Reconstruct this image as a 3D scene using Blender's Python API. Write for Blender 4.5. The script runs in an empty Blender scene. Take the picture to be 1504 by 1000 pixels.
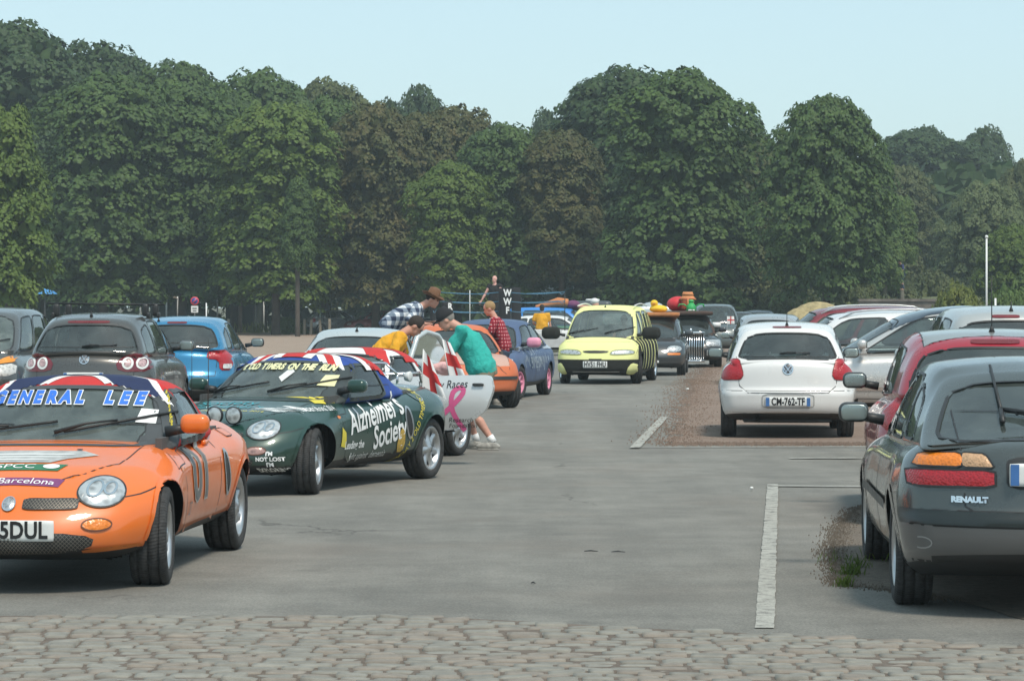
HAZE = .0006
import bpy, bmesh, math, random
import numpy as np
from mathutils import Vector, Matrix
from mathutils.bvhtree import BVHTree
random.seed(7); rng = np.random.default_rng(7)
PI = math.pi; R = math.radians
scene = bpy.context.scene
COL = scene.collection
FPX, EYE, HY, CX = 4000.0, 1.65, 450.0, 752.0      # focal length in photo pixels, eye height, horizon row, middle column

def G(px, py):
    "photo pixel of a ground point -> where it lies on the ground"
    d = FPX * EYE / (py - HY)
    return Vector(((px - CX) / FPX * d, d, 0))
def P(px, py, d):
    return Vector(((px - CX) / FPX * d, d, EYE - (py - HY) / FPX * d))

# ---------------------------------------------------------------- materials
MATS = {}
def nmat(name):
    m = bpy.data.materials.new(name); m.use_nodes = True
    nt = m.node_tree; b = nt.nodes['Principled BSDF']
    MATS[name] = m
    return m, nt, b
def hexc(r, g, b): return (r, g, b, 1)
def noise(nt, scale, detail=4, coord='Object', rough=.6, vec=None):
    tc = nt.nodes.new('ShaderNodeTexCoord'); n = nt.nodes.new('ShaderNodeTexNoise')
    n.inputs['Scale'].default_value = scale; n.inputs['Detail'].default_value = detail; n.inputs['Roughness'].default_value = rough
    nt.links.new(vec or tc.outputs[coord], n.inputs['Vector'])
    return n
def ramp(nt, src, stops):
    r = nt.nodes.new('ShaderNodeValToRGB'); e = r.color_ramp.elements
    e[0].position, e[0].color = stops[0][0], stops[0][1]
    e[1].position, e[1].color = stops[-1][0], stops[-1][1]
    for p, c in stops[1:-1]:
        k = e.new(p); k.color = c
    nt.links.new(src, r.inputs['Fac'])
    return r
def g4(v): return (v, v, v, 1)
def mixc(nt, fac, a, b, mode='MIX'):
    m = nt.nodes.new('ShaderNodeMix'); m.data_type = 'RGBA'; m.blend_type = mode
    for inp, v in ((m.inputs['Factor'], fac), (m.inputs[6], a), (m.inputs[7], b)):
        if hasattr(v, 'links') or hasattr(v, 'is_linked'): nt.links.new(v, inp)
        elif isinstance(v, (int, float)): inp.default_value = v
        else: inp.default_value = (*v[:3], 1)
    return m.outputs[2]
def bump(nt, b, h, strength, dist):
    n = nt.nodes.new('ShaderNodeBump'); n.inputs['Strength'].default_value = strength; n.inputs['Distance'].default_value = dist
    nt.links.new(h, n.inputs['Height']); nt.links.new(n.outputs[0], b.inputs['Normal'])
def plain(name, c, rough=.5, metal=0, coat=0, var=.12, scale=6, bmp=0, spec=.5):
    if name in MATS: return MATS[name]
    m, nt, b = nmat(name)
    n = noise(nt, scale, 5)
    lo = tuple(x * (1 - var) for x in c); hi = tuple(min(1, x * (1 + var)) for x in c)
    r = ramp(nt, n.outputs['Fac'], [(.3, (*lo, 1)), (.7, (*hi, 1))])
    nt.links.new(r.outputs[0], b.inputs['Base Color'])
    rr = ramp(nt, n.outputs['Fac'], [(.3, g4(max(0, rough - .06))), (.7, g4(min(1, rough + .06)))])
    nt.links.new(rr.outputs[0], b.inputs['Roughness'])
    b.inputs['Metallic'].default_value = metal; b.inputs['Coat Weight'].default_value = coat
    b.inputs['Coat Roughness'].default_value = .06; b.inputs['Specular IOR Level'].default_value = spec
    if bmp: bump(nt, b, noise(nt, scale * 8, 3).outputs['Fac'], bmp, .01)
    return m
def paint(name, c, metal=0., rough=.38, coat=.7):
    "car paint under road dust: the dust lies thicker low down on the panels"
    if name in MATS: return MATS[name]
    m, nt, b = nmat(name)
    n = noise(nt, 3.5, 6)
    tc = nt.nodes.new('ShaderNodeTexCoord'); sp = nt.nodes.new('ShaderNodeSeparateXYZ'); nt.links.new(tc.outputs['Object'], sp.inputs[0])
    mr = nt.nodes.new('ShaderNodeMapRange'); mr.inputs[1].default_value = .15; mr.inputs[2].default_value = .55; mr.inputs[3].default_value = .42; mr.inputs[4].default_value = .03
    nt.links.new(sp.outputs['Z'], mr.inputs[0])
    mu = nt.nodes.new('ShaderNodeMath'); mu.operation = 'MULTIPLY'; nt.links.new(mr.outputs[0], mu.inputs[0]); nt.links.new(n.outputs['Fac'], mu.inputs[1])
    nt.links.new(mixc(nt, mu.outputs[0], c, (.19, .17, .14)), b.inputs['Base Color'])
    r = ramp(nt, n.outputs['Fac'], [(.3, g4(rough - .08)), (.75, g4(rough + .1))])
    nt.links.new(r.outputs[0], b.inputs['Roughness'])
    b.inputs['Metallic'].default_value = metal; b.inputs['Coat Weight'].default_value = coat; b.inputs['Coat Roughness'].default_value = .05
    return m
def glass(name, tint=(.62, .70, .68), dust=.10, gl=1.0):
    if name in MATS: return MATS[name]
    m, nt, b = nmat(name); nt.nodes.remove(b); out = nt.nodes['Material Output']
    tr = nt.nodes.new('ShaderNodeBsdfTransparent'); tr.inputs[0].default_value = (*tint, 1)
    gs = nt.nodes.new('ShaderNodeBsdfGlossy'); gs.inputs['Roughness'].default_value = .03; gs.inputs[0].default_value = (gl, gl, gl, 1)
    df = nt.nodes.new('ShaderNodeBsdfDiffuse'); df.inputs[0].default_value = (.30, .36, .34, 1)
    fr = nt.nodes.new('ShaderNodeFresnel'); fr.inputs[0].default_value = 1.85
    m1 = nt.nodes.new('ShaderNodeMixShader'); m2 = nt.nodes.new('ShaderNodeMixShader')
    nt.links.new(fr.outputs[0], m1.inputs[0]); nt.links.new(tr.outputs[0], m1.inputs[1]); nt.links.new(gs.outputs[0], m1.inputs[2])
    n = noise(nt, 4, 6); rr = ramp(nt, n.outputs['Fac'], [(.35, g4(dust * .5)), (.75, g4(dust * 1.5))])
    nt.links.new(rr.outputs[0], m2.inputs[0]); nt.links.new(m1.outputs[0], m2.inputs[1]); nt.links.new(df.outputs[0], m2.inputs[2])
    nt.links.new(m2.outputs[0], out.inputs[0])
    return m
def lens(name, c, metal=.0, scale=26, lo=.45):
    "lamp glass with moulded facets behind it"
    if name in MATS: return MATS[name]
    m, nt, b = nmat(name)
    tc = nt.nodes.new('ShaderNodeTexCoord'); v = nt.nodes.new('ShaderNodeTexVoronoi'); v.inputs['Scale'].default_value = scale
    nt.links.new(tc.outputs['Object'], v.inputs['Vector'])
    r = ramp(nt, v.outputs['Distance'], [(.05, (*[x * lo for x in c], 1)), (.6, (*c, 1))])
    nt.links.new(r.outputs[0], b.inputs['Base Color'])
    bump(nt, b, v.outputs['Distance'], .35, .01)
    b.inputs['Metallic'].default_value = metal; b.inputs['Roughness'].default_value = .3; b.inputs['Coat Weight'].default_value = .35; b.inputs['Coat Roughness'].default_value = .05
    return m
BLACK = plain('black_plastic', (.022, .023, .024), .5)
TRIM = plain('dark_trim', (.035, .037, .038), .42)
RUBBER = plain('rubber', (.030, .030, .030), .8, var=.3, scale=18)
INNER = plain('cabin_lining', (.085, .088, .088), .85)
SEAT = plain('seat_cloth', (.10, .105, .115), .95, bmp=.2)
GLASS = glass('car_glass')
GLASSD = glass('tinted_glass', (.52, .60, .58), .12)
CHROME = plain('chrome', (.75, .76, .77), .14, 1)
ALLOY = plain('alloy', (.52, .53, .54), .32, .85)
STEEL = plain('brake_steel', (.16, .15, .14), .45, .8)
HEAD = lens('headlamp_glass', (.60, .62, .62), .5, 20, .38)
AMBER = lens('amber_glass', (.85, .30, .02), 0, 60, .8); REDL = lens('red_glass', (.42, .012, .02), 0, 60, .8); CLEARL = lens('clear_glass', (.72, .70, .68), .2, 40)
ORANGEL = lens('orange_glass', (.80, .22, .02), 0, 60, .8)
WHITE = plain('white_vinyl', (.82, .83, .82), .5, var=.04); YELLOWV = plain('yellow_vinyl', (.72, .60, .06), .5, var=.05)
PLATEW = plain('plate_white', (.72, .73, .71), .45, var=.04); PLATEB = plain('plate_blue', (.05, .15, .38), .45)
INK = plain('plate_ink', (.015, .015, .016), .5); MIRRORG = plain('mirror_glass', (.30, .35, .34), .25, .6, var=.02)
SKIN = plain('skin', (.58, .30, .22), .55, var=.1, scale=12)

# ---------------------------------------------------------------- objects
def link(o, parent=None):
    COL.objects.link(o)
    if parent is not None: o.parent = parent
    return o
def tag(o, label=None, cat=None, group=None, kind=None):
    for k, v in (('label', label), ('category', cat), ('group', group), ('kind', kind)):
        if v: o[k] = v
    return o
def empty(name, loc=(0, 0, 0), rz=0., parent=None):
    o = bpy.data.objects.new(name, None); o.empty_display_size = .2
    o.location = loc; o.rotation_euler = (0, 0, rz)
    return link(o, parent)
def thing(name, label, cat, loc=(0, 0, 0), rz=0., group=None):
    return tag(empty(name, loc, rz), label, cat, group)
def mesh(name, v, f, mats, parent=None, smooth=True, mi=None, nrm=None):
    me = bpy.data.meshes.new(name)
    me.from_pydata([tuple(map(float, p)) for p in v], [], [tuple(map(int, q)) for q in f])
    for m in (mats if isinstance(mats, (list, tuple)) else [mats]): me.materials.append(m)
    if smooth: me.polygons.foreach_set('use_smooth', [True] * len(me.polygons))
    if mi is not None: me.polygons.foreach_set('material_index', [int(i) for i in mi])
    if nrm is not None and len(nrm) == len(me.vertices):
        try: me.normals_split_custom_set_from_vertices([tuple(map(float, n)) for n in nrm])
        except Exception: pass
    me.update()
    return link(bpy.data.objects.new(name, me), parent)
class MB:
    "collects shapes that become one mesh object"
    def __init__(s): s.v = []; s.f = []; s.m = []
    def add(s, v, f, m=0):
        o = len(s.v); s.v += [tuple(p) for p in v]; s.f += [tuple(i + o for i in q) for q in f]; s.m += [m] * len(f); return s
    def box(s, c, d, m=0, r=0, rot=None, n=None):
        if r: v, f = rbox((d[0] / 2, d[1] / 2, d[2] / 2), (min(r, d[0] / 2), min(r, d[1] / 2), min(r, d[2] / 2)), n or (5, 5, 5))
        else: v, f = boxvf(d)
        v = np.array(v)
        if rot is not None: v = v @ np.array(rot.to_3x3()).T
        return s.add(v + np.array(c), f, m)
    def tube(s, pts, r, m=0, n=8, cap=True, closed=False):
        v, f = tubevf(pts, r, n, cap, closed); return s.add(v, f, m)
    def lathe(s, prof, m=0, n=24, axis='Y', c=(0, 0, 0)):
        v, f = lathevf(prof, n, axis); return s.add(np.array(v) + np.array(c), f, m)
    def sph(s, c, r, m=0, n=12, sq=1):
        r = (r, r, r) if isinstance(r, (int, float)) else r
        prof = [(math.sin(PI * i / n), -math.cos(PI * i / n)) for i in range(n + 1)]
        v, f = lathevf([(max(a, 1e-4), b) for a, b in prof], n * 2, 'Z')
        return s.add(np.array(v) * np.array(r) + np.array(c), f, m)
    def build(s, name, mats, parent=None, smooth=True):
        return mesh(name, s.v, s.f, mats, parent, smooth, s.m)
def boxvf(d):
    x, y, z = d[0] / 2, d[1] / 2, d[2] / 2
    v = [(-x, -y, -z), (x, -y, -z), (x, y, -z), (-x, y, -z), (-x, -y, z), (x, -y, z), (x, y, z), (-x, y, z)]
    return v, [(3, 2, 1, 0), (4, 5, 6, 7), (0, 1, 5, 4), (1, 2, 6, 5), (2, 3, 7, 6), (3, 0, 4, 7)]
def tubevf(pts, r, n=8, cap=True, closed=False):
    pts = [Vector(p) for p in pts]; k = len(pts); rs = r if isinstance(r, (list, tuple)) else [r] * k
    v = []; f = []; up = Vector((.12, .07, 1)).normalized()
    for i, p in enumerate(pts):
        a = pts[(i - 1) % k] if (i > 0 or closed) else p; b = pts[(i + 1) % k] if (i < k - 1 or closed) else p
        t = (b - a).normalized(); x = t.cross(up)
        if x.length < .05: x = t.cross(Vector((1, 0, 0)))
        x.normalize(); y = t.cross(x)
        for j in range(n):
            w = 2 * PI * j / n; v.append(tuple(p + (x * math.cos(w) + y * math.sin(w)) * rs[i]))
    for i in range(k if closed else k - 1):
        for j in range(n):
            i2 = (i + 1) % k; f.append((i * n + j, i2 * n + j, i2 * n + (j + 1) % n, i * n + (j + 1) % n))
    if cap and not closed: f += [tuple(range(n)), tuple(reversed(range((k - 1) * n, k * n)))]
    return v, f
def lathevf(prof, n=24, axis='Y'):
    v = []; f = []
    for r, h in prof:
        for j in range(n):
            w = 2 * PI * j / n; a, b = r * math.cos(w), r * math.sin(w)
            v.append((a, h, b) if axis == 'Y' else ((a, b, h) if axis == 'Z' else (h, a, b)))
    for i in range(len(prof) - 1):
        for j in range(n): f.append((i * n + j, (i + 1) * n + j, (i + 1) * n + (j + 1) % n, i * n + (j + 1) % n))
    return v, f
def gridbox(n):
    nx, ny, nz = n; ids = {}; P_ = []; F = []
    def vid(i, j, k):
        t = (i, j, k)
        if t not in ids: ids[t] = len(P_); P_.append((2 * i / nx - 1, 2 * j / ny - 1, 2 * k / nz - 1))
        return ids[t]
    for j in range(ny):
        for k in range(nz):
            F.append((vid(nx, j, k), vid(nx, j + 1, k), vid(nx, j + 1, k + 1), vid(nx, j, k + 1)))
            F.append((vid(0, j, k), vid(0, j, k + 1), vid(0, j + 1, k + 1), vid(0, j + 1, k)))
    for i in range(nx):
        for k in range(nz):
            F.append((vid(i, 0, k), vid(i + 1, 0, k), vid(i + 1, 0, k + 1), vid(i, 0, k + 1)))
            F.append((vid(i, ny, k), vid(i, ny, k + 1), vid(i + 1, ny, k + 1), vid(i + 1, ny, k)))
    for i in range(nx):
        for j in range(ny):
            F.append((vid(i, j, 0), vid(i, j + 1, 0), vid(i + 1, j + 1, 0), vid(i + 1, j, 0)))
            F.append((vid(i, j, nz), vid(i + 1, j, nz), vid(i + 1, j + 1, nz), vid(i, j + 1, nz)))
    return np.array(P_), F
def rbox(A, r, n):
    p, F = gridbox(n); A = np.array(A, float); r = np.maximum(np.minimum(np.array(r, float), A), 1e-5)
    q = p * A; inn = np.clip(q, -(A - r), A - r); d = (q - inn) / r
    l = np.linalg.norm(d, axis=1, keepdims=True); l[l == 0] = 1
    m = np.max(np.abs(d), axis=1, keepdims=True)
    return inn + d / l * np.where(m > 0, m, 1) * r if False else inn + d / l * r, F
def keys(ks, n=160):
    ks = sorted(ks); xs = np.array([k[0] for k in ks], float); ys = np.array([k[1] for k in ks], float)
    if len(xs) < 3: return xs, ys
    s = np.diff(ys) / np.diff(xs); t = np.zeros(len(xs)); t[0], t[-1] = s[0], s[-1]
    for i in range(1, len(xs) - 1): t[i] = 0 if s[i - 1] * s[i] <= 0 else 2 * s[i - 1] * s[i] / (s[i - 1] + s[i])
    X = np.linspace(xs[0], xs[-1], n); i = np.clip(np.searchsorted(xs, X) - 1, 0, len(xs) - 2)
    h = xs[i + 1] - xs[i]; u = (X - xs[i]) / h
    Y = (2 * u**3 - 3 * u**2 + 1) * ys[i] + (u**3 - 2 * u**2 + u) * h * t[i] + (-2 * u**3 + 3 * u**2) * ys[i + 1] + (u**3 - u**2) * h * t[i + 1]
    return X, Y
def ev(k, x): return np.interp(x, k[0], k[1])
def sst(a, b, x): t = np.clip((x - a) / (b - a), 0, 1); return t * t * (3 - 2 * t)
def vnormals(v, F):
    v = np.asarray(v); n = np.zeros_like(v); q = np.array(F)
    c = np.cross(v[q[:, 2]] - v[q[:, 0]], v[q[:, 3]] - v[q[:, 1]])
    for k in range(4): np.add.at(n, q[:, k], c)
    l = np.linalg.norm(n, axis=1, keepdims=True); l[l == 0] = 1
    fl = np.linalg.norm(c, axis=1, keepdims=True); fl[fl == 0] = 1
    return n / l, c / fl
def inpoly(pts, poly):
    x, y = pts[:, 0], pts[:, 1]; ins = np.zeros(len(pts), bool); n = len(poly)
    for i in range(n):
        x1, y1 = poly[i]; x2, y2 = poly[(i + 1) % n]
        if y1 == y2: continue
        c = ((y1 > y) != (y2 > y)) & (x < (x2 - x1) * (y - y1) / (y2 - y1) + x1)
        ins ^= c
    return ins
def nearpoly(p, poly):
    a = np.array(poly); b = np.roll(a, -1, 0); d = b - a; L = (d**2).sum(1); L[L == 0] = 1
    t = np.clip(((p - a) * d).sum(1) / L, 0, 1); q = a + d * t[:, None]; k = ((q - p)**2).sum(1).argmin()
    return q[k]
def chaikin(poly, k=2, w=.22):
    for _ in range(k):
        o = []
        for i in range(len(poly)):
            a = np.array(poly[i]); b = np.array(poly[(i + 1) % len(poly)]); o += [a + (b - a) * w, b - (b - a) * w]
        poly = o
    return [tuple(p) for p in poly]
def dens(poly, step=.05, closed=True):
    o = []; n = len(poly)
    for i in range(n if closed else n - 1):
        a = np.array(poly[i], float); b = np.array(poly[(i + 1) % n], float); k = max(1, int(np.linalg.norm(b - a) / step))
        o += [tuple(a + (b - a) * j / k) for j in range(k)]
    if not closed: o.append(tuple(poly[-1]))
    return o
def ellipse(cx, cy, rx, ry, n=28, rot=0):
    o = []
    for i in range(n):
        t = 2 * PI * i / n; x, y = rx * math.cos(t), ry * math.sin(t)
        o.append((cx + x * math.cos(rot) - y * math.sin(rot), cy + x * math.sin(rot) + y * math.cos(rot)))
    return o
def rrect(cx, cy, w, h, r=.02): return chaikin([(cx - w / 2, cy - h / 2), (cx + w / 2, cy - h / 2), (cx + w / 2, cy + h / 2), (cx - w / 2, cy + h / 2)], 2, .12)
def textvf(s, size=1., bold=.0, align='CENTER', spacing=1., shear=0.):
    cu = bpy.data.curves.new('t', 'FONT'); cu.body = s; cu.size = size; cu.offset = bold; cu.align_x = align; cu.align_y = 'CENTER'
    cu.space_character = spacing; cu.shear = shear; cu.resolution_u = 3
    o = bpy.data.objects.new('t', cu); COL.objects.link(o)
    me = bpy.data.meshes.new_from_object(o.evaluated_get(bpy.context.evaluated_depsgraph_get()))
    v = np.array([x.co[:] for x in me.vertices])[:, :2] if len(me.vertices) else np.zeros((0, 2)); f = [tuple(p.vertices) for p in me.polygons]
    bpy.data.objects.remove(o); bpy.data.curves.remove(cu); bpy.data.meshes.remove(me)
    return v, f
# ---------------------------------------------------------------- cars
class Car:
    """Local axes: x forward, y to the car's left, z up; origin on the ground midway between the axles."""
    PR = {'L': (Vector((0, 6, 0)), Vector((0, -1, 0))), 'R': (Vector((0, -6, 0)), Vector((0, 1, 0))), 'F': (Vector((6, 0, 0)), Vector((-1, 0, 0))),
          'B': (Vector((-6, 0, 0)), Vector((1, 0, 0))), 'T': (Vector((0, 0, 6)), Vector((0, 0, -1)))}
    AX = {'L': (0, 2), 'R': (0, 2), 'F': (1, 2), 'B': (1, 2), 'T': (0, 1)}
    def __init__(s, label, cat, loc, heading, sp, group=None, name='parked_car', cell=.035):
        s.root = thing(name, label, cat, loc, R(heading), group); s.sp = sp; s.cell = cell; s.regs = []
        g = lambda k, d: sp.get(k, d)
        s.wb = sp['wb']; s.xF = s.wb / 2 + sp['fo']; s.xB = -s.wb / 2 - sp['ro']; s.W = sp['W']; s.H = sp['H']
        s.zt = keys(sp['zt']); s.zb = keys(g('zb', [(s.xF, .22), (s.wb / 2, .2), (-s.wb / 2, .2), (s.xB, .27)]))
        s.offF = keys(g('offF', [(0, -.08), (.2, 0), (.45, 0), (.7, -.05), (1, -.16)])); s.offB = keys(g('offB', [(0, -.08), (.2, 0), (.5, 0), (.6, -.03), (1, -.10)]))
        s.bowF, s.bowB = g('bowF', .25), g('bowB', .12)
        s.wp = keys(g('wp', [(s.xF, .90), (s.xF - .6, .985), (0, 1), (s.xB + .6, .99), (s.xB, .93)]))
        s.ws = keys(g('ws', [(0, .93), (.2, .975), (.5, 1), (.8, .975), (1, .93)]))
        s.wr = g('wr', .3); s.track = g('track', s.W - .11)
        s.cab = sp['cab']; c = s.cab; s.roof = keys(c['roof']); s.cpf = c.get('pf', 1.); s.cpb = c.get('pb', 1.)
        s.mats = sp['mats']
    def low(s, a, b, c):
        u = (s.xF + s.xB) / 2 + a * (s.xF - s.xB) / 2
        sf = sst(.5, 1, a); sb = sst(.5, 1, -a); ab = np.abs(b)
        x = u + sf * (ev(s.offF, c) - s.bowF * ab**2.3) - sb * (ev(s.offB, c) - s.bowB * ab**2.3)
        w = s.W * ev(s.wp, x) * ev(s.ws, c)
        y = b * w
        fl = s.sp.get('flare', .025)
        for xw in (s.wb / 2, -s.wb / 2): y = y + np.sign(b) * ab**6 * fl * np.exp(-((x - xw) / .36)**2) * np.exp(-((c - .5) / .4)**2)
        zb = ev(s.zb, x); z = zb + c * (ev(s.zt, x) - zb) - s.sp.get('crown', .05) * ab**2.5 * sst(.5, 1, c)
        cr = s.sp.get('crease')
        if cr: y = y + np.sign(b) * ab**4 * cr[1] * np.exp(-((z - cr[0]) / .03)**2)
        return np.stack([x, y, z], -1)
    def cabm(s, a, b, c):
        k = s.cab; xf = k['xf'][0] + (k['xf'][1] - k['xf'][0]) * c**s.cpf; xb = k['xb'][0] + (k['xb'][1] - k['xb'][0]) * c**s.cpb
        x = xb + (xf - xb) * (a + 1) / 2
        bw = k.get('bow', (.14, .06)); ab = np.abs(b)
        x = x - bw[0] * ab**2 * sst(.4, 1, a) + bw[1] * ab**2 * sst(.4, 1, -a)
        w0, w1 = k['w']; tp = k.get('taper', (.04, .05))
        w = w0 + (w1 - w0) * c + .03 * 4 * c * (1 - c) - tp[0] * sst(.2, 1, a) - tp[1] * sst(.2, 1, -a)
        z0 = ev(s.zt, x) - .06 - s.sp.get('crown', .05) * ab**2.5 * .6
        z = z0 + c * (ev(s.roof, a) - z0) - k.get('crown', .035) * ab**2.5 * c
        return np.stack([x, b * w, z], -1)
    def reg(s, name, proj, poly, mat, lift=0., hole=False, label=None, mirror=None, nmin=.35, shell='both', seal=.0):
        """a stretch of the skin that becomes a part of its own; mirror: also on the other side ('R' for 'L', or y -> -y)"""
        s.regs.append(dict(name=name, proj=proj, poly=dens(poly, .06), mat=mat, lift=lift, hole=hole, label=label, nmin=nmin, shell=shell, seal=seal))
        if mirror:
            if proj == 'L': s.regs.append(dict(s.regs[-1], proj='R', label=None if label is None else label))
            else: s.regs.append(dict(s.regs[-1], poly=[(-p[0], p[1]) if proj in 'FB' else (p[0], -p[1]) for p in s.regs[-1]['poly']]))
    def mapc(s, pts, ab='ac', a=1, b=1):
        "window outlines given in the cabin's own coordinates"
        o = []
        for p in dens(pts, .08):
            if ab == 'ac': q = s.cabm(np.array(p[0]), np.array(.97), np.array(p[1])); o.append((float(q[0]), float(q[2])))
            else: q = s.cabm(np.array(a * .98), np.array(p[0]), np.array(p[1])); o.append((float(q[1]), float(q[2])))
        return o
    def windows(s, side, front=(.90, .10, .93), back=(.88, .12, .90), glassf=None, glassb=None, glasss=None, seal=.022, cb=.12, ct=.88):
        gf, gb, gs = glassf or GLASS, glassb or GLASSD, glasss or GLASS
        ck = lambda P_: chaikin(P_, 2, .12)
        if front: b_, c0, c1 = front; s.reg('windscreen', 'F', s.mapc(ck([(-b_, c0), (b_, c0), (b_ * .97, c1), (-b_ * .97, c1)]), 'bc', 1), gf, -.004, True, nmin=.12, shell='cab', seal=seal)
        if back: b_, c0, c1 = back; s.reg('rear_window', 'B', s.mapc(ck([(-b_, c0), (b_, c0), (b_ * .97, c1), (-b_ * .97, c1)]), 'bc', -1), gb, -.004, True, nmin=.12, shell='cab', seal=seal)
        for w in side:
            (a0, a1) = w[:2]; lo = w[2] if len(w) > 2 else cb; hi0 = w[3] if len(w) > 3 else ct; hi1 = w[4] if len(w) > 4 else hi0
            s.reg('side_window', 'L', s.mapc(ck([(a0, lo), (a1, lo), (a1, hi1), (a0, hi0)])), gs, -.004, True, nmin=.3, shell='cab', seal=seal * .8, mirror=True)
    def build(s):
        sp = s.sp; ce = s.cell; M = s.mats; k = s.cab; root = s.root
        L = s.xF - s.xB; hh = s.H * .3
        n1 = (max(8, int(L / ce)), max(6, int(1.5 * s.W / ce)), max(6, int(.62 / ce)))
        q, F1 = rbox((L / 2, s.W, .33), sp.get('r', (.28, .16, .12)), n1)
        v1 = s.low(q[:, 0] / (L / 2), q[:, 1] / s.W, (q[:, 2] / .33 + 1) / 2)
        La = (k['xf'][0] - k['xb'][0]); n2 = (max(8, int(La / ce)), max(6, int(1.8 * k['w'][0] / ce)), max(6, int(.6 / ce)))
        q, F2 = rbox((La / 2, k['w'][0], .28), k.get('r', (.16, .12, .09)), n2)
        v2 = s.cabm(q[:, 0] / (La / 2), q[:, 1] / k['w'][0], np.clip((q[:, 2] / .28 + 1) / 2, 0, 1))
        s.shells = []
        bv = []; bf = []
        for nm, v, F in (('low', v1, F1), ('cab', v2, F2)):
            vn, fn = vnormals(v, F); Fa = np.array(F); fc = v[Fa].mean(1)
            rid = np.full(len(F), -1)
            kx = fc[:, 0]
            if nm == 'cab':
                inside = fc[:, 2] < ev(s.zt, kx) - .05 - sp.get('crown', .05)
                rid[inside] = -2
            else:
                aa = np.concatenate([np.linspace(-1, 1, 20), np.ones(8), np.linspace(1, -1, 20), -np.ones(8)]); bb = np.concatenate([np.ones(20), np.linspace(1, -1, 8), -np.ones(20), np.linspace(-1, 1, 8)])
                fp = s.cabm(aa, bb, np.full(len(aa), .05))[:, :2]; cf = np.array([(fp[:, 0].max() + fp[:, 0].min()) / 2, 0]); hx = (fp[:, 0].max() - fp[:, 0].min()) / 2
                fp = cf + (fp - cf) * np.array([1 - .16 / hx, 1 - .10 / k['w'][0]])
                z_ = (fn[:, 2] > .3) & inpoly(fc[:, :2], [tuple(q) for q in fp])
                rid[z_] = -2
                for xw in (s.wb / 2, -s.wb / 2):
                    R_ = s.wr + sp.get('gap', .035)
                    d_ = np.hypot(kx - xw, fc[:, 2] - s.wr); z_ = (d_ < R_) & (np.abs(fc[:, 1]) > s.W - .30); rid[z_] = -3
                rid[(rid == -1) & (fn[:, 2] < -.6)] = -4
            for i, r_ in enumerate(s.regs):
                if r_['shell'] not in ('both', nm): continue
                ax = s.AX[r_['proj']]; sg = {'L': fn[:, 1], 'R': -fn[:, 1], 'F': fn[:, 0], 'B': -fn[:, 0], 'T': fn[:, 2]}[r_['proj']]
                z_ = (rid == -1) & (sg > r_['nmin']) & inpoly(fc[:, ax], r_['poly']); rid[z_] = i
            # snap the border vertices on to the outlines
            vr = [set() for _ in range(len(v))]
            for fi, q_ in enumerate(F):
                for t in q_: vr[t].add(int(rid[fi]))
            vs = v.copy()
            for vi, st in enumerate(vr):
                if len(st) < 2: continue
                if -3 in st:
                    xw = s.wb / 2 if v[vi, 0] > 0 else -s.wb / 2
                    d = np.array([v[vi, 0] - xw, v[vi, 2] - s.wr]); l = np.linalg.norm(d); R_ = s.wr + sp.get('gap', .035)
                    if abs(l - R_) < ce * 1.3: d = d / l * R_; vs[vi, 0] = xw + d[0]; vs[vi, 2] = s.wr + d[1]
                    continue
                ii = [t for t in st if t >= 0]
                if not ii: continue
                r_ = s.regs[min(ii)]; ax = s.AX[r_['proj']]; pt = v[vi, list(ax)]; nq = nearpoly(pt, r_['poly'])
                if np.linalg.norm(nq - pt) < ce * 1.1: vs[vi, ax[0]], vs[vi, ax[1]] = nq
            s.shells.append((nm, vs, F, vn, rid)); o = len(bv)
            bv += [tuple(p) for p in vs]; bf += [tuple(t + o for t in q_) for q_, r0 in zip(F, rid) if r0 not in (-2, -3)]
        s.bvh = BVHTree.FromPolygons(bv, bf)
        # emit the parts
        def take(ids, name, mat, lift, label=None, parent=None, inner=False):
            V = []; FF = []; N = []
            for nm, vs, F, vn, rid in s.shells:
                mp = {}
                for q_, r0 in zip(F, rid):
                    if (nm, int(r0)) not in ids: continue
                    w = []
                    for t in q_:
                        if t not in mp: mp[t] = len(V); V.append(vs[t] + vn[t] * lift); N.append(vn[t] * (-1 if inner else 1))
                        w.append(mp[t])
                    FF.append(tuple(reversed(w)) if inner else tuple(w))
            if not FF: return None
            o = mesh(name, V, FF, mat, parent or root, nrm=N)
            if label: o['label'] = label
            return o
        s.body = take({('low', -1)}, 'body', M['body'], 0)
        take({('low', -4)}, 'underside', BLACK, 0)
        s.roofo = take({('cab', -1)}, sp.get('roofname', 'roof'), M.get('roof', M['body']), 0)
        take({('cab', -1)}, 'roof_lining', INNER, -.03, inner=True)
        s.parts = {}
        for i, r_ in enumerate(s.regs):
            sh = [x for x in ('low', 'cab') if r_['shell'] in ('both', x)]
            o = take({(x, i) for x in sh}, r_['name'], r_['mat'], r_['lift'], r_['label'])
            if o: s.parts.setdefault(r_['name'], []).append(o)
        # strips: rubber seals round the glass, gaps round the doors
        sm = MB(); gm = MB()
        for r_ in s.regs:
            pl = dens(r_['poly'], .04)
            if r_['seal']: s.ribbon(sm, pl, r_['proj'], r_['seal'], .004)
            elif not r_['hole']: s.ribbon(gm, pl, r_['proj'], .009, .0015)
        if sm.v: sm.build('window_seal', M.get('seal', BLACK), root)
        if gm.v: gm.build('panel_gap', BLACK, root)
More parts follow.
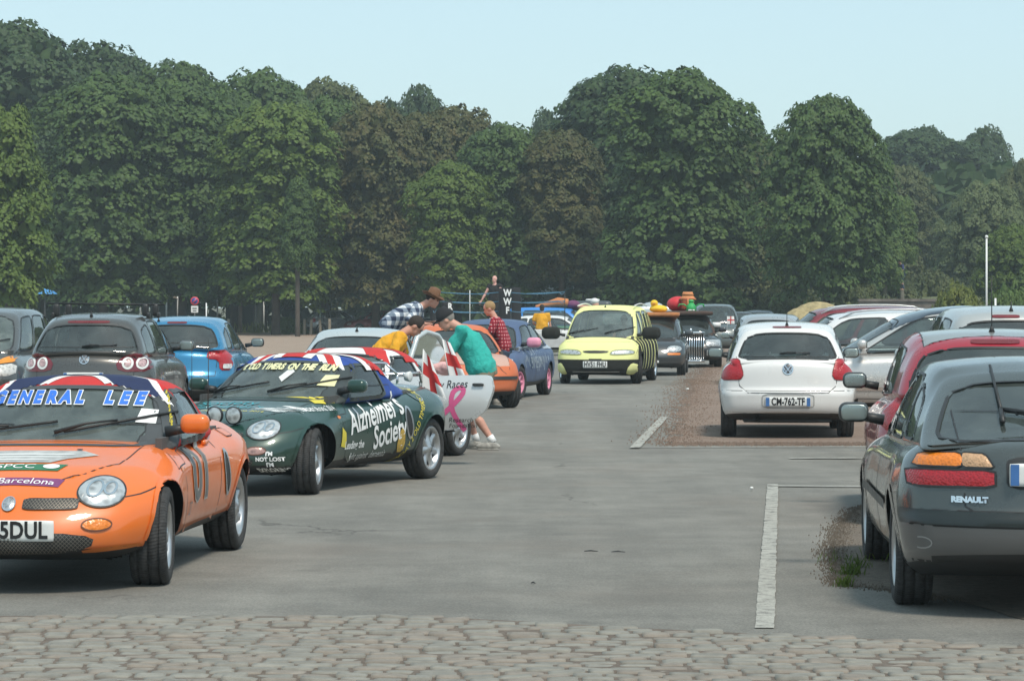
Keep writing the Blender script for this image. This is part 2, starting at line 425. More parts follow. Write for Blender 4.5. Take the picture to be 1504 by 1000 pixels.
        # wheel wells and arch lips
        for xw in (s.wb / 2, -s.wb / 2):
            for sg in (1, -1):
                wm = MB(); R_ = s.wr + sp.get('gap', .035); arc = [(xw + (R_ + .012) * math.cos(t), s.wr + (R_ + .012) * math.sin(t)) for t in np.linspace(.05, PI - .05, 22)]
                y0, y1 = sg * (s.W * float(ev(s.wp, xw + (.25 if xw > 0 else -.25))) * .97 - .06), sg * (s.W - .34); V = []; FF = []
                for j, (x, z) in enumerate(arc): V += [(x, y0, z), (x, y1, z)]
                for j in range(len(arc) - 1): FF.append((2 * j, 2 * j + 1, 2 * j + 3, 2 * j + 2))
                FF.append(tuple(2 * j + 1 for j in range(len(arc)))); wm.add(V, FF); wm.build('wheel_well', BLACK, root)
        for xw in (s.wb / 2, -s.wb / 2):
            R_ = s.wr + sp.get('gap', .035)
            for pj in 'LR': lip = MB(); s.ribbon(lip, [(xw + (R_ + .012) * math.cos(t), s.wr + (R_ + .012) * math.sin(t)) for t in np.linspace(.0, PI, 36)], pj, .03, .006, closed=False); lip.v and lip.build('arch_lip', M.get('arch', M['body']), root)
        if sp.get('cabin', True): s.interior()
        return s
    def hit(s, proj, u, w, lift=0.):
        o, d = s.PR[proj]; ax = s.AX[proj]; p = Vector(o); p[ax[0]] = u; p[ax[1]] = w
        h = s.bvh.ray_cast(p, d)
        if h[0] is None: return None
        n = h[1] if h[1].dot(d) < 0 else -h[1]
        return h[0] + n * lift, n
    def ribbon(s, mb, poly, proj, width, lift, closed=True, m=0):
        hs = [s.hit(proj, *p, lift) for p in poly]; runs = []; cur = []
        for h in hs:
            if h is None:
                if len(cur) > 1: runs.append(cur)
                cur = []
            else:
                if cur and (cur[-1][0] - h[0]).length > .22:
                    if len(cur) > 1: runs.append(cur)
                    cur = []
                cur.append(h)
        if len(cur) > 1: runs.append(cur)
        if closed and runs and len(runs) == 1 and None not in hs: runs[0].append(runs[0][0])
        for c in runs:
            V = []; FF = []; k = len(c)
            for i, (p, n) in enumerate(c):
                loop = closed and len(runs) == 1 and (c[0][0] - c[-1][0]).length < 1e-6
                a = c[i - 1][0] if i else (c[-2][0] if loop else p); b = c[i + 1][0] if i < k - 1 else (c[1][0] if loop else p)
                t = (b - a); t = t.normalized() if t.length > 1e-7 else Vector((1, 0, 0))
                w = n.cross(t).normalized() * width / 2
                V += [tuple(p + w), tuple(p - w)]
            for i in range(k - 1): FF.append((2 * i, 2 * i + 1, 2 * i + 3, 2 * i + 2))
            mb.add(V, FF, m)
    def drape(s, v2, f2, proj, lift, step=.05, dome=None, mb=None, m=0, keep=None):
        "lays a flat shape on the skin"
        bm = bmesh.new(); vs = [bm.verts.new((p[0], p[1], 0)) for p in v2]
        for q in f2:
            try: bm.faces.new([vs[i] for i in q])
            except ValueError: pass
        bmesh.ops.triangulate(bm, faces=bm.faces[:])
        for _ in range(6):
            le = [e for e in bm.edges if e.calc_length() > step]
            if not le: break
            bmesh.ops.subdivide_edges(bm, edges=le, cuts=1); bmesh.ops.triangulate(bm, faces=[f for f in bm.faces if len(f.verts) > 3])
        bm.verts.index_update(); V = []; ok = []; prev = None
        for x in bm.verts:
            l = lift + (dome(x.co.x, x.co.y) if dome else 0); h = s.hit(proj, x.co.x, x.co.y, l)
            ok.append(h is not None and (keep is None or keep(h))); V.append(tuple(h[0]) if h else (0, 0, 0))
        FF = [tuple(x.index for x in f.verts) for f in bm.faces if all(ok[x.index] for x in f.verts)]
        lim = step * 7
        FF = [q for q in FF if max((Vector(V[q[0]]) - Vector(V[q[1]])).length, (Vector(V[q[1]]) - Vector(V[q[2]])).length, (Vector(V[q[0]]) - Vector(V[q[2]])).length) < lim]
        bm.free(); mb = mb or MB(); mb.add(V, FF, m); return mb
    def patch(s, name, proj, poly, mat, lift=.004, dome=0, label=None, rim=None, parent=None, step=.05, keep=None):
        poly = [tuple(p) for p in poly]; c = np.mean(poly, 0); rad = np.max(np.linalg.norm(np.array(poly) - c, axis=1))
        P_ = np.array(poly)
        def dm(x, y):
            q = nearpoly(np.array([x, y]), P_); d = np.hypot(q[0] - x, q[1] - y); return dome * min(1, d / (rad * .35)) ** .6
        mb = s.drape(poly, [tuple(range(len(poly)))], proj, lift, step, dm if dome else None, keep=keep)
        ms = [mat]
        if rim: s.ribbon(mb, dens(poly, .03), proj, rim[1], lift + .003, m=1); ms.append(rim[0])
        if not mb.v: return None
        o = mb.build(name, ms, parent or s.root)
        if label: o['label'] = label
        return o
    def text(s, txt, proj, cx, cy, size, mat, lift=.006, rot=0, sx=1., shear=0., bold=.0, name='lettering', label=None, outline=None, flip=None, parent=None, spacing=1.):
        fl = {'L': -1, 'R': 1, 'F': 1, 'B': -1, 'T': 1}[proj] if flip is None else flip
        mb = MB(); ms = []
        for (mt, bd, lf) in (([(outline[0], bold + outline[1], lift)] if outline else []) + [(mat, bold, lift + (.003 if outline else 0))]):
            v, f = textvf(txt, size, bd, 'CENTER', spacing)
            if not len(v): return None
            x = v[:, 0] * sx + v[:, 1] * shear; y = v[:, 1]
            X = x * math.cos(rot) - y * math.sin(rot); Y = x * math.sin(rot) + y * math.cos(rot)
            v2 = np.stack([cx + X * fl, cy + Y], 1)
            if proj == 'T': v2 = np.stack([cx - Y, cy + X], 1)     # read from in front of the car
            s.drape(v2, f, proj, lf, .06, mb=mb, m=len(ms)); ms.append(mt)
        o = mb.build(name, ms, parent or s.root)
        o['label'] = label or txt
        return o
    def interior(s):
        k = s.cab; zc = float(ev(s.zt, k['xf'][0] - .2)); root = s.root; w = k['w'][0] - .1
        xf = k['xf'][0] - .18; xb = max(k['xb'][0] + .25, -s.wb / 2 - .15); w -= .05
        fl = MB(); fl.box(((xf + xb) / 2, 0, .30), (xf - xb + .3, 2 * w + .05, .04))
        fl.box((xf + .12, 0, (zc + .3) / 2 - .03), (.05, 2 * w + .06, zc - .34)); fl.box((xb - .04, 0, (zc + .28) / 2 - .03), (.05, 2 * w + .06, zc - .36))
        for sg in (1, -1): fl.box(((xf + xb) / 2, sg * (w + .045), (zc + .3) / 2), (xf - xb + .2, .04, zc - .28))
        fl.build('cabin_floor', INNER, root, False)
        d = MB(); d.box((xf - .06, 0, zc - .10), (.42, 2 * w - .02, .16), r=.06, n=(6, 8, 5)); d.build('dashboard', INNER, root)
        rows = [min(.05, xf - .95)] + ([max(-.80, xb + .32)] if xf - xb > 2.0 else [])
        top = zc - .02
        for ri, x in enumerate(rows):
            for sg in (1, -1):
                m = MB(); y = sg * .34
                m.box((x + .18, y, .46), (.5, .46, .16), r=.06); m.box((x - .16, y, .46 + (top - .46) / 2 + .06), (.13, .44, top - .36), r=.06, rot=Matrix.Rotation(-.22, 3, 'Y'))
                m.box((x - .25, y, top + .17), (.09, .25, .15), r=.05); m.build('seat', SEAT, root)
        m = MB(); cy = -.34 if s.sp.get('rhd') else .34; c = Vector((xf - .30, cy, zc - .06))
        m.tube([c + Vector((math.sin(t) * .06, math.cos(t) * .17, math.sin(t) * .16)) for t in np.linspace(0, 2 * PI, 20)[:-1]], .014, closed=True, n=6)
        m.tube([c + Vector((0, -.17, 0)), c + Vector((0, .17, 0))], .014, n=6); m.build('steering_wheel', BLACK, root)
    def wheels(s, spokes=6, rimr=.68, steer=0, style='spoke', width=.2, rimm=None, n=40, only=None):
        rm = rimm or ALLOY; r = s.wr; w = width; rr = r * rimr; me = {}
        prof = [(rr, -w / 2 + .01), (rr + .01, -w / 2), (r * .9, -w / 2 - .002), (r * .975, -w / 2 + .012), (r, -w / 2 + .035)]
        for g in (-.28, 0, .28):
            y = g * w; prof += [(r, y - .008), (r - .010, y - .006), (r - .010, y + .006), (r, y + .008)]
        prof += [(r, w / 2 - .035), (r * .975, w / 2 - .012), (r * .9, w / 2 + .002), (rr + .01, w / 2), (rr, w / 2 - .01), (rr, -w / 2 + .01)]
        tyre0 = None
        for (xw, sg) in ((s.wb / 2, 1), (s.wb / 2, -1), (-s.wb / 2, 1), (-s.wb / 2, -1)):
            e = empty('wheel', (xw, sg * (s.track), r), (R(steer) if xw > 0 else 0) + (0 if sg > 0 else PI), s.root)
            if tyre0 is None:
                t = MB(); t.lathe(prof, 0, n); tyre0 = t.build('tyre', TYRE, e)
                m = MB(); f = w / 2 - .012
                m.lathe([(rr + .002, f), (rr - .012, f + .006), (rr - .03, f - .01), (rr - .035, -w / 2 + .02)], 0, n)
                m.lathe([(.001, f - .09), (rr - .02, f - .09)], 1, n)
                m.lathe([(.045, f - .04), (.05, f - .02), (.03, f - .004), (.001, f)], 0, 20)
                m.lathe([(rr * .72, f - .075), (rr * .72, f - .065), (.05, f - .065)], 2, 28)
                if style == 'steel':
                    m.lathe([(rr - .03, f - .012), (rr * .72, f - .03), (rr * .6, f - .006), (.08, f + .004), (.001, f + .006)], 0, n)
                for j in range(spokes if style != 'steel' else 0):
                    t0 = 2 * PI * j / spokes + PI / 2; pts = []
                    N = 8
                    for i in range(N + 1):
                        u = i / N; rad = .035 + (rr - .028 - .035) * u
                        hw = s.sp.get('spokew', (.032, .016, .034)); ww = hw[0] * (1 - u)**2 + 2 * hw[1] * u * (1 - u) * 1.4 + hw[2] * u * u
                        yy = f - .004 - .028 * (1 - u) * u * 2 - .012 * u; tw = s.sp.get('twist', 0) * u
                        pts.append((rad, ww, yy, t0 + tw))
                    V = []; FF = []
                    for rad, ww, yy, tt in pts:
                        ct, st = math.cos(tt), math.sin(tt)
                        for o_, dy in ((-ww, -.018), (-ww * .55, 0), (ww * .55, 0), (ww, -.018)): V.append((rad * ct - o_ * st, yy + dy, rad * st + o_ * ct))
                    for i in range(N):
                        for q in range(3): FF.append((i * 4 + q, i * 4 + q + 1, i * 4 + q + 5, i * 4 + q + 4))
                    m.add(V, FF, 0)
                rim0 = m.build('rim', [rm, BLACK, STEEL], e)
            else:
                for o0 in (tyre0, rim0):
                    o = o0.copy(); link(o, e); o.parent = e
        return s
    def mirrors(s, mat, z=None, x=None, yb=None, size=1., only='LR', glassm=None):
        k = s.cab; x = x if x is not None else k['xf'][0] - .42; z = z or float(ev(s.zt, x)) + .09; yb = yb or s.W * .93
        for pj in only:
            sg = 1 if pj == 'L' else -1
            m = MB(); m.box((x, sg * (yb + .12 * size), z), (.13 * size, .21 * size, .14 * size), r=.055 * size, n=(7, 9, 7))
            o = m.build('wing_mirror', mat, s.root)
            a = MB(); a.tube([(x + .01, sg * (yb - .08), z - .05), (x, sg * (yb + .06), z - .025)], [.035, .028], n=8); a.build('mirror_arm', BLACK, o)
            g = MB(); g.box((x - .064 * size, sg * (yb + .12 * size), z), (.012, .185 * size, .118 * size), r=.045 * size, n=(3, 7, 7)); g.build('mirror_glass', glassm or MIRRORG, o)
    def plate(s, proj, cx, cz, txt, w=.52, h=.11, mat=None, blue=None, lift=.018, size=None, name='number_plate'):
        ux, uz = s.AX[proj]; hh = s.hit(proj, cx, cz, 0); x0 = max(s.hit(proj, cx + t, cz + q, 0)[0].x * (1 if proj == 'F' else -1) for t in (-w * .4, 0, w * .4) for q in (-h / 2, h / 2) if s.hit(proj, cx + t, cz + q, 0)) + lift * .6
        sg = 1 if proj == 'F' else -1; X = sg * x0
        m = MB(); m.box((X - sg * .01, cx, cz), (.02, w, h), r=.008, n=(3, 10, 5)); o = m.build(name, mat or PLATEW, s.root); o['label'] = ('number plate reading ' + txt) if txt else 'pale number plate'
        if txt: s.plate_text(o, txt, X, sg, cx, cz, w, h, size, blue)
        if blue:
            for sd in blue: b = MB(); b.box((X + sg * .001, cx + sd * sg * (w / 2 - .027), cz), (.003, .044, h * .92)); b.build('plate_band', PLATEB, o, False)
        return o
    def plate_text(s, o, txt, X, sg, cx, cz, w, h, size, blue):
        v, f = textvf(txt, size or h * 1.12, .004, 'CENTER', 1.02); v = np.array(v); wd = v[:, 0].max() - v[:, 0].min(); k_ = min(.95, (w * .88 - (.08 if blue else 0)) / wd)
        t = MB(); t.add([(X + sg * .003, cx + sg * p[0] * k_, cz + p[1] * 1.0) for p in v], f, 0); t.build('lettering', INK, o, False)['label'] = txt
    def wiper(s, proj, p0, p1, off=.03, blade=.5, name='wiper'):
        h0 = s.hit(proj, *p0, .02); h1 = s.hit(proj, *p1, off)
        if not (h0 and h1): return
        m = MB(); m.tube([h0[0], h0[0].lerp(h1[0], .5) + h1[1] * .02, h1[0]], [.014, .009, .006], n=6)
        d = np.array(p1) - np.array(p0); d = d / np.linalg.norm(d) * blade * .5; mid = np.array(p1)
        pts = [s.hit(proj, *(mid + d * t), .014) for t in np.linspace(-1, 1, 9)]; pts = [p[0] for p in pts if p]
        if len(pts) > 1: m.tube(pts, .009, n=5)
        m.build(name, BLACK, s.root)
    def antenna(s, x, y, ln=.3, lean=-.35, r=.004, z0=None, base=True):
        h = s.hit('T', x, y, 0)[0]; m = MB(); m.tube([h, h + Vector((lean * ln, 0, ln))], [r, r * .6], n=5)
        if base: m.tube([h - Vector((0, 0, .005)), h + Vector((lean * .05, 0, .045))], [.026, .008], n=8)
        m.build('antenna', BLACK, s.root)
def tyremat():
    m, nt, b = nmat('tyre_rubber')
    tc = nt.nodes.new('ShaderNodeTexCoord')
    n = noise(nt, 30, 3); r = ramp(nt, n.outputs['Fac'], [(.3, g4(.024)), (.7, g4(.05))]); nt.links.new(r.outputs[0], b.inputs['Base Color'])
    b.inputs['Roughness'].default_value = .85
    sp = nt.nodes.new('ShaderNodeSeparateXYZ'); nt.links.new(tc.outputs['Object'], sp.inputs[0])
    at = nt.nodes.new('ShaderNodeMath'); at.operation = 'ARCTAN2'; nt.links.new(sp.outputs['X'], at.inputs[0]); nt.links.new(sp.outputs['Z'], at.inputs[1])
    ab = nt.nodes.new('ShaderNodeMath'); ab.operation = 'MULTIPLY_ADD'; nt.links.new(at.outputs[0], ab.inputs[0]); ab.inputs[1].default_value = 90
    ya = nt.nodes.new('ShaderNodeMath'); ya.operation = 'ABSOLUTE'; nt.links.new(sp.outputs['Y'], ya.inputs[0])
    ym = nt.nodes.new('ShaderNodeMath'); ym.operation = 'MULTIPLY'; nt.links.new(ya.outputs[0], ym.inputs[0]); ym.inputs[1].default_value = 60
    nt.links.new(ym.outputs[0], ab.inputs[2])
    si = nt.nodes.new('ShaderNodeMath'); si.operation = 'SINE'; nt.links.new(ab.outputs[0], si.inputs[0])
    bump(nt, b, si.outputs[0], .28, .004)
    return m
TYRE = tyremat()
# ---------------------------------------------------------------- camera, sky, sun, air
cam = bpy.data.cameras.new('camera'); co = bpy.data.objects.new('camera', cam); COL.objects.link(co)
co.location = (0, 0, EYE); co.rotation_euler = (PI / 2, 0, 0); cam.sensor_width = 36; cam.lens = 36 * FPX / 1504; cam.shift_y = -(500 - HY) / 1504
cam.clip_start = .3; cam.clip_end = 3000; scene.camera = co
w = bpy.data.worlds.new('World'); scene.world = w; w.use_nodes = True; nt = w.node_tree
SUN_EL, SUN_AZ = 58., 150.        # the sun stands behind the camera's right shoulder, veiled by haze
sky = nt.nodes.new('ShaderNodeTexSky'); sky.sky_type = 'NISHITA'; sky.sun_disc = False
sky.sun_elevation = R(SUN_EL); sky.sun_rotation = R(SUN_AZ); sky.air_density = 1.; sky.dust_density = 1.2; sky.ozone_density = 2.2; sky.altitude = 0
bg = nt.nodes['Background']; veil = mixc(nt, .58, sky.outputs[0], (4.15, 5.6, 5.8)); nt.links.new(veil, bg.inputs[0]); bg.inputs[1].default_value = .080
sl = bpy.data.lights.new('sun', 'SUN'); sl.energy = 1.5; sl.angle = R(12); sl.color = (1, .92, .80)
so = bpy.data.objects.new('sun', sl); COL.objects.link(so); so.location = (0, -20, 60)
az, el = R(SUN_AZ), R(SUN_EL); sd = Vector((math.sin(az) * math.cos(el), math.cos(az) * math.cos(el), math.sin(el)))
so.rotation_euler = (-sd).to_track_quat('-Z', 'Y').to_euler()
scene.view_settings.view_transform = 'Standard'; scene.view_settings.look = 'None'; scene.view_settings.exposure = 1.05; scene.view_settings.gamma = 1
scene.cycles.max_bounces = 8; scene.cycles.transparent_max_bounces = 14; scene.cycles.use_denoising = True
scene.cycles.volume_bounces = 0; scene.cycles.volume_step_rate = 4; scene.cycles.caustics_reflective = False; scene.cycles.caustics_refractive = False
if HAZE:
    m = bpy.data.materials.new('haze'); m.use_nodes = True; n = m.node_tree; n.nodes.remove(n.nodes['Principled BSDF'])
    pv = n.nodes.new('ShaderNodeVolumePrincipled'); pv.inputs['Color'].default_value = (.80, .93, .97, 1); pv.inputs['Density'].default_value = HAZE
    n.links.new(pv.outputs[0], n.nodes['Material Output'].inputs['Volume'])
    hb = MB(); hb.box((0, 150, 11.9), (360, 400, 25.8)); o = hb.build('haze', m, smooth=False); tag(o, kind='stuff')

# ---------------------------------------------------------------- ground
def sheet(name, poly, z, mat, step=None, kind='structure'):
    bm = bmesh.new(); f = bm.faces.new([bm.verts.new((p[0], p[1], z)) for p in poly]); bmesh.ops.triangulate(bm, faces=[f])
    if f.is_valid and f.normal.z < 0: pass
    me = bpy.data.meshes.new(name); bm.normal_update()
    for q in bm.faces:
        if q.normal.z < 0: q.normal_flip()
    bm.to_mesh(me); bm.free(); me.materials.append(mat)
    return tag(link(bpy.data.objects.new(name, me)), kind=kind)
def wob(poly, amp, step=.25, seed=1):
    r = random.Random(seed); o = []
    for p in dens(poly, step): o.append((p[0] + r.uniform(-amp, amp), p[1] + r.uniform(-amp, amp) * 1.6))
    return o
def asphalt(name, c, warm=(.20, .165, .135), patch=.5):
    m, nt, b = nmat(name); tc = nt.nodes.new('ShaderNodeTexCoord')
    big = noise(nt, .28, 5); mid = noise(nt, 1.6, 6, rough=.7); fine = noise(nt, 70, 3); fine2 = noise(nt, 260, 2)
    r1 = ramp(nt, big.outputs['Fac'], [(.35, (*[x * .86 for x in c], 1)), (.55, (*c, 1)), (.72, (*[x * 1.12 for x in c], 1))])
    r2 = ramp(nt, mid.outputs['Fac'], [(.42, g4(.82)), (.6, g4(1.06))])
    col = mixc(nt, .8, r1.outputs[0], r2.outputs[0], 'MULTIPLY')
    r3 = ramp(nt, fine.outputs['Fac'], [(.3, g4(.72)), (.5, g4(1.)), (.72, g4(1.35))]); col = mixc(nt, .95, col, r3.outputs[0], 'MULTIPLY')
    oil = noise(nt, 1.1, 3); ro = ramp(nt, oil.outputs['Fac'], [(.66, g4(1)), (.74, g4(.72))]); col = mixc(nt, .8, col, ro.outputs[0], 'MULTIPLY')
    r4 = ramp(nt, fine2.outputs['Fac'], [(.35, g4(.75)), (.7, g4(1.3))]); col = mixc(nt, .6, col, r4.outputs[0], 'MULTIPLY')
    # streaks along the lane, dust, cracks
    mp = nt.nodes.new('ShaderNodeMapping'); mp.inputs['Scale'].default_value = (1.5, .10, 1); nt.links.new(tc.outputs['Object'], mp.inputs[0])
    st = noise(nt, 1.0, 5, vec=mp.outputs[0]); r5 = ramp(nt, st.outputs['Fac'], [(.35, g4(.86)), (.65, g4(1.1))]); col = mixc(nt, .8, col, r5.outputs[0], 'MULTIPLY')
    du = noise(nt, .5, 6); r6 = ramp(nt, du.outputs['Fac'], [(.52, g4(0)), (.75, g4(patch))]); col = mixc(nt, r6.outputs[0], col, warm)
    mp2 = nt.nodes.new('ShaderNodeMapping'); mp2.inputs['Scale'].default_value = (1, .7, 1); nt.links.new(tc.outputs['Object'], mp2.inputs[0])
    ds = noise(nt, 2.2, 4, vec=mp2.outputs[0]); va = nt.nodes.new('ShaderNodeVectorMath'); va.operation = 'MULTIPLY_ADD'; va.inputs[1].default_value = (.6, .6, .6)
    nt.links.new(ds.outputs['Color'], va.inputs[0]); nt.links.new(mp2.outputs[0], va.inputs[2])
    vo = nt.nodes.new('ShaderNodeTexVoronoi'); vo.feature = 'DISTANCE_TO_EDGE'; vo.inputs['Scale'].default_value = .33; nt.links.new(va.outputs[0], vo.inputs['Vector'])
    rc = ramp(nt, vo.outputs['Distance'], [(.0, g4(1)), (.0035, g4(.8)), (.007, g4(0))])
    ms = noise(nt, .33, 2); rm = ramp(nt, ms.outputs['Fac'], [(.55, g4(0)), (.66, g4(.7))])
    mu = nt.nodes.new('ShaderNodeMath'); mu.operation = 'MULTIPLY'; nt.links.new(rc.outputs[0], mu.inputs[0]); nt.links.new(rm.outputs[0], mu.inputs[1])
    col = mixc(nt, mu.outputs[0], col, (.05, .045, .04))
    nt.links.new(col, b.inputs['Base Color']); b.inputs['Roughness'].default_value = .88
    bump(nt, b, fine.outputs['Fac'], .5, .008)
    return m
def gravel(name, c1, c2, c3):
    m, nt, b = nmat(name); a = noise(nt, 60, 4, rough=.8); d = noise(nt, .9, 6); e = noise(nt, 14, 4)
    r = ramp(nt, a.outputs['Fac'], [(.3, (*[x * .55 for x in c1], 1)), (.45, (*c1, 1)), (.6, (*c2, 1)), (.75, (*c3, 1))])
    r2 = ramp(nt, d.outputs['Fac'], [(.35, (*[x * .7 for x in c1], 1)), (.7, (*c2, 1))])
    col = mixc(nt, .45, r.outputs[0], r2.outputs[0]); r3 = ramp(nt, e.outputs['Fac'], [(.3, g4(.78)), (.7, g4(1.2))]); col = mixc(nt, .8, col, r3.outputs[0], 'MULTIPLY')
    nt.links.new(col, b.inputs['Base Color']); b.inputs['Roughness'].default_value = .95; bump(nt, b, a.outputs['Fac'], .8, .02)
    return m
SAND = gravel('pale_sand', (.33, .24, .18), (.37, .28, .215), (.43, .35, .28))
DIRT = gravel('red_gravel', (.25, .175, .135), (.30, .225, .175), (.39, .32, .265))
DIRT2 = gravel('brown_gravel', (.16, .13, .10), (.23, .19, .15), (.34, .29, .24))
ASPH = asphalt('asphalt', (.210, .200, .176)); ASPH2 = asphalt('asphalt_apron', (.202, .193, .170), patch=.3)
sheet('ground', [(-1500, -200), (1500, -200), (1500, 2600), (-1500, 2600)], -.012, gravel('earth', (.10, .10, .06), (.14, .13, .08), (.2, .18, .12)))
sheet('sand_square', wob([(-60, 30), (-5.5, 30), (-4.6, 60), (0, 92), (4, 120), (6, 168), (-70, 176)], .3, 2), -.006, SAND)
lane = [(-60, 13.2), (-60, 31), (-9.5, 33), (-6.2, 46), (-4.3, 62), (-1.5, 80), (2, 100), (7, 135), (9, 160), (40, 160), (34, 60), (30, 13)]
sheet('asphalt_road', wob(lane, .05, .6, 3), -.001, ASPH)
sheet('asphalt_apron', wob([(-30, 12.4), (30, 12.4), (30, 17.2), (3.5, 16.9), (1, 17.6), (-3, 17.2), (-30, 17.5)], .03, .5, 5), .004, ASPH2)
# bays on the right: red gravel under the white hatchback, brown gravel under the dark one
a = [G(985, 652), G(1004, 600), G(1018, 560), G(1046, 535)]; b_ = [Vector((34, 130, 0)), Vector((34, 29, 0)), G(1290, 652)]
sheet('gravel_bay', wob([(p.x, p.y) for p in a + [Vector((9.5, 120, 0))] + b_], .13, .22, 7), .005, DIRT)
a = [G(1236, 860), G(1224, 810), G(1236, 775), G(1262, 748), G(1300, 738)]
sheet('gravel_verge', wob([(p.x, p.y) for p in a] + [(6, 21.5), (14, 21.5), (14, 13.3), (G(1504, 912).x, G(1504, 912).y), (G(1400, 882).x, G(1400, 882).y), (G(1300, 866).x, G(1300, 866).y)], .012, .2, 9), .009, DIRT2)
def paintline():
    m, nt, b = nmat('worn_road_paint'); n = noise(nt, 9, 8, rough=.75); f = noise(nt, 80, 3)
    r = ramp(nt, n.outputs['Fac'], [(.38, (.17, .165, .15, 1)), (.47, (.36, .35, .31, 1)), (.6, (.45, .44, .39, 1))])
    r2 = ramp(nt, f.outputs['Fac'], [(.35, g4(.7)), (.6, g4(1.05))])
    nt.links.new(mixc(nt, .8, r.outputs[0], r2.outputs[0], 'MULTIPLY'), b.inputs['Base Color']); b.inputs['Roughness'].default_value = .8
    return m
LINE = paintline()
def line(p, q, w, z=.0095, seed=0, amp=.004):
    p, q = Vector(p[:2]), Vector(q[:2]); d = (q - p).normalized(); n = Vector((-d.y, d.x)) * w / 2
    sheet('painted_line', wob([tuple(p + n), tuple(p - n), tuple(q - n), tuple(q + n)], amp, .12, seed), z, LINE)
line(G(1135, 712), G(1123, 924), .10, seed=1)
line(G(1128, 714.5), G(1300, 716), .10, .0135, seed=2)
line(G(932, 659), G(976, 613), .12, .0135, 3)
line(G(932, 658), G(1300, 657), .07, .0165, 4)
line(G(1158, 674), G(1300, 673), .16, seed=5, amp=.03)
# cobbled strip: every stone is modelled
def cobbles():
    r = random.Random(4); V = []; F = []; M_ = []
    v0, f0 = rbox((.5, .5, .5), (.10, .11, .10), (5, 5, 3)); v0 = np.array(v0); keep = [q for q in f0 if v0[list(q), 2].mean() > -.3]
    def edge(x): return 14.46 - .04 * math.sin(x * 1.3 + .5) - (.0 if x < -.5 else .47 * (x + .5) ** .93)
    y = 9.2; row = 0
    while y < 14.75:
        dy = r.uniform(.10, .13); x = -8. + r.uniform(0, .2)
        while x < 8.5:
            dx = r.uniform(.12, .21); yy = y + .12 * math.sin(x * .5) + .03 * math.sin(x * 2.3)
            if yy + dy < edge(x) + .02:
                a_, b__ = r.gauss(0, .03), r.gauss(0, .03); s = np.array([dx - .012, dy - .010, .09]); p = v0 * s
                p[:, 2] += p[:, 0] * a_ + p[:, 1] * b__ - .036 + r.gauss(0, .004)
                t = r.gauss(0, .06); cx_, sx_ = math.cos(t), math.sin(t)
                q = np.stack([p[:, 0] * cx_ - p[:, 1] * sx_ + x + dx / 2, p[:, 0] * sx_ + p[:, 1] * cx_ + yy + dy / 2, p[:, 2] + .010], 1)
                o = len(V); V += [tuple(z) for z in q]; F += [tuple(i + o for i in z) for z in keep]; M_ += [r.randrange(3)] * len(keep)
            x += dx
        y += dy
    ms = [plain('cobble_%s' % n, c, .82, var=.22, scale=9, bmp=.35) for n, c in (('grey', (.212, .200, .172)), ('pale', (.236, .224, .193)), ('pink', (.232, .202, .168)))]
    return tag(mesh('cobblestones', V, F, ms, None, True, M_), 'pale granite cobblestone strip crossing the near edge of the road', kind='stuff')
cobbles()
def pebbles(name, pts, label, mat, n, sp, seed, sz=(.006, .016)):
    r = random.Random(seed); V = []; F = []; L = dens(pts, .02, False)
    for _ in range(n):
        p = r.choice(L); x = p[0] + r.gauss(0, sp); y = p[1] + r.gauss(0, sp * 1.6); s = r.uniform(*sz); a = r.uniform(0, 6.3); o = len(V)
        V += [(x + s * math.cos(a + k * 2.1), y + s * math.sin(a + k * 2.1), .004) for k in range(3)] + [(x, y, .012 + s)]; F += [(o, o + 1, o + 3), (o + 1, o + 2, o + 3), (o + 2, o, o + 3)]
    tag(mesh(name, V, F, mat, None, False), label, kind='stuff')
pebbles('loose_gravel', [(p.x, p.y) for p in (G(985, 652), G(1004, 600), G(1018, 560), G(1046, 535))], 'loose red gravel scattered along the edge of the bay', DIRT, 5200, .22, 1)
pebbles('loose_gravel', [(p.x, p.y) for p in (G(985, 653), G(1280, 653))], 'loose red gravel scattered behind the white hatchback', DIRT, 2600, .12, 3)
pebbles('loose_gravel', [(p.x, p.y) for p in (G(1400, 882), G(1300, 866), G(1236, 860), G(1224, 810), G(1236, 775), G(1262, 748), G(1300, 738))], 'loose brown gravel scattered round the dark hatchback', DIRT2, 4200, .055, 2, (.003, .008))
sheet('cobble_bed', wob([(-30, 2), (30, 2), (30, 8), (8.5, 10.85), (3.5, 12.8), (2.48, 13.15), (1.35, 13.62), (.1, 14.15), (-.5, 14.42), (-8, 14.42), (-30, 14.4)], .02, .4, 8), .0105, gravel('red_joint_sand', (.175, .14, .11), (.215, .172, .14), (.26, .215, .18)))

# ---------------------------------------------------------------- trees
def leafmat(name, c, c2):
    m, nt, b = nmat(name); oi = nt.nodes.new('ShaderNodeObjectInfo'); n = noise(nt, .5, 4, rough=.7); n2 = noise(nt, 1.7, 4, rough=.8)
    r = ramp(nt, n.outputs['Fac'], [(.38, (*c, 1)), (.66, (*c2, 1))]); r2 = ramp(nt, n2.outputs['Fac'], [(.3, g4(.55)), (.7, g4(1.45))])
    col = mixc(nt, .9, r.outputs[0], r2.outputs[0], 'MULTIPLY')
    nt.links.new(col, b.inputs['Base Color']); b.inputs['Roughness'].default_value = .62; b.inputs['Specular IOR Level'].default_value = .3
    tl = nt.nodes.new('ShaderNodeBsdfTranslucent'); nt.links.new(col, tl.inputs[0]); ms = nt.nodes.new('ShaderNodeMixShader'); ms.inputs[0].default_value = .22
    nt.links.new(b.outputs[0], ms.inputs[1]); nt.links.new(tl.outputs[0], ms.inputs[2]); nt.links.new(ms.outputs[0], nt.nodes['Material Output'].inputs[0])
    return m
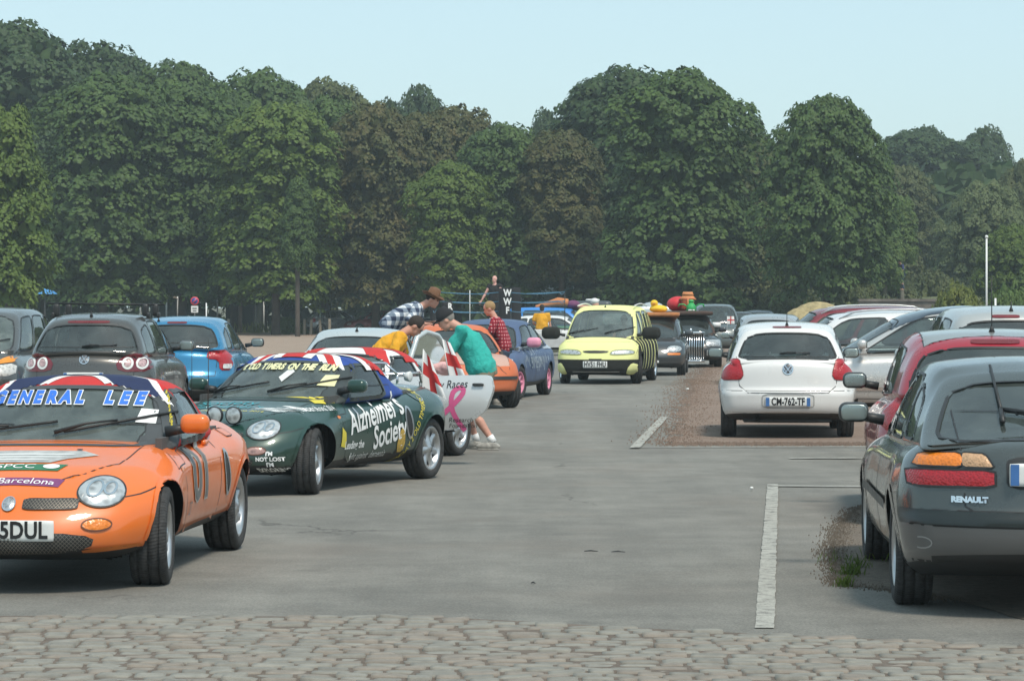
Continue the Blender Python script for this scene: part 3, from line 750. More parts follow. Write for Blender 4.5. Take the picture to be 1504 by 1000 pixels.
LEAF = {'green': leafmat('chestnut_leaves', (.052, .094, .024), (.082, .138, .030)), 'bright': leafmat('bright_chestnut_leaves', (.078, .128, .022), (.118, .172, .028)),
        'dark': leafmat('dark_leaves', (.034, .064, .022), (.054, .094, .028)), 'brown': leafmat('rusting_chestnut_leaves', (.070, .088, .026), (.118, .098, .034)),
        'olive': leafmat('olive_leaves', (.078, .100, .036), (.110, .125, .044)), 'pale': leafmat('pale_willow_leaves', (.105, .140, .055), (.140, .175, .070)),
        'yellow': leafmat('yellow_green_leaves', (.14, .17, .035), (.19, .21, .045)), 'fresh': leafmat('fresh_green_leaves', (.09, .15, .038), (.13, .19, .05))}
BARK = plain('bark', (.075, .060, .048), .95, var=.35, scale=3, bmp=.8); BARKP = plain('pale_bark', (.16, .15, .12), .9, var=.3, scale=3)
def crownshape(kind, t):
    "radius (0..1) of the crown at height fraction t"
    if kind == 'column': return (min(1, .80 + .9 * t) if t < .22 else 1) * (1 if t < .66 else math.sqrt(max(0, 1 - ((t - .66) / .34)**2.6)))
    if kind == 'round': return math.sqrt(max(0, 1 - (2 * t - .93)**2 / 1.14)) if t > .06 else .45
    if kind == 'cone': return (.55 + .45 * min(1, t / .2)) * (1 - .72 * max(0, t - .2) / .8) 
    return math.sqrt(max(0, 1 - (2 * t - 1)**2))
def crown_mesh(kind, h, rad, seed, leaf=.25, dens_=1., clump=.80):
    "leaves sit on drooping fans; the fans crowd along the boughs, so light falls on their tops and gaps stay dark"
    r = np.random.default_rng(seed); C = []; lob = [(r.uniform(0, 2 * PI), r.uniform(0, 1), r.uniform(.08, .24)) for _ in range(20)]
    area = 2 * PI * rad * h; nC = int(area / (clump**2 * 1.15) * dens_)
    for i in range(nC):
        t = r.uniform(0, 1)**.9; th = r.uniform(0, 2 * PI); k = crownshape(kind, t)
        for (a, b, s_) in lob: k += s_ * math.exp(-((t - b) / .13)**2) * max(0, math.cos(th - a))**6 - s_ * .25 * math.exp(-((t - b - .16) / .06)**2) * max(0, math.cos(th - a))**4
        dpt = 1 - abs(r.normal(0, .09)) - (.12 if r.random() < .3 else 0)
        k *= 1 + .07 * math.sin(3 * th + 5 * seed) * math.sin(7 * t + seed) + .05 * math.sin(5 * th + seed); R_ = rad * k * dpt; z = h * t + r.normal(0, .18)
        C.append((R_ * math.cos(th), R_ * math.sin(th), z, th, clump * r.uniform(.65, 1.3), t))
    C = np.array(C); K = int(50 * (clump / .95)**2 * (.30 / leaf)**2); n = len(C)
    u = r.uniform(0, 1, (n, K)); ph = r.uniform(0, 2 * PI, (n, K)); cr = C[:, 4:5]
    rr = np.sqrt(u) * cr; ox = rr * np.cos(ph); oy = rr * np.sin(ph); oz = -.62 * rr**2 / cr + r.normal(0, .05, (n, K)) - .28 * rr
    out = C[:, 3:4]; push = .25 * cr
    px = C[:, 0:1] + ox + push * np.cos(out); py = C[:, 1:2] + oy + push * np.sin(out); pz = C[:, 2:3] + oz - .25 * (np.cos(ph - out) * rr)
    nx = ox / cr * .9 + .45 * np.cos(out) + r.normal(0, .28, (n, K)); ny = oy / cr * .9 + .45 * np.sin(out) + r.normal(0, .28, (n, K)); nz = .85 + r.normal(0, .25, (n, K))
    N_ = np.stack([nx, ny, nz], -1).reshape(-1, 3); N_ /= np.linalg.norm(N_, axis=1, keepdims=True); c = np.stack([px, py, pz], -1).reshape(-1, 3)
    # loose leaves inside, so the crown is not hollow
    q = int(len(c) * .16); t = r.uniform(.03, .93, q); th = r.uniform(0, 2 * PI, q); k = np.array([crownshape(kind, x) for x in t]); R_ = rad * k * r.uniform(.1, .85, q)
    c = np.concatenate([c, np.stack([R_ * np.cos(th), R_ * np.sin(th), h * t], -1)]); m2 = r.normal(0, 1, (q, 3)); m2 /= np.linalg.norm(m2, axis=1, keepdims=True); N_ = np.concatenate([N_, m2])
    sc = leaf * r.uniform(.7, 1.35, len(c)) ; sc[-q:] *= 2.6
    up = r.normal(0, 1, (len(c), 3)); a = np.cross(N_, up); a /= np.linalg.norm(a, axis=1, keepdims=True); b = np.cross(N_, a)
    a *= sc[:, None] * .5; b *= sc[:, None] * .62
    dr = N_ * sc[:, None] * .16
    V = np.stack([c - b, c + a * .95 - dr, c + b, c - a * .95 - dr], 1).reshape(-1, 3)
    me = bpy.data.meshes.new('crown'); nf = len(c)
    me.vertices.add(nf * 4); me.vertices.foreach_set('co', V.ravel()); me.loops.add(nf * 4); me.loops.foreach_set('vertex_index', np.arange(nf * 4, dtype=np.int32))
    me.polygons.add(nf); me.polygons.foreach_set('loop_start', np.arange(0, nf * 4, 4, dtype=np.int32)); me.polygons.foreach_set('loop_total', np.full(nf, 4, dtype=np.int32)); me.update()
    me.materials.append(LEAF['green'])
    return me
def core_mesh(kind, h, rad, seed):
    V = []; F = []; n = 12; r = random.Random(seed)
    for i in range(9):
        t = .04 + .86 * i / 8
        for j in range(n): k = crownshape(kind, t) * rad * .60 * r.uniform(.8, 1.1); V.append((k * math.cos(2 * PI * j / n), k * math.sin(2 * PI * j / n), h * t))
    for i in range(8):
        for j in range(n): F.append((i * n + j, i * n + (j + 1) % n, (i + 1) * n + (j + 1) % n, (i + 1) * n + j))
    F += [tuple(reversed(range(n))), tuple(range(8 * n, 9 * n))]
    return V, F
PROTO = {}
def proto(kind, v):
    if (kind, v) not in PROTO:
        h, r_ = {'column': (15., 4.), 'round': (14., 6.), 'cone': (12., 3.), 'airy': (12., 4.2), 'weep': (12., 5.), 'bush': (3., 2.6)}[kind]
        kk = {'airy': 'ball', 'weep': 'round', 'bush': 'ball'}.get(kind, kind)
        me = crown_mesh(kk, h, r_, 31 * v + hash(kind) % 1 + len(kind), leaf={'airy': .22, 'weep': .20, 'bush': .14}.get(kind, .25), dens_={'airy': .55, 'weep': .85}.get(kind, .95), clump={'bush': .5, 'airy': .8, 'weep': 1.0}.get(kind, .78))
        PROTO[(kind, v)] = (me, h, r_, kk)
    return PROTO[(kind, v)]
def tree(px, top, hw, d, kind, leafk, label, v=0, bottom=2.2, name='chestnut_tree', cat='tree', group=None, bark=None, zbase=0., lean=0, rz=None):
    hw = hw * (1.13 if kind == 'column' else 1); x = (px - CX) / FPX * d; zt_ = EYE - (top - HY) / FPX * d; rad = hw / FPX * d
    me, h0, r0, kk = proto(kind, v); h = zt_ - zbase - bottom; t = thing(name, label, cat, (x, d, zbase), 0, group)
    c = link(bpy.data.objects.new('crown', me), t); c.location = (0, 0, bottom); c.scale = (rad / r0 * .93, rad / r0 * .93, h / h0 * .985); c.rotation_euler = (0, 0, rz if rz is not None else px * .7 + d)
    c.material_slots[0].link = 'OBJECT'; c.material_slots[0].material = LEAF[leafk]
    r = random.Random(px + d); tr = MB(); rt = max(.12, h * .021)
    pts = [(0, 0, -.3), (0, 0, .3), (lean * .3, .05, bottom), (lean, r.uniform(-.2, .2), bottom + h * .3), (lean * 1.3 + r.uniform(-.3, .3), r.uniform(-.3, .3), bottom + h * .62), (lean * 1.3, .1, bottom + h * .86)]
    tr.tube(pts, [rt * 1.5, rt * 1.08, rt, rt * .8, rt * .45, rt * .12], n=9)
    for i in range(9):
        z = bottom + h * r.uniform(.0, .62); th = r.uniform(0, 2 * PI); l = rad * r.uniform(.55, .85); cs, sn = math.cos(th), math.sin(th)
        tr.tube([(lean * .5, 0, z), (cs * l * .5, sn * l * .5, z + l * .22), (cs * l, sn * l, z + l * .30)], [rt * .36, rt * .24, rt * .06], n=6)
    tr.build('trunk', bark or BARK, t)
    return t
GR1 = 'chestnut trees along the far edge of the sand square'
T = tree
# standing behind, seen over the front row
T(25, 28, 95, 186, 'column', 'dark', 'tall dark tree at the left edge, highest top of the left part of the row', 1, group=GR1)
T(150, 55, 80, 190, 'column', 'dark', 'dark tree whose top shows above the far left chestnuts', 2, group=GR1)
T(262, 84, 75, 186, 'column', 'green', 'dark green tree top showing above and behind, second dip of the skyline from the left', 3, group=GR1)
T(385, 98, 75, 184, 'column', 'green', 'green tree top standing slightly taller behind the bright green chestnut', 0, group=GR1)
T(480, 114, 70, 186, 'column', 'olive', 'olive green tree top showing behind, left of the rusty brown chestnuts', 1, group=GR1)
T(620, 122, 60, 215, 'airy', 'dark', 'distant thin crowned tree poking up above the rusty brown chestnuts', 0, name='far_tree', bark=BARKP)
T(575, 140, 40, 200, 'airy', 'dark', 'small distant tree top left of the thin crowned one above the brown chestnuts', 1, name='far_tree')
T(805, 155, 45, 215, 'airy', 'dark', 'distant tree top in the dip left of the tallest dark pair', 1, name='far_tree')
# the front row
T(14, 148, 60, 128, 'cone', 'bright', 'young conical chestnut with a bright skirt, nearest tree at the left edge', 0, bottom=2.0, name='young_chestnut_tree')
T(62, 165, 70, 182, 'column', 'dark', 'dark tree in the gap beside the young conical chestnut', 3, group=GR1)
T(152, 104, 84, 163, 'column', 'green', 'broad domed green chestnut, first full crown from the left', 0, group=GR1)
T(268, 122, 80, 165, 'column', 'green', 'green chestnut whose trunk stands behind the round parking sign', 1, group=GR1)
T(405, 148, 76, 158, 'column', 'bright', 'brightest green chestnut with low hanging boughs, right of the round sign', 2, group=GR1)
T(345, 135, 52, 172, 'column', 'green', 'narrow green chestnut squeezed left of the brightest green one', 3, group=GR1)
T(478, 138, 58, 166, 'column', 'green', 'green chestnut right of the brightest one, behind a slim bare trunk', 0, group=GR1)
T(552, 150, 62, 162, 'column', 'brown', 'rusty brown topped chestnut, leftmost of the brown ones', 1, group=GR1)
T(612, 160, 55, 166, 'column', 'brown', 'brown chestnut above the man in the brown hat', 2, group=GR1)
T(672, 150, 58, 168, 'column', 'brown', 'reddest chestnut crown in the middle of the row', 3, group=GR1)
T(738, 178, 62, 160, 'column', 'green', 'green chestnut above the wrestling ring car', 0, group=GR1)
T(660, 235, 50, 154, 'column', 'bright', 'shorter green chestnut in front of the reddest crown', 1, group=GR1)
T(822, 186, 52, 158, 'column', 'brown', 'brown and green chestnut left of the tall dark pair, over the striped tent', 2, bottom=3.4, group=GR1, lean=.5)
T(775, 240, 45, 168, 'column', 'green', 'green crown low between the ring car chestnut and the brown one over the tent', 3, bottom=3.2, group=GR1)
# the tall pair and what stands to their right
T(915, 94, 92, 168, 'column', 'dark', 'tallest dark tree left of centre right, above the yellow people carrier', 0, bottom=1.6, name='tall_chestnut_tree')
T(1002, 98, 88, 150, 'column', 'green', 'tall green tree above the silver grille car, right one of the tallest pair', 1, bottom=1.2, name='tall_chestnut_tree')
T(905, 215, 60, 185, 'column', 'dark', 'dark tree low behind the tallest pair', 2, bottom=.8, name='chestnut_tree')
T(1090, 192, 62, 156, 'column', 'olive', 'olive tree between the tall pair and the big round dome', 3, bottom=1., name='chestnut_tree')
T(1098, 156, 42, 230, 'airy', 'dark', 'distant thin tree top right of the tallest pair', 0, name='far_tree')
T(1214, 138, 100, 142, 'round', 'green', 'big round domed chestnut with a bare trunk, behind the white hatchback', 0, bottom=1.6, zbase=.9, name='round_chestnut_tree')
T(1130, 330, 50, 160, 'column', 'olive', 'low olive tree left of the big round dome', 0, bottom=.6)
T(1320, 240, 42, 190, 'column', 'olive', 'olive tree against the right flank of the big round dome', 2, bottom=1., name='chestnut_tree', zbase=1)
T(1355, 182, 62, 250, 'airy', 'dark', 'distant grey green tree on the right skyline, left of the last one', 0, name='far_tree', zbase=2, bark=BARKP)
T(1342, 190, 60, 235, 'column', 'dark', 'far dark tree with pale stems beyond the slope', 1, name='far_tree', zbase=2, bark=BARKP, bottom=5.5)
T(1448, 182, 52, 245, 'airy', 'dark', 'distant tree at the right end of the skyline with sky showing through', 1, name='far_tree', zbase=2)
T(1402, 205, 60, 238, 'column', 'dark', 'far dark tree between the two highest tops on the right skyline', 3, name='far_tree', zbase=2, bark=BARKP, bottom=4)
T(1300, 292, 26, 150, 'cone', 'fresh', 'small fresh green birch between the round dome and the dark wood', 0, zbase=1.2, bottom=1.6, name='birch_tree', bark=BARKP)
T(1325, 286, 22, 156, 'cone', 'fresh', 'slim light green birch with a pale stem above the slope', 0, zbase=1.6, bottom=2.6, name='birch_tree', bark=BARKP)
T(1445, 262, 62, 172, 'weep', 'pale', 'pale drooping willow at the right, left one of two', 0, zbase=.8, bottom=1., name='willow_tree')
T(1512, 232, 60, 180, 'weep', 'olive', 'drooping willow cut by the right edge of the picture', 1, zbase=.8, bottom=1., name='willow_tree')
T(1488, 328, 55, 150, 'round', 'bright', 'round leafy tree behind the tall white pole at the right edge', 1, zbase=.5, bottom=.8, name='round_tree')
B = lambda px, top, hw, d, l, lab, v=0: tree(px, top, hw, d, 'bush', l, lab, v, bottom=.15, name='bush', cat='bush', group='bushes on the slope')
B(1412, 418, 34, 112, 'yellow', 'yellow green bush left of the tall white pole'); B(1392, 430, 24, 115, 'yellow', 'small yellow bush in front of the stone wall', 1)
B(1480, 420, 34, 110, 'fresh', 'green bush right of the tall white pole'); B(1300, 402, 55, 158, 'olive', 'wide olive bush on top of the slope', 1)
B(1370, 398, 50, 165, 'olive', 'low bush on top of the stone wall'); B(1160, 418, 45, 150, 'olive', 'bush at the foot of the big round chestnut, left side')
B(1262, 415, 40, 140, 'olive', 'bush at the foot of the big round chestnut, right side', 1); B(1110, 400, 40, 165, 'dark', 'dark bush under the tall trees', 1)
B(1238, 396, 50, 170, 'dark', 'dark bush behind the trunk of the round chestnut'); B(422, 465, 14, 160, 'fresh', 'small green shrub at the foot of a chestnut trunk behind the sand', 1)
# slim bare trunks that show under the row
for i, (px, d, lab) in enumerate(((437, 150, 'slim bare trunk standing right of the bright chestnut'), (353, 170, 'slim bare trunk right of the round sign'))):
    tree(px, 260, 26, d, 'cone', 'green', lab, 0, bottom=4.0, name='young_tree', group='young trees under the row')
# the dark wood behind everything: too many stems to count
def wood(name, x0, x1, y, h, seed, leafk, label):
    r = np.random.default_rng(seed); n = int((x1 - x0) * h * (9 if y > 220 else 5)); c = np.stack([r.uniform(x0, x1, n), y + r.uniform(-3, 3, n), r.uniform(0, 1, n)**.8 * h], -1)
    N_ = r.normal(0, 1, (n, 3)) + np.array([0, -.8, .6]); N_ /= np.linalg.norm(N_, axis=1, keepdims=True); a = np.cross(N_, r.normal(0, 1, (n, 3))); a /= np.linalg.norm(a, axis=1, keepdims=True); b = np.cross(N_, a)
    s = r.uniform(.22, .5, n)[:, None] if y > 220 else r.uniform(.4, .8, n)[:, None]; V = np.stack([c - b * s, c + a * s * .8, c + b * s, c - a * s * .8], 1).reshape(-1, 3); F = np.arange(n * 4).reshape(-1, 4)
    o = mesh(name, V, F, LEAF[leafk], None, False); tag(o, label, kind='stuff')
wood('woodland', -60, 50, 200, 12, 3, 'dark', 'wood behind the row of chestnuts, coloured dark for the shade there')  # closes the gaps under the crowns; its dark leaves paint the shade
wood('woodland', -58, 12, 188, 7.5, 5, 'dark', 'undergrowth coloured dark for the shade below the row of chestnuts')  # dark leaf colour stands for the shade below the crowns
wood('woodland', 20, 110, 262, 11, 4, 'dark', 'far wood behind the right hand trees')
# the bank and wall at the right
bk = MB(); V = []; F = []; r = random.Random(2); nx, ny = 60, 12
for j in range(ny + 1):
    for i in range(nx + 1):
        x = 10 + i * 1.3; y = 138 + j * 11; h = 2.6 * sst(0, 2.2, j) * sst(13, 22, x) + r.uniform(-.1, .1); V.append((x, y, -.3 + float(h)))
for j in range(ny):
    for i in range(nx): a = j * (nx + 1) + i; F.append((a, a + 1, a + nx + 2, a + nx + 1))
GRASS = gravel('rough_grass', (.10, .12, .045), (.15, .15, .06), (.24, .21, .10))
tag(mesh('grass_bank', V, F, GRASS), kind='structure')
w_ = MB(); x0, x1 = (1262 - CX) / FPX * 132, (1392 - CX) / FPX * 132
w_.box(((x0 + x1) / 2, 132, .85), (x1 - x0, .6, 2.1), 0); w_.box(((x0 + x1) / 2, 132, 1.95), (x1 - x0 + .1, .75, .12), 0)
wl = w_.build('stone_wall', [plain('rubble_stone', (.17, .145, .125), .95, var=.45, scale=2.2, bmp=.8)], None, False); tag(wl, 'low brown rubble stone wall below the slope at the right', 'wall')
h_ = MB(); xa = (1201 - CX) / FPX * 136; h_.sph((xa, 136, .4), (1.7, 1.0, 1.5), 0, 12); h_.sph((xa - .9, 135.6, .3), (1.1, 1., 1.3), 0, 10); h_.sph((xa + .8, 136, .3), (1.1, 1., 1.35), 0, 10)
tag(h_.build('hay_heap', [plain('dry_hay', (.36, .29, .15), 1, var=.35, scale=4, bmp=.9)]), 'heap of dry hay beside the trunk of the big round chestnut', 'hay')
# weeds in the crack by the verge, tufts below the trees
def grass(name, spots, label, mt, hmax=.16):
    r = random.Random(11); V = []; F = []
    for (x, y, n, sp) in spots:
        for _ in range(n):
            a = r.uniform(0, 2 * PI); q = abs(r.gauss(0, sp)); bx, by = x + q * math.cos(a), y + q * math.sin(a); h = r.uniform(.3, 1) * hmax; t = r.uniform(0, 2 * PI); l = r.uniform(.1, .5) * h; w2 = .05 * hmax
            o = len(V); V += [(bx - w2 * math.sin(t), by + w2 * math.cos(t), 0), (bx + w2 * math.sin(t), by - w2 * math.cos(t), 0), (bx + l * math.cos(t) * .5, by + l * math.sin(t) * .5, h * .65), (bx + l * math.cos(t) * 1.3, by + l * math.sin(t) * 1.3, h)]
            F += [(o, o + 1, o + 2), (o + 2, o + 1, o + 3)]
    tag(mesh(name, V, F, mt, None, False), label, kind='stuff')
g1 = G(1248, 845); g2 = G(1240, 862); g3 = G(1262, 835)
grass('weeds', [(g1.x, g1.y, 120, .05), (g2.x, g2.y, 90, .03), (g3.x, g3.y, 50, .05), (g1.x + .12, g1.y + .9, 40, .2)], 'tuft of weeds growing at the edge of the brown gravel', LEAF['bright'], .085)
rr_ = random.Random(5)
grass('grass_tufts', [(rr_.uniform(-32, 2), rr_.uniform(168, 173), 14, .5) for _ in range(130)] + [((px - CX) / FPX * 165, 165, 60, .5) for px in (455, 460, 478, 486, 492, 500)], 'rough grass along the far edge of the sand', LEAF['yellow'], .75)
# ---------------------------------------------------------------- the cars
def roadster(mats, **k):
    sp = dict(wb=2.375, fo=.74, ro=.80, W=.815, H=1.25, wr=.292, cell=.03, mats=mats, r=(.34, .20, .14),
        zt=[(1.93, .55), (1.75, .635), (1.45, .705), (1.1, .765), (.72, .83), (.2, .845), (-.5, .86), (-1.1, .885), (-1.6, .90), (-1.99, .87)],
        zb=[(1.93, .19), (1.2, .17), (0, .19), (-1.2, .19), (-1.99, .30)], offF=[(0, -.10), (.18, -.01), (.35, 0), (.55, -.03), (.8, -.13), (1, -.28)],
        offB=[(0, -.14), (.3, 0), (.7, -.02), (1, -.14)], bowF=.35, bowB=.30, crown=.055, flare=.035, wp=[(1.93, .93), (1.2, 1.0), (0, .975), (-1.1, 1), (-1.99, .90)],
        ws=[(0, .90), (.2, .965), (.5, 1), (.75, .99), (1, .93)], spokew=(.045, .020, .040), roofname='soft_top', track=.70,
        cab=dict(xf=(.80, .20), xb=(-1.22, -.62), w=(.745, .56), roof=[(-1, 1.08), (-.6, 1.17), (0, 1.205), (.6, 1.205), (1, 1.165)], crown=.05, bow=(.17, .12), r=(.12, .14, .10), taper=(.02, .09)))
    sp.update(k); return sp
def hatch(mats, W=.84, H=1.46, wb=2.47, fo=.80, ro=.68, belt=.93, nose=.62, tail=1.0, xf=(1.22, .42), xb=(-1.84, -1.42), w=None, wt=.58, wr=.305, **k):
    F, B = wb / 2 + fo, -wb / 2 - ro
    sp = dict(wb=wb, fo=fo, ro=ro, W=W, H=H, wr=wr, mats=mats, r=(.26, .16, .12),
        zt=[(F, nose), (F - .2, nose + .11), (F - .5, nose + (belt - nose) * .68), (xf[0], belt - .03), (xf[0] - .6, belt), (B + .6, (belt + tail) / 2 + .01), (B, tail)],
        zb=[(F, .21), (F - .6, .19), (B + .6, .20), (B, .27)], offF=[(0, -.08), (.2, 0), (.5, 0), (.75, -.06), (1, -.18)], offB=[(0, -.10), (.18, 0), (.42, 0), (.52, -.05), (1, -.13)],
        cab=dict(xf=xf, xb=xb, w=(w or W - .075, wt), roof=[(-1, H - .08), (-.6, H - .02), (0, H), (.55, H - .015), (1, H - .07)], crown=.045))
    c = k.pop('cab', None)
    if c: sp['cab'].update(c)
    sp.update(k); return sp
def place(fpt, rpt, side, sp):
    "from the ground points of a front and a rear wheel on one side -> middle of the car and heading"
    d = Vector((fpt[0] - rpt[0], fpt[1] - rpt[1])); a = math.atan2(d.y, d.x); m = (Vector(fpt[:2]) + Vector(rpt[:2])) / 2
    n = Vector((-math.sin(a), math.cos(a))) * (1 if side == 'L' else -1); m = m - n * (sp.get('track', sp['W'] - .11))
    return (m.x, m.y, 0), math.degrees(a)
def lines(c, polys, proj='L', w=.009, name='panel_gap', mat=None, lift=.0015):
    mb = MB()
    for p in polys:
        for pj in (('L', 'R') if proj == 'L' else (proj,)): c.ribbon(mb, dens(p, .04, False), pj, w, lift, False)
    if mb.v: mb.build(name, mat or BLACK, c.root)
def handle(c, x, z, mat, proj='LR', w=.17):
    for pj in proj:
        h = c.hit(pj, x, z, .012)
        if h:
            m = MB(); m.box(h[0], (w, .035, .035), r=.015); m.build('door_handle', mat, c.root)
def ring(c, name, proj, poly, mat, w, lift, parent=None):
    mb = MB(); c.ribbon(mb, dens(poly, .02), proj, w, lift); return mb.build(name, mat, parent or c.root) if mb.v else None
def grille(c, name, proj, poly, lift=.003, mesh_w=.003, step=.022, mat=None, frame=None, parent=None):
    o = c.patch(name, proj, poly, BLACK, lift + .006, rim=frame, step=.025)
    P_ = np.array(poly); lo, hi = P_.min(0), P_.max(0); mb = MB()
    for sgn in (1, -1):
        k = lo[0] - (hi[1] - lo[1])
        while k < hi[0] + (hi[1] - lo[1]):
            n = int((hi[1] - lo[1]) / .006) + 1
            pts = [(k + (t / n) * (hi[1] - lo[1]), lo[1] + (t / n if sgn > 0 else 1 - t / n) * (hi[1] - lo[1])) for t in range(n + 1)]
            ins = inpoly(np.array(pts), [tuple(q) for q in poly]); run = [p for p, i in zip(pts, ins) if i]
            if len(run) > 1: c.ribbon(mb, run[::2] + [run[-1]], proj, mesh_w, lift + .009, False)
            k += step
    if mb.v and o: mb.build('mesh_wire', mat or plain('grille_wire', (.22, .20, .17), .4, .7), o)
    return o

# ---- 1 the orange roadster
ORANGE = paint('orange_paint', (.80, .165, .012)); NAVY = plain('navy_cloth', (.018, .030, .085), .9); REDC = plain('red_cloth', (.52, .035, .035), .9)
WHC = plain('white_cloth', (.75, .75, .74), .9, var=.05); BLUEC = plain('blue_cloth', (.03, .075, .30), .9); BLACKC = plain('black_cloth', (.02, .021, .024), .95, bmp=.3)
DGLASS = glass('windscreen_glass', (.50, .58, .56), .28)  # dust film thickened, its pale colour also stands for sky reflections
def roadster_common(c, door_mat, headlens=HEAD, ind=ORANGEL, hz=.575, sidevent=True):
    b = c.mats['body']
    c.reg('bonnet', 'T', [(.78, -.56), (.78, .56), (1.25, .52), (1.48, .36), (1.62, .20), (1.65, 0), (1.62, -.20), (1.48, -.36), (1.25, -.52)], b, nmin=.4, shell='low')
    c.reg('door', 'L', [(.72, .86), (.70, .60), (.62, .30), (.50, .24), (-.36, .24), (-.47, .32), (-.50, .60), (-.44, .92), (.72, .92)], door_mat, mirror=True, shell='low')
    c.reg('windscreen_frame', 'L', c.mapc([(1.12, -.15), (.87, -.15), (.87, .96), (1.12, .96)]), c.mats['seal'], nmin=-.05, shell='cab', mirror=True)
    c.windows([(.84, -.12, .13, .88, .88)], front=(.92, .10, .93), back=(.6, .35, .85), glassf=DGLASS, seal=.05)
    c.windows([(-.22, -.62, .16, .80, .60)], None, None) if False else None
    c.build()
    for sg, nm in ((1, 'L'), (-1, 'R')):
        e = ellipse(sg * .495, hz, .128, .080, 32, sg * -.16); o = c.patch('headlight', 'F', e, headlens, .006, .022, rim=(CHROME if False else BLACK, .012), step=.03)
        if o:
            for dx, rr, mt in ((-.035, .040, CHROME), (.045, .030, CHROME)):
                ring(c, 'reflector', 'F', ellipse(sg * (.495 + dx), hz + .004, rr, rr, 16), mt, .014, .031, o)
        c.patch('indicator', 'F', ellipse(sg * .50, hz - .175, .078, .034, 24), ind, .006, .01, rim=(plain('lamp_surround', (.10, .03, .01), .5), .008))
    if sidevent:
        for pj in 'LR':
            o = c.patch('side_vent', pj, ellipse(-.66, .56, .060, .150, 24, -.28), BLACK, .004, rim=(ALLOY, .026))
    for pj in 'LR': c.patch('side_repeater', pj, ellipse(.78, .66, .03, .014, 12), ORANGEL, .004)
    lines(c, [[(1.80, .52), (1.5, .56), (1.32, .60)]], 'L')
    handle(c, -.33, .76, b, w=.15)
    return c
sp = roadster({'body': ORANGE, 'roof': REDC, 'seal': plain('windscreen_frame', (.06, .065, .068), .45), 'arch': ORANGE}, rhd=True)
loc, hd = place((-2.135, 16.2), (-1.955, 18.52), 'L', sp)
c = orange = Car('orange roadster with red and navy soft top and blue windscreen lettering', 'car', loc, hd, sp, name='roadster', cell=.028)
roadster_common(c, ORANGE)
c.wheels(6, .70, steer=6, width=.215); c.mirrors(ORANGE, z=.925, x=.50, yb=.72, size=.86)
# flag bands across the soft top
def bands(c, lst, name='flag_band', z0=.003):
    for i, (poly, mt) in enumerate(lst):
        o = c.patch(name, 'T', poly, mt, z0 + .0015 * i, step=.04, keep=lambda h: h[1].z > .5 and h[0].z > .98 and h[0].x < c.cab['xf'][1] - .02)
def strip(x0, y0, x1, y1, w):
    a = np.array([x0, y0]); b = np.array([x1, y1]); d = b - a; n = np.array([-d[1], d[0]]) / np.linalg.norm(d) * w / 2
    return [tuple(a + n), tuple(a - n), tuple(b - n), tuple(b + n)]
bands(c, [(strip(.42, -.62, -1.0, .62, .34), WHC), (strip(.42, .62, -1.0, -.62, .34), WHC), (strip(.42, -.62, -1.0, .62, .24), NAVY), (strip(.42, .62, -1.0, -.62, .24), NAVY)])
SIGNB = plain('sign_blue', (.035, .16, .62), .45)
# windscreen lettering follows the top edge of the glass
def arctext(c, txt, y0, y1, z, sag, size, mat, outline=None, bold=.012, proj='F', name='windscreen_lettering', lift=.008, slope=0.):
    m = MB(); ms = [mat] + ([outline[0]] if outline else []); n = len(txt); o_ = []
    for i, ch in enumerate(txt):
        if ch == ' ': continue
        u = (i + .5) / n; y = y0 + (y1 - y0) * u; zz = z - sag * (2 * u - 1)**2 + slope * (u - .5); rot = math.atan2(-sag * 4 * (2 * u - 1) + slope, (y1 - y0)) * (1 if y1 > y0 else -1)
        for li, (bd, lf, mi) in enumerate((([(bold + outline[1], lift, 1)] if outline else []) + [(bold, lift + .003, 0)])):
            v, f = textvf(ch, size, bd, 'CENTER'); X = v[:, 0] * math.cos(rot) - v[:, 1] * math.sin(rot); Y = v[:, 0] * math.sin(rot) + v[:, 1] * math.cos(rot)
            c.drape(np.stack([y + X * (1 if y1 > y0 else -1), zz + Y], 1), f, proj, lf, .06, mb=m, m=mi)
    ob = m.build(name, ms, c.root); ob['label'] = 'lettering reading ' + txt; return ob
arctext(c, 'GENERAL LEE', -.52, .47, 1.072, .012, .098, SIGNB, (WHITE, .005), bold=.006)
c.text('Gumball Run', 'L', .52, 1.0, .075, YELLOWV, rot=-.78, lift=.02, name='yellow_lettering', label='yellow lettering up the windscreen pillar') if False else None
# bonnet stickers
o = c.patch('bonnet_sticker', 'T', [(1.02, -.40), (1.02, .26), (1.10, .36), (1.22, .20), (1.33, .12), (1.33, -.40)], plain('grey_vinyl', (.42, .43, .42), .5, var=.25, scale=14), .004)
for xx, y0, y1 in ((1.10, -.36, .24), (1.17, -.38, .20), (1.24, -.34, .12)): c.patch('sticker_mark', 'T', chaikin([(xx, y0), (xx, y1), (xx + .035, y1 - .05), (xx + .035, y0 + .03)], 2), PLATEW, .006)
o = c.patch('green_sticker', 'T', [(1.37, -.42), (1.37, .24), (1.48, .20), (1.48, -.42)], plain('green_vinyl', (.03, .16, .08), .5), .004)
c.text('NSPCC', 'T', 1.425, -.10, .10, WHITE, .007, name='sticker_lettering')
c.patch('sticker_disc', 'T', ellipse(1.42, .15, .038, .05, 20), WHITE, .007)
o = c.patch('purple_sticker', 'T', [(1.58, -.36), (1.58, .27), (1.665, .25), (1.665, -.36)], plain('purple_vinyl', (.20, .05, .16), .5), .004)
c.text('Barcelona', 'T', 1.622, .05, .085, WHITE, .007, name='sticker_lettering', shear=.1); c.text('To', 'T', 1.622, -.24, .085, plain('sky_vinyl', (.12, .42, .65), .5), .007, name='sticker_lettering')
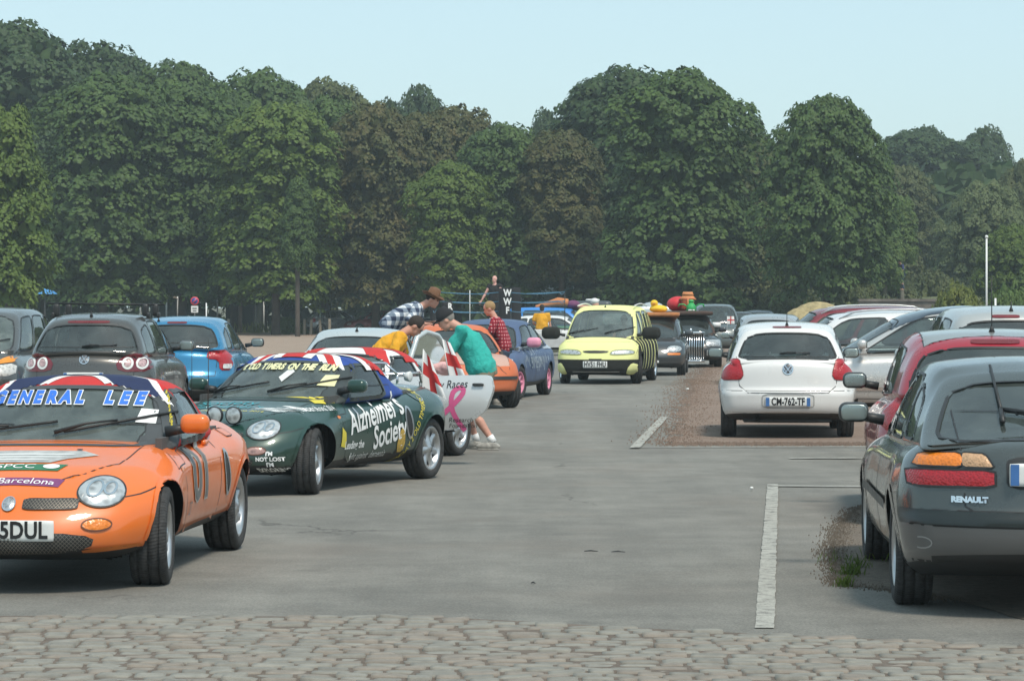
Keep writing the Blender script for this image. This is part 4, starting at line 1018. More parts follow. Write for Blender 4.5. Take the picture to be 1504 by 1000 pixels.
# grilles, badge, plate
for sg in (1, -1): grille(c, 'upper_grille', 'F', rrect(sg * .235, .515, .31, .062), step=.020)
grille(c, 'lower_grille', 'F', chaikin([(-.46, .245), (.46, .245), (.50, .36), (-.50, .36)], 2), step=.022)
c.patch('badge', 'F', ellipse(0, .515, .036, .036, 20), plain('badge_silver', (.5, .5, .5), .3, .8, var=.35, scale=60), .008, .012, rim=(CHROME, .008))
c.plate('F', .03, .375, 'W65DUL', .52, .12)
for sg in (1, -1): c.patch('bumper_recess_shade', 'F', chaikin([(sg * .42, .235), (sg * .72, .262), (sg * .70, .285), (sg * .42, .262)], 1), plain('orange_shade', (.62, .16, .02), .4), .003)  # flat patch of darker orange paints the shade of a recess
# door number
GREYV = plain('grey_decal', (.16, .16, .155), .5)
c.text('01', 'L', .14, .59, .48, GREYV, .006, name='door_number', label='dark grey racing number on the door', sx=1.25, bold=.006, outline=(plain('pale_vinyl', (.55, .50, .45), .5), .014), rot=0)
c.text('27', 'L', .52, .40, .12, GREYV, .006, name='small_number', sx=.8); c.patch('fuel_flap', 'L', rrect(-1.05, .80, .16, .05), ORANGE, .003, rim=(BLACK, .008))
c.patch('window_star', 'L', [(-.05 + .10 * (1 if i % 2 == 0 else .42) * math.sin(PI * i / 5), 1.03 + .10 * (1 if i % 2 == 0 else .42) * math.cos(PI * i / 5)) for i in range(10)], WHC, -.02, label='white star behind the side window')
c.patch('parking_disc', 'F', [(.44, .93), (.56, .92), (.55, 1.0), (.45, 1.01)], WHITE, .004)
c.wiper('F', (-.02, .86), (.34, .925), blade=.62); c.wiper('F', (-.62, .85), (-.32, .89), blade=.60)
for y in (.22, -.34): c.patch('washer_jet', 'T', ellipse(1.0, y, .015, .02, 10), BLACK, .008, .01)
c.antenna(-1.35, .55, .55, -.05)
YTXT = MB()
arc = [c.hit('F', .655 - .09 * t, .90 + .20 * t, .012) for t in np.linspace(0, 1, 8)]
for i, h in enumerate(arc):
    if h:
        v, f = textvf('EGrandseh'[i], .05, .003); 
        YTXT.add([tuple(h[0] + Vector((.006 - p[1] * .3, p[0] * .5 - .01, p[1] * 1.3 + p[0] * .2))) for p in v], f)
YTXT.build('pillar_lettering', YELLOWV, c.root, False)['label'] = 'small yellow lettering up the windscreen pillar'

# ---- 2 the green roadster
GREEN = paint('green_paint', (.010, .050, .038), .15, .32)
sp = roadster({'body': GREEN, 'roof': BLUEC, 'seal': plain('windscreen_frame_green', (.045, .055, .055), .4), 'arch': GREEN}, rhd=True)
loc, hd = place((-1.80, 24.0), (-.86, 26.18), 'L', sp)
c = green = Car('dark green roadster with white lettering on its side, union flag soft top', 'car', loc, hd, sp, name='roadster', cell=.03)
roadster_common(c, GREEN, ind=lens('frosted_pink_glass', (.42, .25, .22), .1))
c.wheels(7, .72, steer=18, width=.205); c.mirrors(GREEN, z=.93, x=.46, yb=.72, size=.86)
X0, X1 = .40, -1.05
def union(c, X0, X1, yw=.62):
    xm = (X0 + X1) / 2
    bands(c, [(strip(X0, -yw, X1, yw, .20), WHC), (strip(X0, yw, X1, -yw, .20), WHC), (strip(X0, -yw + .03, X1, yw + .03, .07), REDC), (strip(X0, yw, X1, -yw, .07), REDC),
        ([(X0 + .1, -.20), (X0 + .1, .20), (X1, .20), (X1, -.20)], WHC), ([(xm - .22, -yw - .1), (xm - .22, yw + .1), (xm + .22, yw + .1), (xm + .22, -yw - .1)], WHC),
        ([(X0 + .1, -.11), (X0 + .1, .11), (X1, .11), (X1, -.11)], REDC), ([(xm - .12, -yw - .1), (xm - .12, yw + .1), (xm + .12, yw + .1), (xm + .12, -yw - .1)], REDC)])
union(c, X0, X1)
arctext(c, '2 OLD TIMERS ON THE RUN', -.48, .47, 1.088, .012, .070, plain('cream_vinyl', (.72, .70, .40), .5), bold=.004)
c.text("Alzheimer's", 'L', .0, .665, .30, WHITE, .006, rot=.14, bold=.006, name='door_lettering', sx=.80); c.text('Society', 'L', -.27, .475, .30, WHITE, .006, rot=.14, bold=.006, name='door_lettering', sx=.76)
c.text('Leading the', 'L', .46, .40, .10, WHITE, .006, name='small_lettering', bold=.002, sx=.9); c.text('fight against  dementia', 'L', .14, .295, .09, PLATEW, .006, name='small_lettering', sx=.95)
c.text('TODAY 2 OLD TIMERS 765', 'L', -.82, .52, .085, YELLOWV, .007, rot=.95, name='yellow_lettering', sx=.9); c.text('765', 'L', .64, .80, .07, YELLOWV, .006, name='yellow_lettering', bold=.003)
c.text('Barmy to Barcelona 2014', 'L', 1.02, .735, .062, WHITE, .008, name='wing_lettering', sx=.9)
c.patch('yellow_sticker', 'L', [(.76, .40), (.64, .38), (.66, .52), (.74, .57)], YELLOWV, .005); c.patch('yellow_sticker', 'T', [(.66, .58), (.78, .50), (.86, .60), (.76, .66)], YELLOWV, .005)
c.patch('lion_sticker', 'L', chaikin([(-.58, .29), (-.46, .29), (-.44, .40), (-.50, .52), (-.57, .48), (-.60, .38)], 1), plain('gold_vinyl', (.50, .32, .06), .5, var=.4, scale=40), .006)
c.patch('fuel_cap', 'L', ellipse(-.98, .80, .075, .05, 20), GREEN, .004, rim=(ALLOY, .014))
for i, t in enumerate(("I'M", 'NOT LOST', "I'M", 'EXPLORING')): c.text(t, 'F', .60, .375 - .046 * i, .046, WHITE, .008, bold=.002, name='bumper_lettering', sx=.85)
c.text('Society', 'T', 1.02, -.18, .19, plain('turquoise_vinyl', (.05, .33, .38), .5), .005, name='bonnet_lettering', sx=1.1); c.text("Alzheimer's", 'T', 1.18, -.14, .17, plain('turquoise_vinyl', (.05, .33, .38)), .005, name='bonnet_lettering')
c.text('Barmy to Barcelona 2014', 'T', 1.34, -.02, .07, YELLOWV, .005, name='bonnet_lettering')
grille(c, 'lower_grille', 'F', chaikin([(-.46, .245), (.46, .245), (.50, .36), (-.50, .36)], 2), step=.03)
for sg in (1, -1): grille(c, 'upper_grille', 'F', rrect(sg * .22, .52, .28, .06), step=.025)
for y in (.22, .045):
    h = c.hit('F', y, .62, .06)[0]; h.z = .70; m = MB(); m.lathe([(.001, -.05), (.05, -.045), (.075, -.01), (.080, .02), (.072, .028)], 0, 20, 'X', h); m.lathe([(.001, .032), (.05, .030), (.070, .024)], 1, 20, 'X', h)
    m.tube([h + Vector((-.01, 0, -.07)), h + Vector((-.02, 0, -.14))], .012); m.build('spot_lamp', [BLACK, HEAD], c.root)['label'] = 'round black spot lamp on the bonnet edge'
c.plate('F', 0, .40, '', .52, .11)
c.patch('screen_sticker', 'F', [(.42, .93), (.57, .92), (.54, 1.02), (.43, 1.02)], plain('cream_vinyl', (.72, .70, .40)), .005); c.patch('screen_flag', 'F', [(.02, 1.0), (.08, .96), (.14, 1.05), (.08, 1.09)], PLATEW, .005)
c.wiper('F', (.02, .86), (.34, .93), blade=.60); c.wiper('F', (-.60, .85), (-.32, .90), blade=.58); c.antenna(1.0, -.58, .62, 0.)
# luggage rack rails over the boot
m = MB()
for y in (-.40, .40): m.tube([(-1.25, y, .90), (-1.25, y, .985), (-1.75, y, 1.0), (-1.80, y, .90)], .013)
for x in (-1.35, -1.55, -1.75): m.tube([(x, -.40, .99), (x, .40, .99)], .011)
m.tube([(-1.22, -.42, .99), (-1.20, -.30, 1.10), (-1.20, .30, 1.10), (-1.22, .42, .99)], .014); m.build('luggage_rack', CHROME, c.root)
m = MB(); m.lathe([(.001, -.03), (.04, -.02), (.052, .03), (.048, .035), (.001, .03)], 0, 16, 'Y', (-1.35, .46, .97)); m.build('rear_lamp', [PLATEW], c.root)

# ---- 3 the silver roadster with its door open
SILVER = paint('silver_paint', (.66, .67, .66), .3, .32)
sp = roadster({'body': SILVER, 'roof': WHC, 'seal': TRIM, 'arch': SILVER}, rhd=True, hubm=1)
a = R(24); ctr = Vector((-.66, 30.2)); fw = Vector((-math.sin(a), -math.cos(a))); loc, hd = place(ctr + fw * 2.375, ctr, 'L', sp)
c = silver = Car('silver roadster with its door open and a white and red striped soft top', 'car', loc, hd, sp, name='roadster', cell=.035)
c.reg('door_opening', 'L', [(.72, .86), (.70, .60), (.62, .30), (.50, .24), (-.36, .24), (-.47, .32), (-.50, .60), (-.44, .92), (.72, .92)], INNER, -.03, shell='low')
c.windows([(.86, -.12, .13, .88, .88), (-.30, -.80, .22, .82, .60)], front=(.92, .10, .93), back=(.6, .3, .85), glassf=DGLASS, seal=.04); c.build(); c.wheels(6, .72, -8, width=.205); c.mirrors(SILVER, z=.945, x=.46, yb=.72, only='R')
bands(c, [(strip(.35, -.62, -1.1, .62, .22), REDC), (strip(.35, .62, -1.1, -.62, .22), REDC), ([(-.15, -.75), (-.15, .75), (-.42, .75), (-.42, -.75)], REDC)])
# the open door: hinged at its front edge, swung out towards the camera's right
def open_door(root, hinge, ang, mats, w=1.16, zb=.28, zt=.87, frame=None, name='open_door', thick=.12):
    e = empty(name, hinge, ang, root); prof = lambda u: .05 * math.sin(PI * min(1, max(0, u)))
    out = [(0, .34), (.10, zb + .02), (.22, zb), (w - .50, zb), (w - .24, zb + .10), (w - .08, .50), (w, .72), (w - .03, zt - .02), (w - .10, zt), (0, zt - .03)]
    out = dens(chaikin(out, 1, .15), .06); bm = MB(); n = len(out)
    V = [(-x, prof((z - zb) / (zt - zb)) * .9, z) for x, z in out] + [(-x, -thick + .02, z) for x, z in out]
    cx_, cz_ = w / 2, (zb + zt) / 2
    rings = 5; VV = []; FF = []
    for k in range(rings + 1):
        t = 1 - k / rings * .999
        for x, z in out: xx = cx_ + (x - cx_) * t; zz = cz_ + (z - cz_) * t; VV.append((-xx, prof((zz - zb) / (zt - zb)), zz))
    for k in range(rings):
        for i in range(n): FF.append((k * n + i, k * n + (i + 1) % n, (k + 1) * n + (i + 1) % n, (k + 1) * n + i))
    bm.add(VV, FF, 0); bm.add(V, [(i, i + n, (i + 1) % n + n, (i + 1) % n) for i in range(n)], 0); bm.add([(p[0], -thick + .02, p[2]) for p in V[:n]], [tuple(range(n))], 1)
    bm.build('door_skin', mats, e); return e, prof, zb, zt
da = R(hd); hinge = (.70, .80, 0)
want = R(-90 + 6)     # the door's inner face looks away from the camera
e, prof, zb_, zt_ = open_door(c.root, hinge, 0, [SILVER, INNER])
# in car axes a closed door runs along -x; open by ~72 degrees about its hinge
e.location.z = .07; e.rotation_euler = (0, 0, R(-74)); e['label'] = 'open silver door with a pink ribbon and black script'
def doortext(txt, u, z, size, mat, rot=0, sx=1., bold=0, name='door_lettering', shear=.2):
    v, f = textvf(txt, size, bold); X = (v[:, 0] * sx + v[:, 1] * shear); Y = v[:, 1]; x2 = X * math.cos(rot) - Y * math.sin(rot); y2 = X * math.sin(rot) + Y * math.cos(rot)
    o = mesh(name, [(-(u + a_), prof((z + b_ - zb_) / (zt_ - zb_)) + .006, z + b_) for a_, b_ in zip(x2, y2)], f, mat, e, False); o['label'] = txt
doortext('Wacky Races', .63, .765, .118, INK, .04, .82); doortext('Breast', .48, .50, .085, INK, 0, bold=.002, shear=0); doortext('Cancer', .48, .43, .07, INK, 0, shear=0); doortext('Research', .82, .40, .07, INK); doortext('Foundation', .84, .34, .065, INK)
PINKV = plain('pink_vinyl', (.62, .10, .25), .5); mb = MB(); path = [(.28, .30), (.45, .38), (.60, .52), (.72, .66), (.73, .73), (.66, .735), (.60, .66), (.60, .50), (.66, .36), (.74, .25)]
path = chaikin(path[:], 0); V = []; FF = []; pts = [Vector((p[0] + .12, p[1] * .92 + .06)) for p in path]
pts = [pts[0]] + [pts[i].lerp(pts[i + 1], t) for i in range(len(pts) - 1) for t in (.25, .75)] + [pts[-1]]
for i, p in enumerate(pts):
    t = (pts[min(i + 1, len(pts) - 1)] - pts[max(i - 1, 0)]).normalized(); n_ = Vector((-t.y, t.x)) * .026
    for q in (p + n_, p - n_): V.append((-q.x, prof((q.y - zb_) / (zt_ - zb_)) + .004, q.y))
for i in range(len(pts) - 1): FF.append((2 * i, 2 * i + 1, 2 * i + 3, 2 * i + 2))
mesh('pink_ribbon', V, FF, PINKV, e)['label'] = 'pink looped ribbon painted on the open door'
m = MB(); m.box((-1.0, .045, .77), (.12, .03, .03), r=.012); m.build('door_handle', TRIM, e); m = MB(); m.box((-.42, -.02, .285), (.66, .07, .018)); m.build('sill_strip', CHROME, e, False)

# ---- 4 silver coupe behind with a framed door open
PALE = paint('pale_silver_paint', (.60, .63, .62), .4, .3)
sp = hatch({'body': PALE, 'arch': PALE}, W=.83, H=1.37, wb=2.45, belt=.88, nose=.6, xf=(1.15, .3), xb=(-1.9, -1.0), wt=.56, tail=.92)
c = Car('pale silver coupe parked close behind the silver roadster, front door frame standing open', 'car', (-2.02, 35.9, 0), -94, sp, name='coupe', cell=.045)
c.reg('bonnet', 'T', rrect(1.42, 0, .8, 1.2), PALE, shell='low'); c.windows([(.84, .02), (-.06, -.7)], front=(.9, .12, .9)); c.build(); c.wheels(7); c.mirrors(PALE, only='R'); c.antenna(.2, 0, .06, -.3, .009)
for sg in (1, -1): c.patch('headlight', 'F', ellipse(sg * .56, .64, .16, .08, 24), HEAD, .005, .015)
c.wiper('F', (.0, .92), (.3, .98)); c.wiper('F', (-.6, .92), (-.3, .97))
e2 = empty('open_door', (1.05, .76, -.05), R(-28), c.root); m = MB(); m.box((-.55, 0, .55), (1.08, .12, .66), r=.05, n=(12, 3, 8)); m.build('door_skin', PALE, e2)
m = MB(); fr = chaikin([(-.06, .86), (-.05, 1.0), (-.22, 1.30), (-.42, 1.37), (-.70, 1.32), (-1.02, 1.04), (-1.08, .87)], 0); m.tube([(x, 0, z) for x, z in dens(fr, .07, False)], .034, n=8); m.build('window_frame', PALE, e2)
me_ = mesh('door_glass', [(x, .0, z) for x, z in fr], [tuple(range(len(fr)))], GLASSD, e2, False)

# ---- 5 the painted saloon: orange nose, blue sides
BLUEP = paint('hand_painted_blue', (.065, .105, .20), 0, .6, .1); ORP = paint('hand_painted_orange', (.62, .15, .05), 0, .55, .1); PINKP = paint('washed_pink_paint', (.55, .34, .27), 0, .6, .1)
sp = hatch({'body': BLUEP, 'roof': BLUEP, 'arch': BLUEP}, W=.85, H=1.42, wb=2.6, fo=.78, ro=.95, belt=.92, nose=.68, tail=.98, xf=(1.05, .30), xb=(-1.95, -1.15), wt=.57, wr=.30)
loc, hd = place((.06, 48.4), (.60, 50.95), 'L', sp)
c = Car('saloon hand painted blue with white drips, pink mirror and pink wheels', 'car', loc, hd, sp, name='saloon_car', cell=.04)
c.reg('bonnet', 'T', [(1.06, -.7), (1.06, .7), (1.95, .62), (2.0, 0), (1.95, -.62)], BLUEP, shell='low', nmin=.6)
c.reg('front_door', 'L', [(.96, .3), (-.02, .28), (-.02, 1.0), (.96, 1.0)], BLUEP, shell='low', mirror=True); c.reg('rear_door', 'L', [(-.04, .28), (-.85, .30), (-1.0, .62), (-.98, 1.0), (-.04, 1.0)], BLUEP, shell='low', mirror=True)
c.windows([(.86, .18), (.13, -.42), (-.46, -.72, .14, .80, .55)], front=(.9, .08, .92)); c.build(); c.wheels(8, .66, -12, rimm=plain('pink_painted_rim', (.66, .25, .36), .6)); c.mirrors(plain('pink_mirror', (.75, .30, .42), .5), size=1.25)
for sg in (1, -1): c.patch('headlight', 'F', rrect(sg * .60, .66, .34, .13), HEAD, .005, .01)
mb = MB(); r = random.Random(3)
WASH = plain('washed_white_paint', (.34, .40, .46), .7, var=.25)
for pj in 'LR':
    for i in range(34):
        x = .9 - i * .068 + r.uniform(-.02, .02); z1 = r.uniform(.72, .92); z0 = r.uniform(.46, .70); c.ribbon(mb, [(x, z1), (x + r.uniform(-.02, .02), (z0 + z1) / 2), (x, z0)], pj, r.uniform(.012, .04), .004, False)
    c.ribbon(mb, dens([(.95, .86), (-1.9, .90)], .06, False), pj, .13, .003, False)
mb.build('paint_drips', WASH, c.root)['label'] = 'washed out white drips and lettering down the blue side'
c.text('SIMEON', 'L', -.15, .62, .3, WASH, .006, name='door_lettering', label='faded white hand painted letters'); m = MB(); [c.ribbon(m, [(-1.5, .9), (-1.55, .5)], 'L', .16, .005, False)]; m.build('paint_splash', plain('lime_paint', (.45, .52, .08), .6), c.root)

# ---- 6 the small orange hatchback
sp = hatch({'body': ORP, 'arch': ORP, 'roof': ORP}, W=.80, H=1.36, wb=2.40, fo=.66, ro=.50, belt=.92, nose=.72, wt=.54, xf=(1.0, .35), xb=(-1.6, -1.3), wr=.285)
loc, hd = place((-.04, 44.4), (-.50, 46.76), 'L', sp)
c = Car('small orange hatchback with a pale pink bonnet in front of the blue saloon', 'car', loc, hd, sp, name='hatchback', cell=.04)
c.reg('bonnet', 'T', [(.98, -.66), (.98, .66), (1.72, .60), (1.76, 0), (1.72, -.60)], PINKP, shell='low', nmin=.6); c.reg('door', 'L', [(.9, .3), (-.2, .28), (-.2, .95), (.9, .95)], ORP, shell='low', mirror=True)
c.windows([(.84, .0), (-.06, -.8)], front=(.9, .1, .92)); c.build(); c.wheels(8, .66, 10, rimm=plain('cream_rim', (.62, .58, .50), .5)); c.mirrors(ORP, only='R')
for sg in (-1,): c.patch('headlight', 'F', rrect(sg * .56, .66, .28, .12), HEAD, .005, .01)
mb = MB(); c.ribbon(mb, dens([(-.74, .50), (.74, .50)], .05, False), 'F', .05, .012, False); [c.ribbon(mb, dens([(1.85, .50), (1.52, .50)], .05, False), pj, .05, .012, False) for pj in 'LR']; mb.build('bumper_strip', TRIM, c.root)

# ---- 7 the bee painted people carrier
YEL = paint('pale_yellow_fur', (.78, .79, .34), 0, .85, 0); FUR = plain('black_fur', (.02, .021, .018), .95, bmp=.8, scale=14)
sp = hatch({'body': FUR, 'roof': YEL, 'arch': FUR}, W=.88, H=1.68, wb=2.72, fo=.86, ro=.80, belt=1.02, nose=.74, tail=1.08, xf=(1.62, .78), xb=(-2.05, -1.75), wt=.66, wr=.315, crown=.07)
loc, hd = place((2.66, 58.3), (3.12, 60.98), 'L', sp)
c = bee = Car('people carrier dressed as a bee with pale yellow front and black striped sides', 'car', loc, hd, sp, name='people_carrier', cell=.045)
c.reg('bonnet', 'T', [(1.55, -.86), (1.55, .86), (2.4, .8), (2.4, -.8)], YEL, shell='low', nmin=.35)
c.reg('front_bumper', 'F', [(-1, .10), (1, .10), (1, .52), (-1, .52)], FUR, shell='low', nmin=.2); c.reg('front_panel', 'F', [(-.86, .52), (.86, .52), (.86, .9), (-.86, .9)], YEL, shell='low', nmin=.2)
c.reg('front_wing', 'L', [(2.3, .52), (1.75, .52), (1.55, 1.2), (2.3, 1.1)], YEL, shell='low', mirror=True, nmin=.3)
c.windows([(.84, .36), (.31, -.25), (-.30, -.85)], front=(.93, .08, .93), glassf=DGLASS); c.build(); c.wheels(5, .68, 14, rimm=CHROME); c.mirrors(FUR, size=1.9, z=1.08, yb=.86, x=1.30)
for sg in (1, -1):
    c.patch('headlight', 'F', chaikin([(sg * .28, .615), (sg * .80, .64), (sg * .80, .70), (sg * .66, .735), (sg * .36, .72)], 2), HEAD, .006, .02, rim=(plain('lamp_edge', (.3, .32, .12), .6), .02))
    c.patch('yellow_paw', 'F', chaikin([(sg * .62, .22), (sg * .86, .22), (sg * .86, .42), (sg * .74, .46), (sg * .66, .34)], 1), YEL, .02, .02)
c.patch('black_smile', 'F', chaikin([(-.30, .71), (.30, .71), (.22, .66), (-.22, .66)], 1), BLACK, .01); lines(c, [[(-.5, .27), (.5, .27)]], 'F', .02, 'bumper_line', PLATEW, .006)
c.plate('F', 0, .42, 'HV51 FHU', .52, .14)
mb = MB()
for x in (1.35, .95, .50, .02, -.5, -1.0, -1.5, -1.9):
    for pj in 'LR': mb = MB(); c.ribbon(mb, [(x, z) for z in np.linspace(.30, .98 if x > .6 else 1.50, 22)], pj, .10, .012, False); mb.build('yellow_stripe', YEL, c.root)
mb = MB()
for y in (.5, -.5): c.ribbon(mb, [(y, z) for z in np.linspace(1.62, 1.68, 3)], 'F', .05, .02, False)
c.antenna(.62, 0, .10, -.3, .008); c.wiper('F', (.1, 1.06), (.45, 1.14), blade=.7); c.wiper('F', (-.7, 1.05), (-.35, 1.12), blade=.6)
for sg in (1, -1): m = MB(); m.tube([(x, sg * .62, 1.66 + .05 * math.sin(PI * t)) for t, x in zip(np.linspace(0, 1, 8), np.linspace(.5, -1.7, 8))], .014); m.build('roof_rail', PLATEW, c.root)
# ---- 8 white hatchback seen from behind
WHITEP = paint('white_paint', (.74, .73, .71), 0, .3)
sp = hatch({'body': WHITEP, 'roof': WHITEP, 'arch': WHITEP}, W=.845, H=1.455, wb=2.47, fo=.80, ro=.66, belt=.95, tail=1.0, xf=(1.25, .42), xb=(-1.80, -1.42), wt=.585, wr=.30, bowB=.20,
    offB=[(0, -.10), (.12, -.02), (.25, 0), (.42, 0), (.50, -.055), (.8, -.08), (1, -.12)], r=(.18, .11, .07), cab=dict(bow=(.14, .11), pb=.8, r=(.10, .09, .06)))
c = Car('white hatchback seen from behind on the red gravel, French plate ending TF', 'car', (3.575, 35.72, 0), 86.2 - .6, sp, name='hatchback', cell=.028)
c.reg('tailgate', 'B', [(-.64, 1.02), (-.60, .66), (-.50, .575), (.50, .575), (.60, .66), (.64, 1.02)], WHITEP, nmin=.2, shell='low')
c.reg('rear_bumper', 'B', [(-1, .1), (1, .1), (1, .60), (-1, .60)], WHITEP, nmin=.25, shell='low')
c.reg('door', 'L', [(1.0, .3), (-.05, .28), (-.05, .98), (1.02, .98)], WHITEP, shell='low', mirror=True)
c.windows([(.86, .08), (.03, -.55), (-.60, -.84, .14, .8, .7)], back=(.88, .13, .86)); c.build(); c.wheels(5, width=.195); c.mirrors(TRIM, z=1.03, x=.80)
for sg in (1, -1):
    c.patch('tail_light', 'B', chaikin([(sg * .545, .80), (sg * .585, .735), (sg * .82, .725), (sg * .82, .95), (sg * .76, .99), (sg * .60, .99)], 1, .12), REDL, .006, .008, rim=(plain('lamp_rim_dark', (.12, .01, .01), .5), .008))
c.patch('badge', 'B', ellipse(0, .87, .062, .062, 28), plain('badge_dark', (.10, .10, .11), .3), .006, .01, rim=(CHROME, .013))
def emblem(c, proj, cy, cz, s=1., name='emblem'):
    m = MB()
    for pts in ([(-.034, .040), (-.008, -.002), (.0, .020), (.008, -.002), (.034, .040)], [(-.050, .010), (-.024, -.044), (.0, .004), (.024, -.044), (.050, .010)]):
        c.ribbon(m, dens([(cy + x * s, cz + z * s) for x, z in pts], .02, False), proj, .010 * s, .020, False)
    m.build(name, CHROME, c.root)
emblem(c, 'B', 0, .87)
c.patch('plate_recess', 'B', rrect(0, .475, .64, .17), plain('recess_shade_white', (.60, .59, .57), .4), .003, rim=(plain('recess_edge_shade', (.30, .30, .29), .5), .010)); c.plate('B', 0, .465, 'CM-762-TF', .56, .115, blue=(-1, 1))  # flat greyed patch and dark edge paint the recess shade behind the plate
c.patch('high_brake_light', 'B', rrect(0, 1.385, .36, .022, .005), plain('dim_red', (.16, .02, .025), .3), .006)
lines(c, [[(-.80, .34), (-.5, .325), (.5, .325), (.80, .34)]], 'B', .012, 'bumper_crease_shade', plain('crease_shade_white', (.5, .49, .47), .5)); c.wiper('B', (.10, 1.045), (-.10, 1.055), blade=.36)  # greyed white strip paints the shade along the bumper crease
c.antenna(-1.25, 0, .20, -.45, .006)
m = MB(); m.lathe([(.035, -.06), (.035, .06), (.028, .06), (.028, -.05)], 0, 14, 'X', (c.xB + .14, .38, .245)); m.box((c.xB + .5, 0, .22), (.5, 1.1, .06), r=.02); m.build('exhaust', BLACK, c.root)
# ---- 9 dark grey hatch saloon on the right
DGREY = paint('dark_green_grey_paint', (.075, .086, .083), .45, .26); DGREYL = paint('grey_bumper_paint', (.135, .137, .14), .5, .35)
sp = hatch({'body': DGREY, 'roof': DGREY, 'arch': DGREY}, W=.875, H=1.36, wb=2.67, fo=.88, ro=.93, belt=.90, nose=.60, tail=.985, xf=(1.15, .35), xb=(-2.08, -1.20), wt=.60, wr=.303, bowB=.30,
    offB=[(0, -.12), (.12, -.02), (.25, 0), (.40, 0), (.44, -.05), (.8, -.10), (1, -.20)], r=(.22, .12, .09), cab=dict(bow=(.15, .12), pb=.9, taper=(.04, .04), r=(.08, .07, .06)))
loc, hd = place(G(1292, 821.5), (2.215, 15.12), 'L', sp)
c = Car('dark grey French hatchback seen from behind, nearest car at the right edge', 'car', loc, hd, sp, name='hatchback', cell=.026)
c.reg('boot_lid', 'B', [(-.56, 1.08), (-.54, .60), (-.50, .575), (.50, .575), (.54, .60), (.56, 1.08)], DGREY, nmin=.15, shell='low')
c.reg('bumper_band', 'B', [(-1, .495), (1, .495), (1, .575), (-1, .575)], plain('dark_band', (.018, .024, .024), .35), nmin=.12, shell='low'); c.reg('rear_bumper', 'B', [(-1, .1), (1, .1), (1, .495), (-1, .495)], DGREYL, nmin=.12, shell='low')
c.reg('rear_door', 'L', [(-.08, .28), (-.90, .30), (-1.06, .60), (-1.05, 1.0), (-.08, 1.0)], DGREY, shell='low', mirror=True); c.reg('front_door', 'L', [(1.0, .28), (-.06, .28), (-.06, 1.0), (.98, 1.0)], DGREY, shell='low', mirror=True)
c.windows([(.86, .20), (.15, -.36), (-.41, -.70, .14, .82, .60)], back=(.90, .10, .88), glasss=GLASSD); c.build(); c.wheels(7, .70, width=.20); c.mirrors(TRIM, z=.985, x=.72, yb=.86, size=.9)
for sg in (1, -1):
    o = c.patch('tail_light', 'B', chaikin([(sg * .385, .700), (sg * .82, .695), (sg * .83, .785), (sg * .385, .790)], 1, .12), lens('red_stripe_glass', (.42, .012, .02), 0, 70, .75), .006, .008, rim=(BLACK, .012))
    c.patch('turn_signal', 'B', chaikin([(sg * .55, .80), (sg * .80, .80), (sg * .76, .865), (sg * .55, .875)], 1, .12), ORANGEL, .006, .012, rim=(BLACK, .010)); c.patch('reversing_light', 'B', chaikin([(sg * .385, .80), (sg * .55, .80), (sg * .55, .875), (sg * .43, .87)], 1, .12), lens('amber_clear_glass', (.60, .36, .20), .1, 70, .75), .006, .012, rim=(BLACK, .010))
c.patch('plate_recess', 'B', rrect(.04, .775, .58, .17), BLACK, .003); c.plate('B', .06, .77, '', .52, .12, blue=(-1, 1)); c.text('RENAULT', 'B', .515, .632, .040, CHROME, .010, bold=.003, name='maker_lettering', sx=1.05)
lines(c, [[(-.80, .30), (.80, .30)]], 'B', .016, 'bumper_groove', BLACK); mb = MB(); [c.ribbon(mb, dens([(1.2, .52), (-.9, .52)], .05, False), pj, .055, .012, False) for pj in 'LR']; mb.build('rub_strip', TRIM, c.root)
mb = MB(); c.ribbon(mb, ellipse(.76, .40, .05, .03, 16)[3:14], 'B', .008, .002, False); mb.build('scrape', plain('pale_scrape', (.30, .29, .28), .7), c.root)
c.wiper('B', (.02, 1.02), (.22, 1.055), blade=.01); h0 = c.hit('B', .30, 1.07, .025)[0]; h1 = c.hit('B', .02, 1.025, .03)[0]; h2 = c.hit('B', .305, 1.01, .02)[0]; h3 = c.hit('B', .30, 1.30, .018)
m = MB(); m.tube([h1, h0], [.022, .014], n=6); m.tube([h2, h0], .014, n=6)
if h3: m.tube([h0, h3[0]], .009, n=5)
m.build('rear_wiper', BLACK, c.root)
# ---- 10 red hatchback
RED = paint('red_paint', (.36, .012, .03), .1, .3); REDROOF = paint('grey_roof_paint', (.30, .31, .30), .3, .35)  # the roof panel colour is a plain mid grey
sp = hatch({'body': RED, 'roof': RED, 'arch': RED}, W=.86, H=1.48, wb=2.54, fo=.82, ro=.68, belt=.96, tail=1.06, xf=(1.3, .42), xb=(-1.86, -1.50), wt=.60, bowB=.28, cab=dict(bow=(.14, .16)))
c = Car('red hatchback parked beyond the dark grey one, tall aerial on its grey roof', 'car', (3.74, 21.75, 0), 84.5, sp, name='hatchback', cell=.032)
c.reg('roof_panel', 'T', [(.4, -.53), (.4, .53), (-1.35, .52), (-1.35, -.52)], REDROOF, shell='cab', nmin=.7); c.reg('tailgate', 'B', [(-.64, 1.1), (-.60, .60), (.60, .60), (.64, 1.1)], RED, nmin=.2, shell='low')
c.reg('door', 'L', [(1.0, .3), (-.05, .28), (-.05, 1.02), (1.02, 1.02)], RED, shell='low', mirror=True)
c.windows([(.86, .08), (.03, -.62, .14, .86, .8)], back=(.90, .10, .86)); c.build(); c.wheels(6); c.mirrors(TRIM, z=1.04, x=.72, yb=.86, size=.95); c.antenna(-1.15, 0, .42, .02, .005)
c.patch('high_brake_light', 'B', rrect(0, 1.385, .36, .03, .005), plain('dim_red', (.16, .02, .025)), .006)
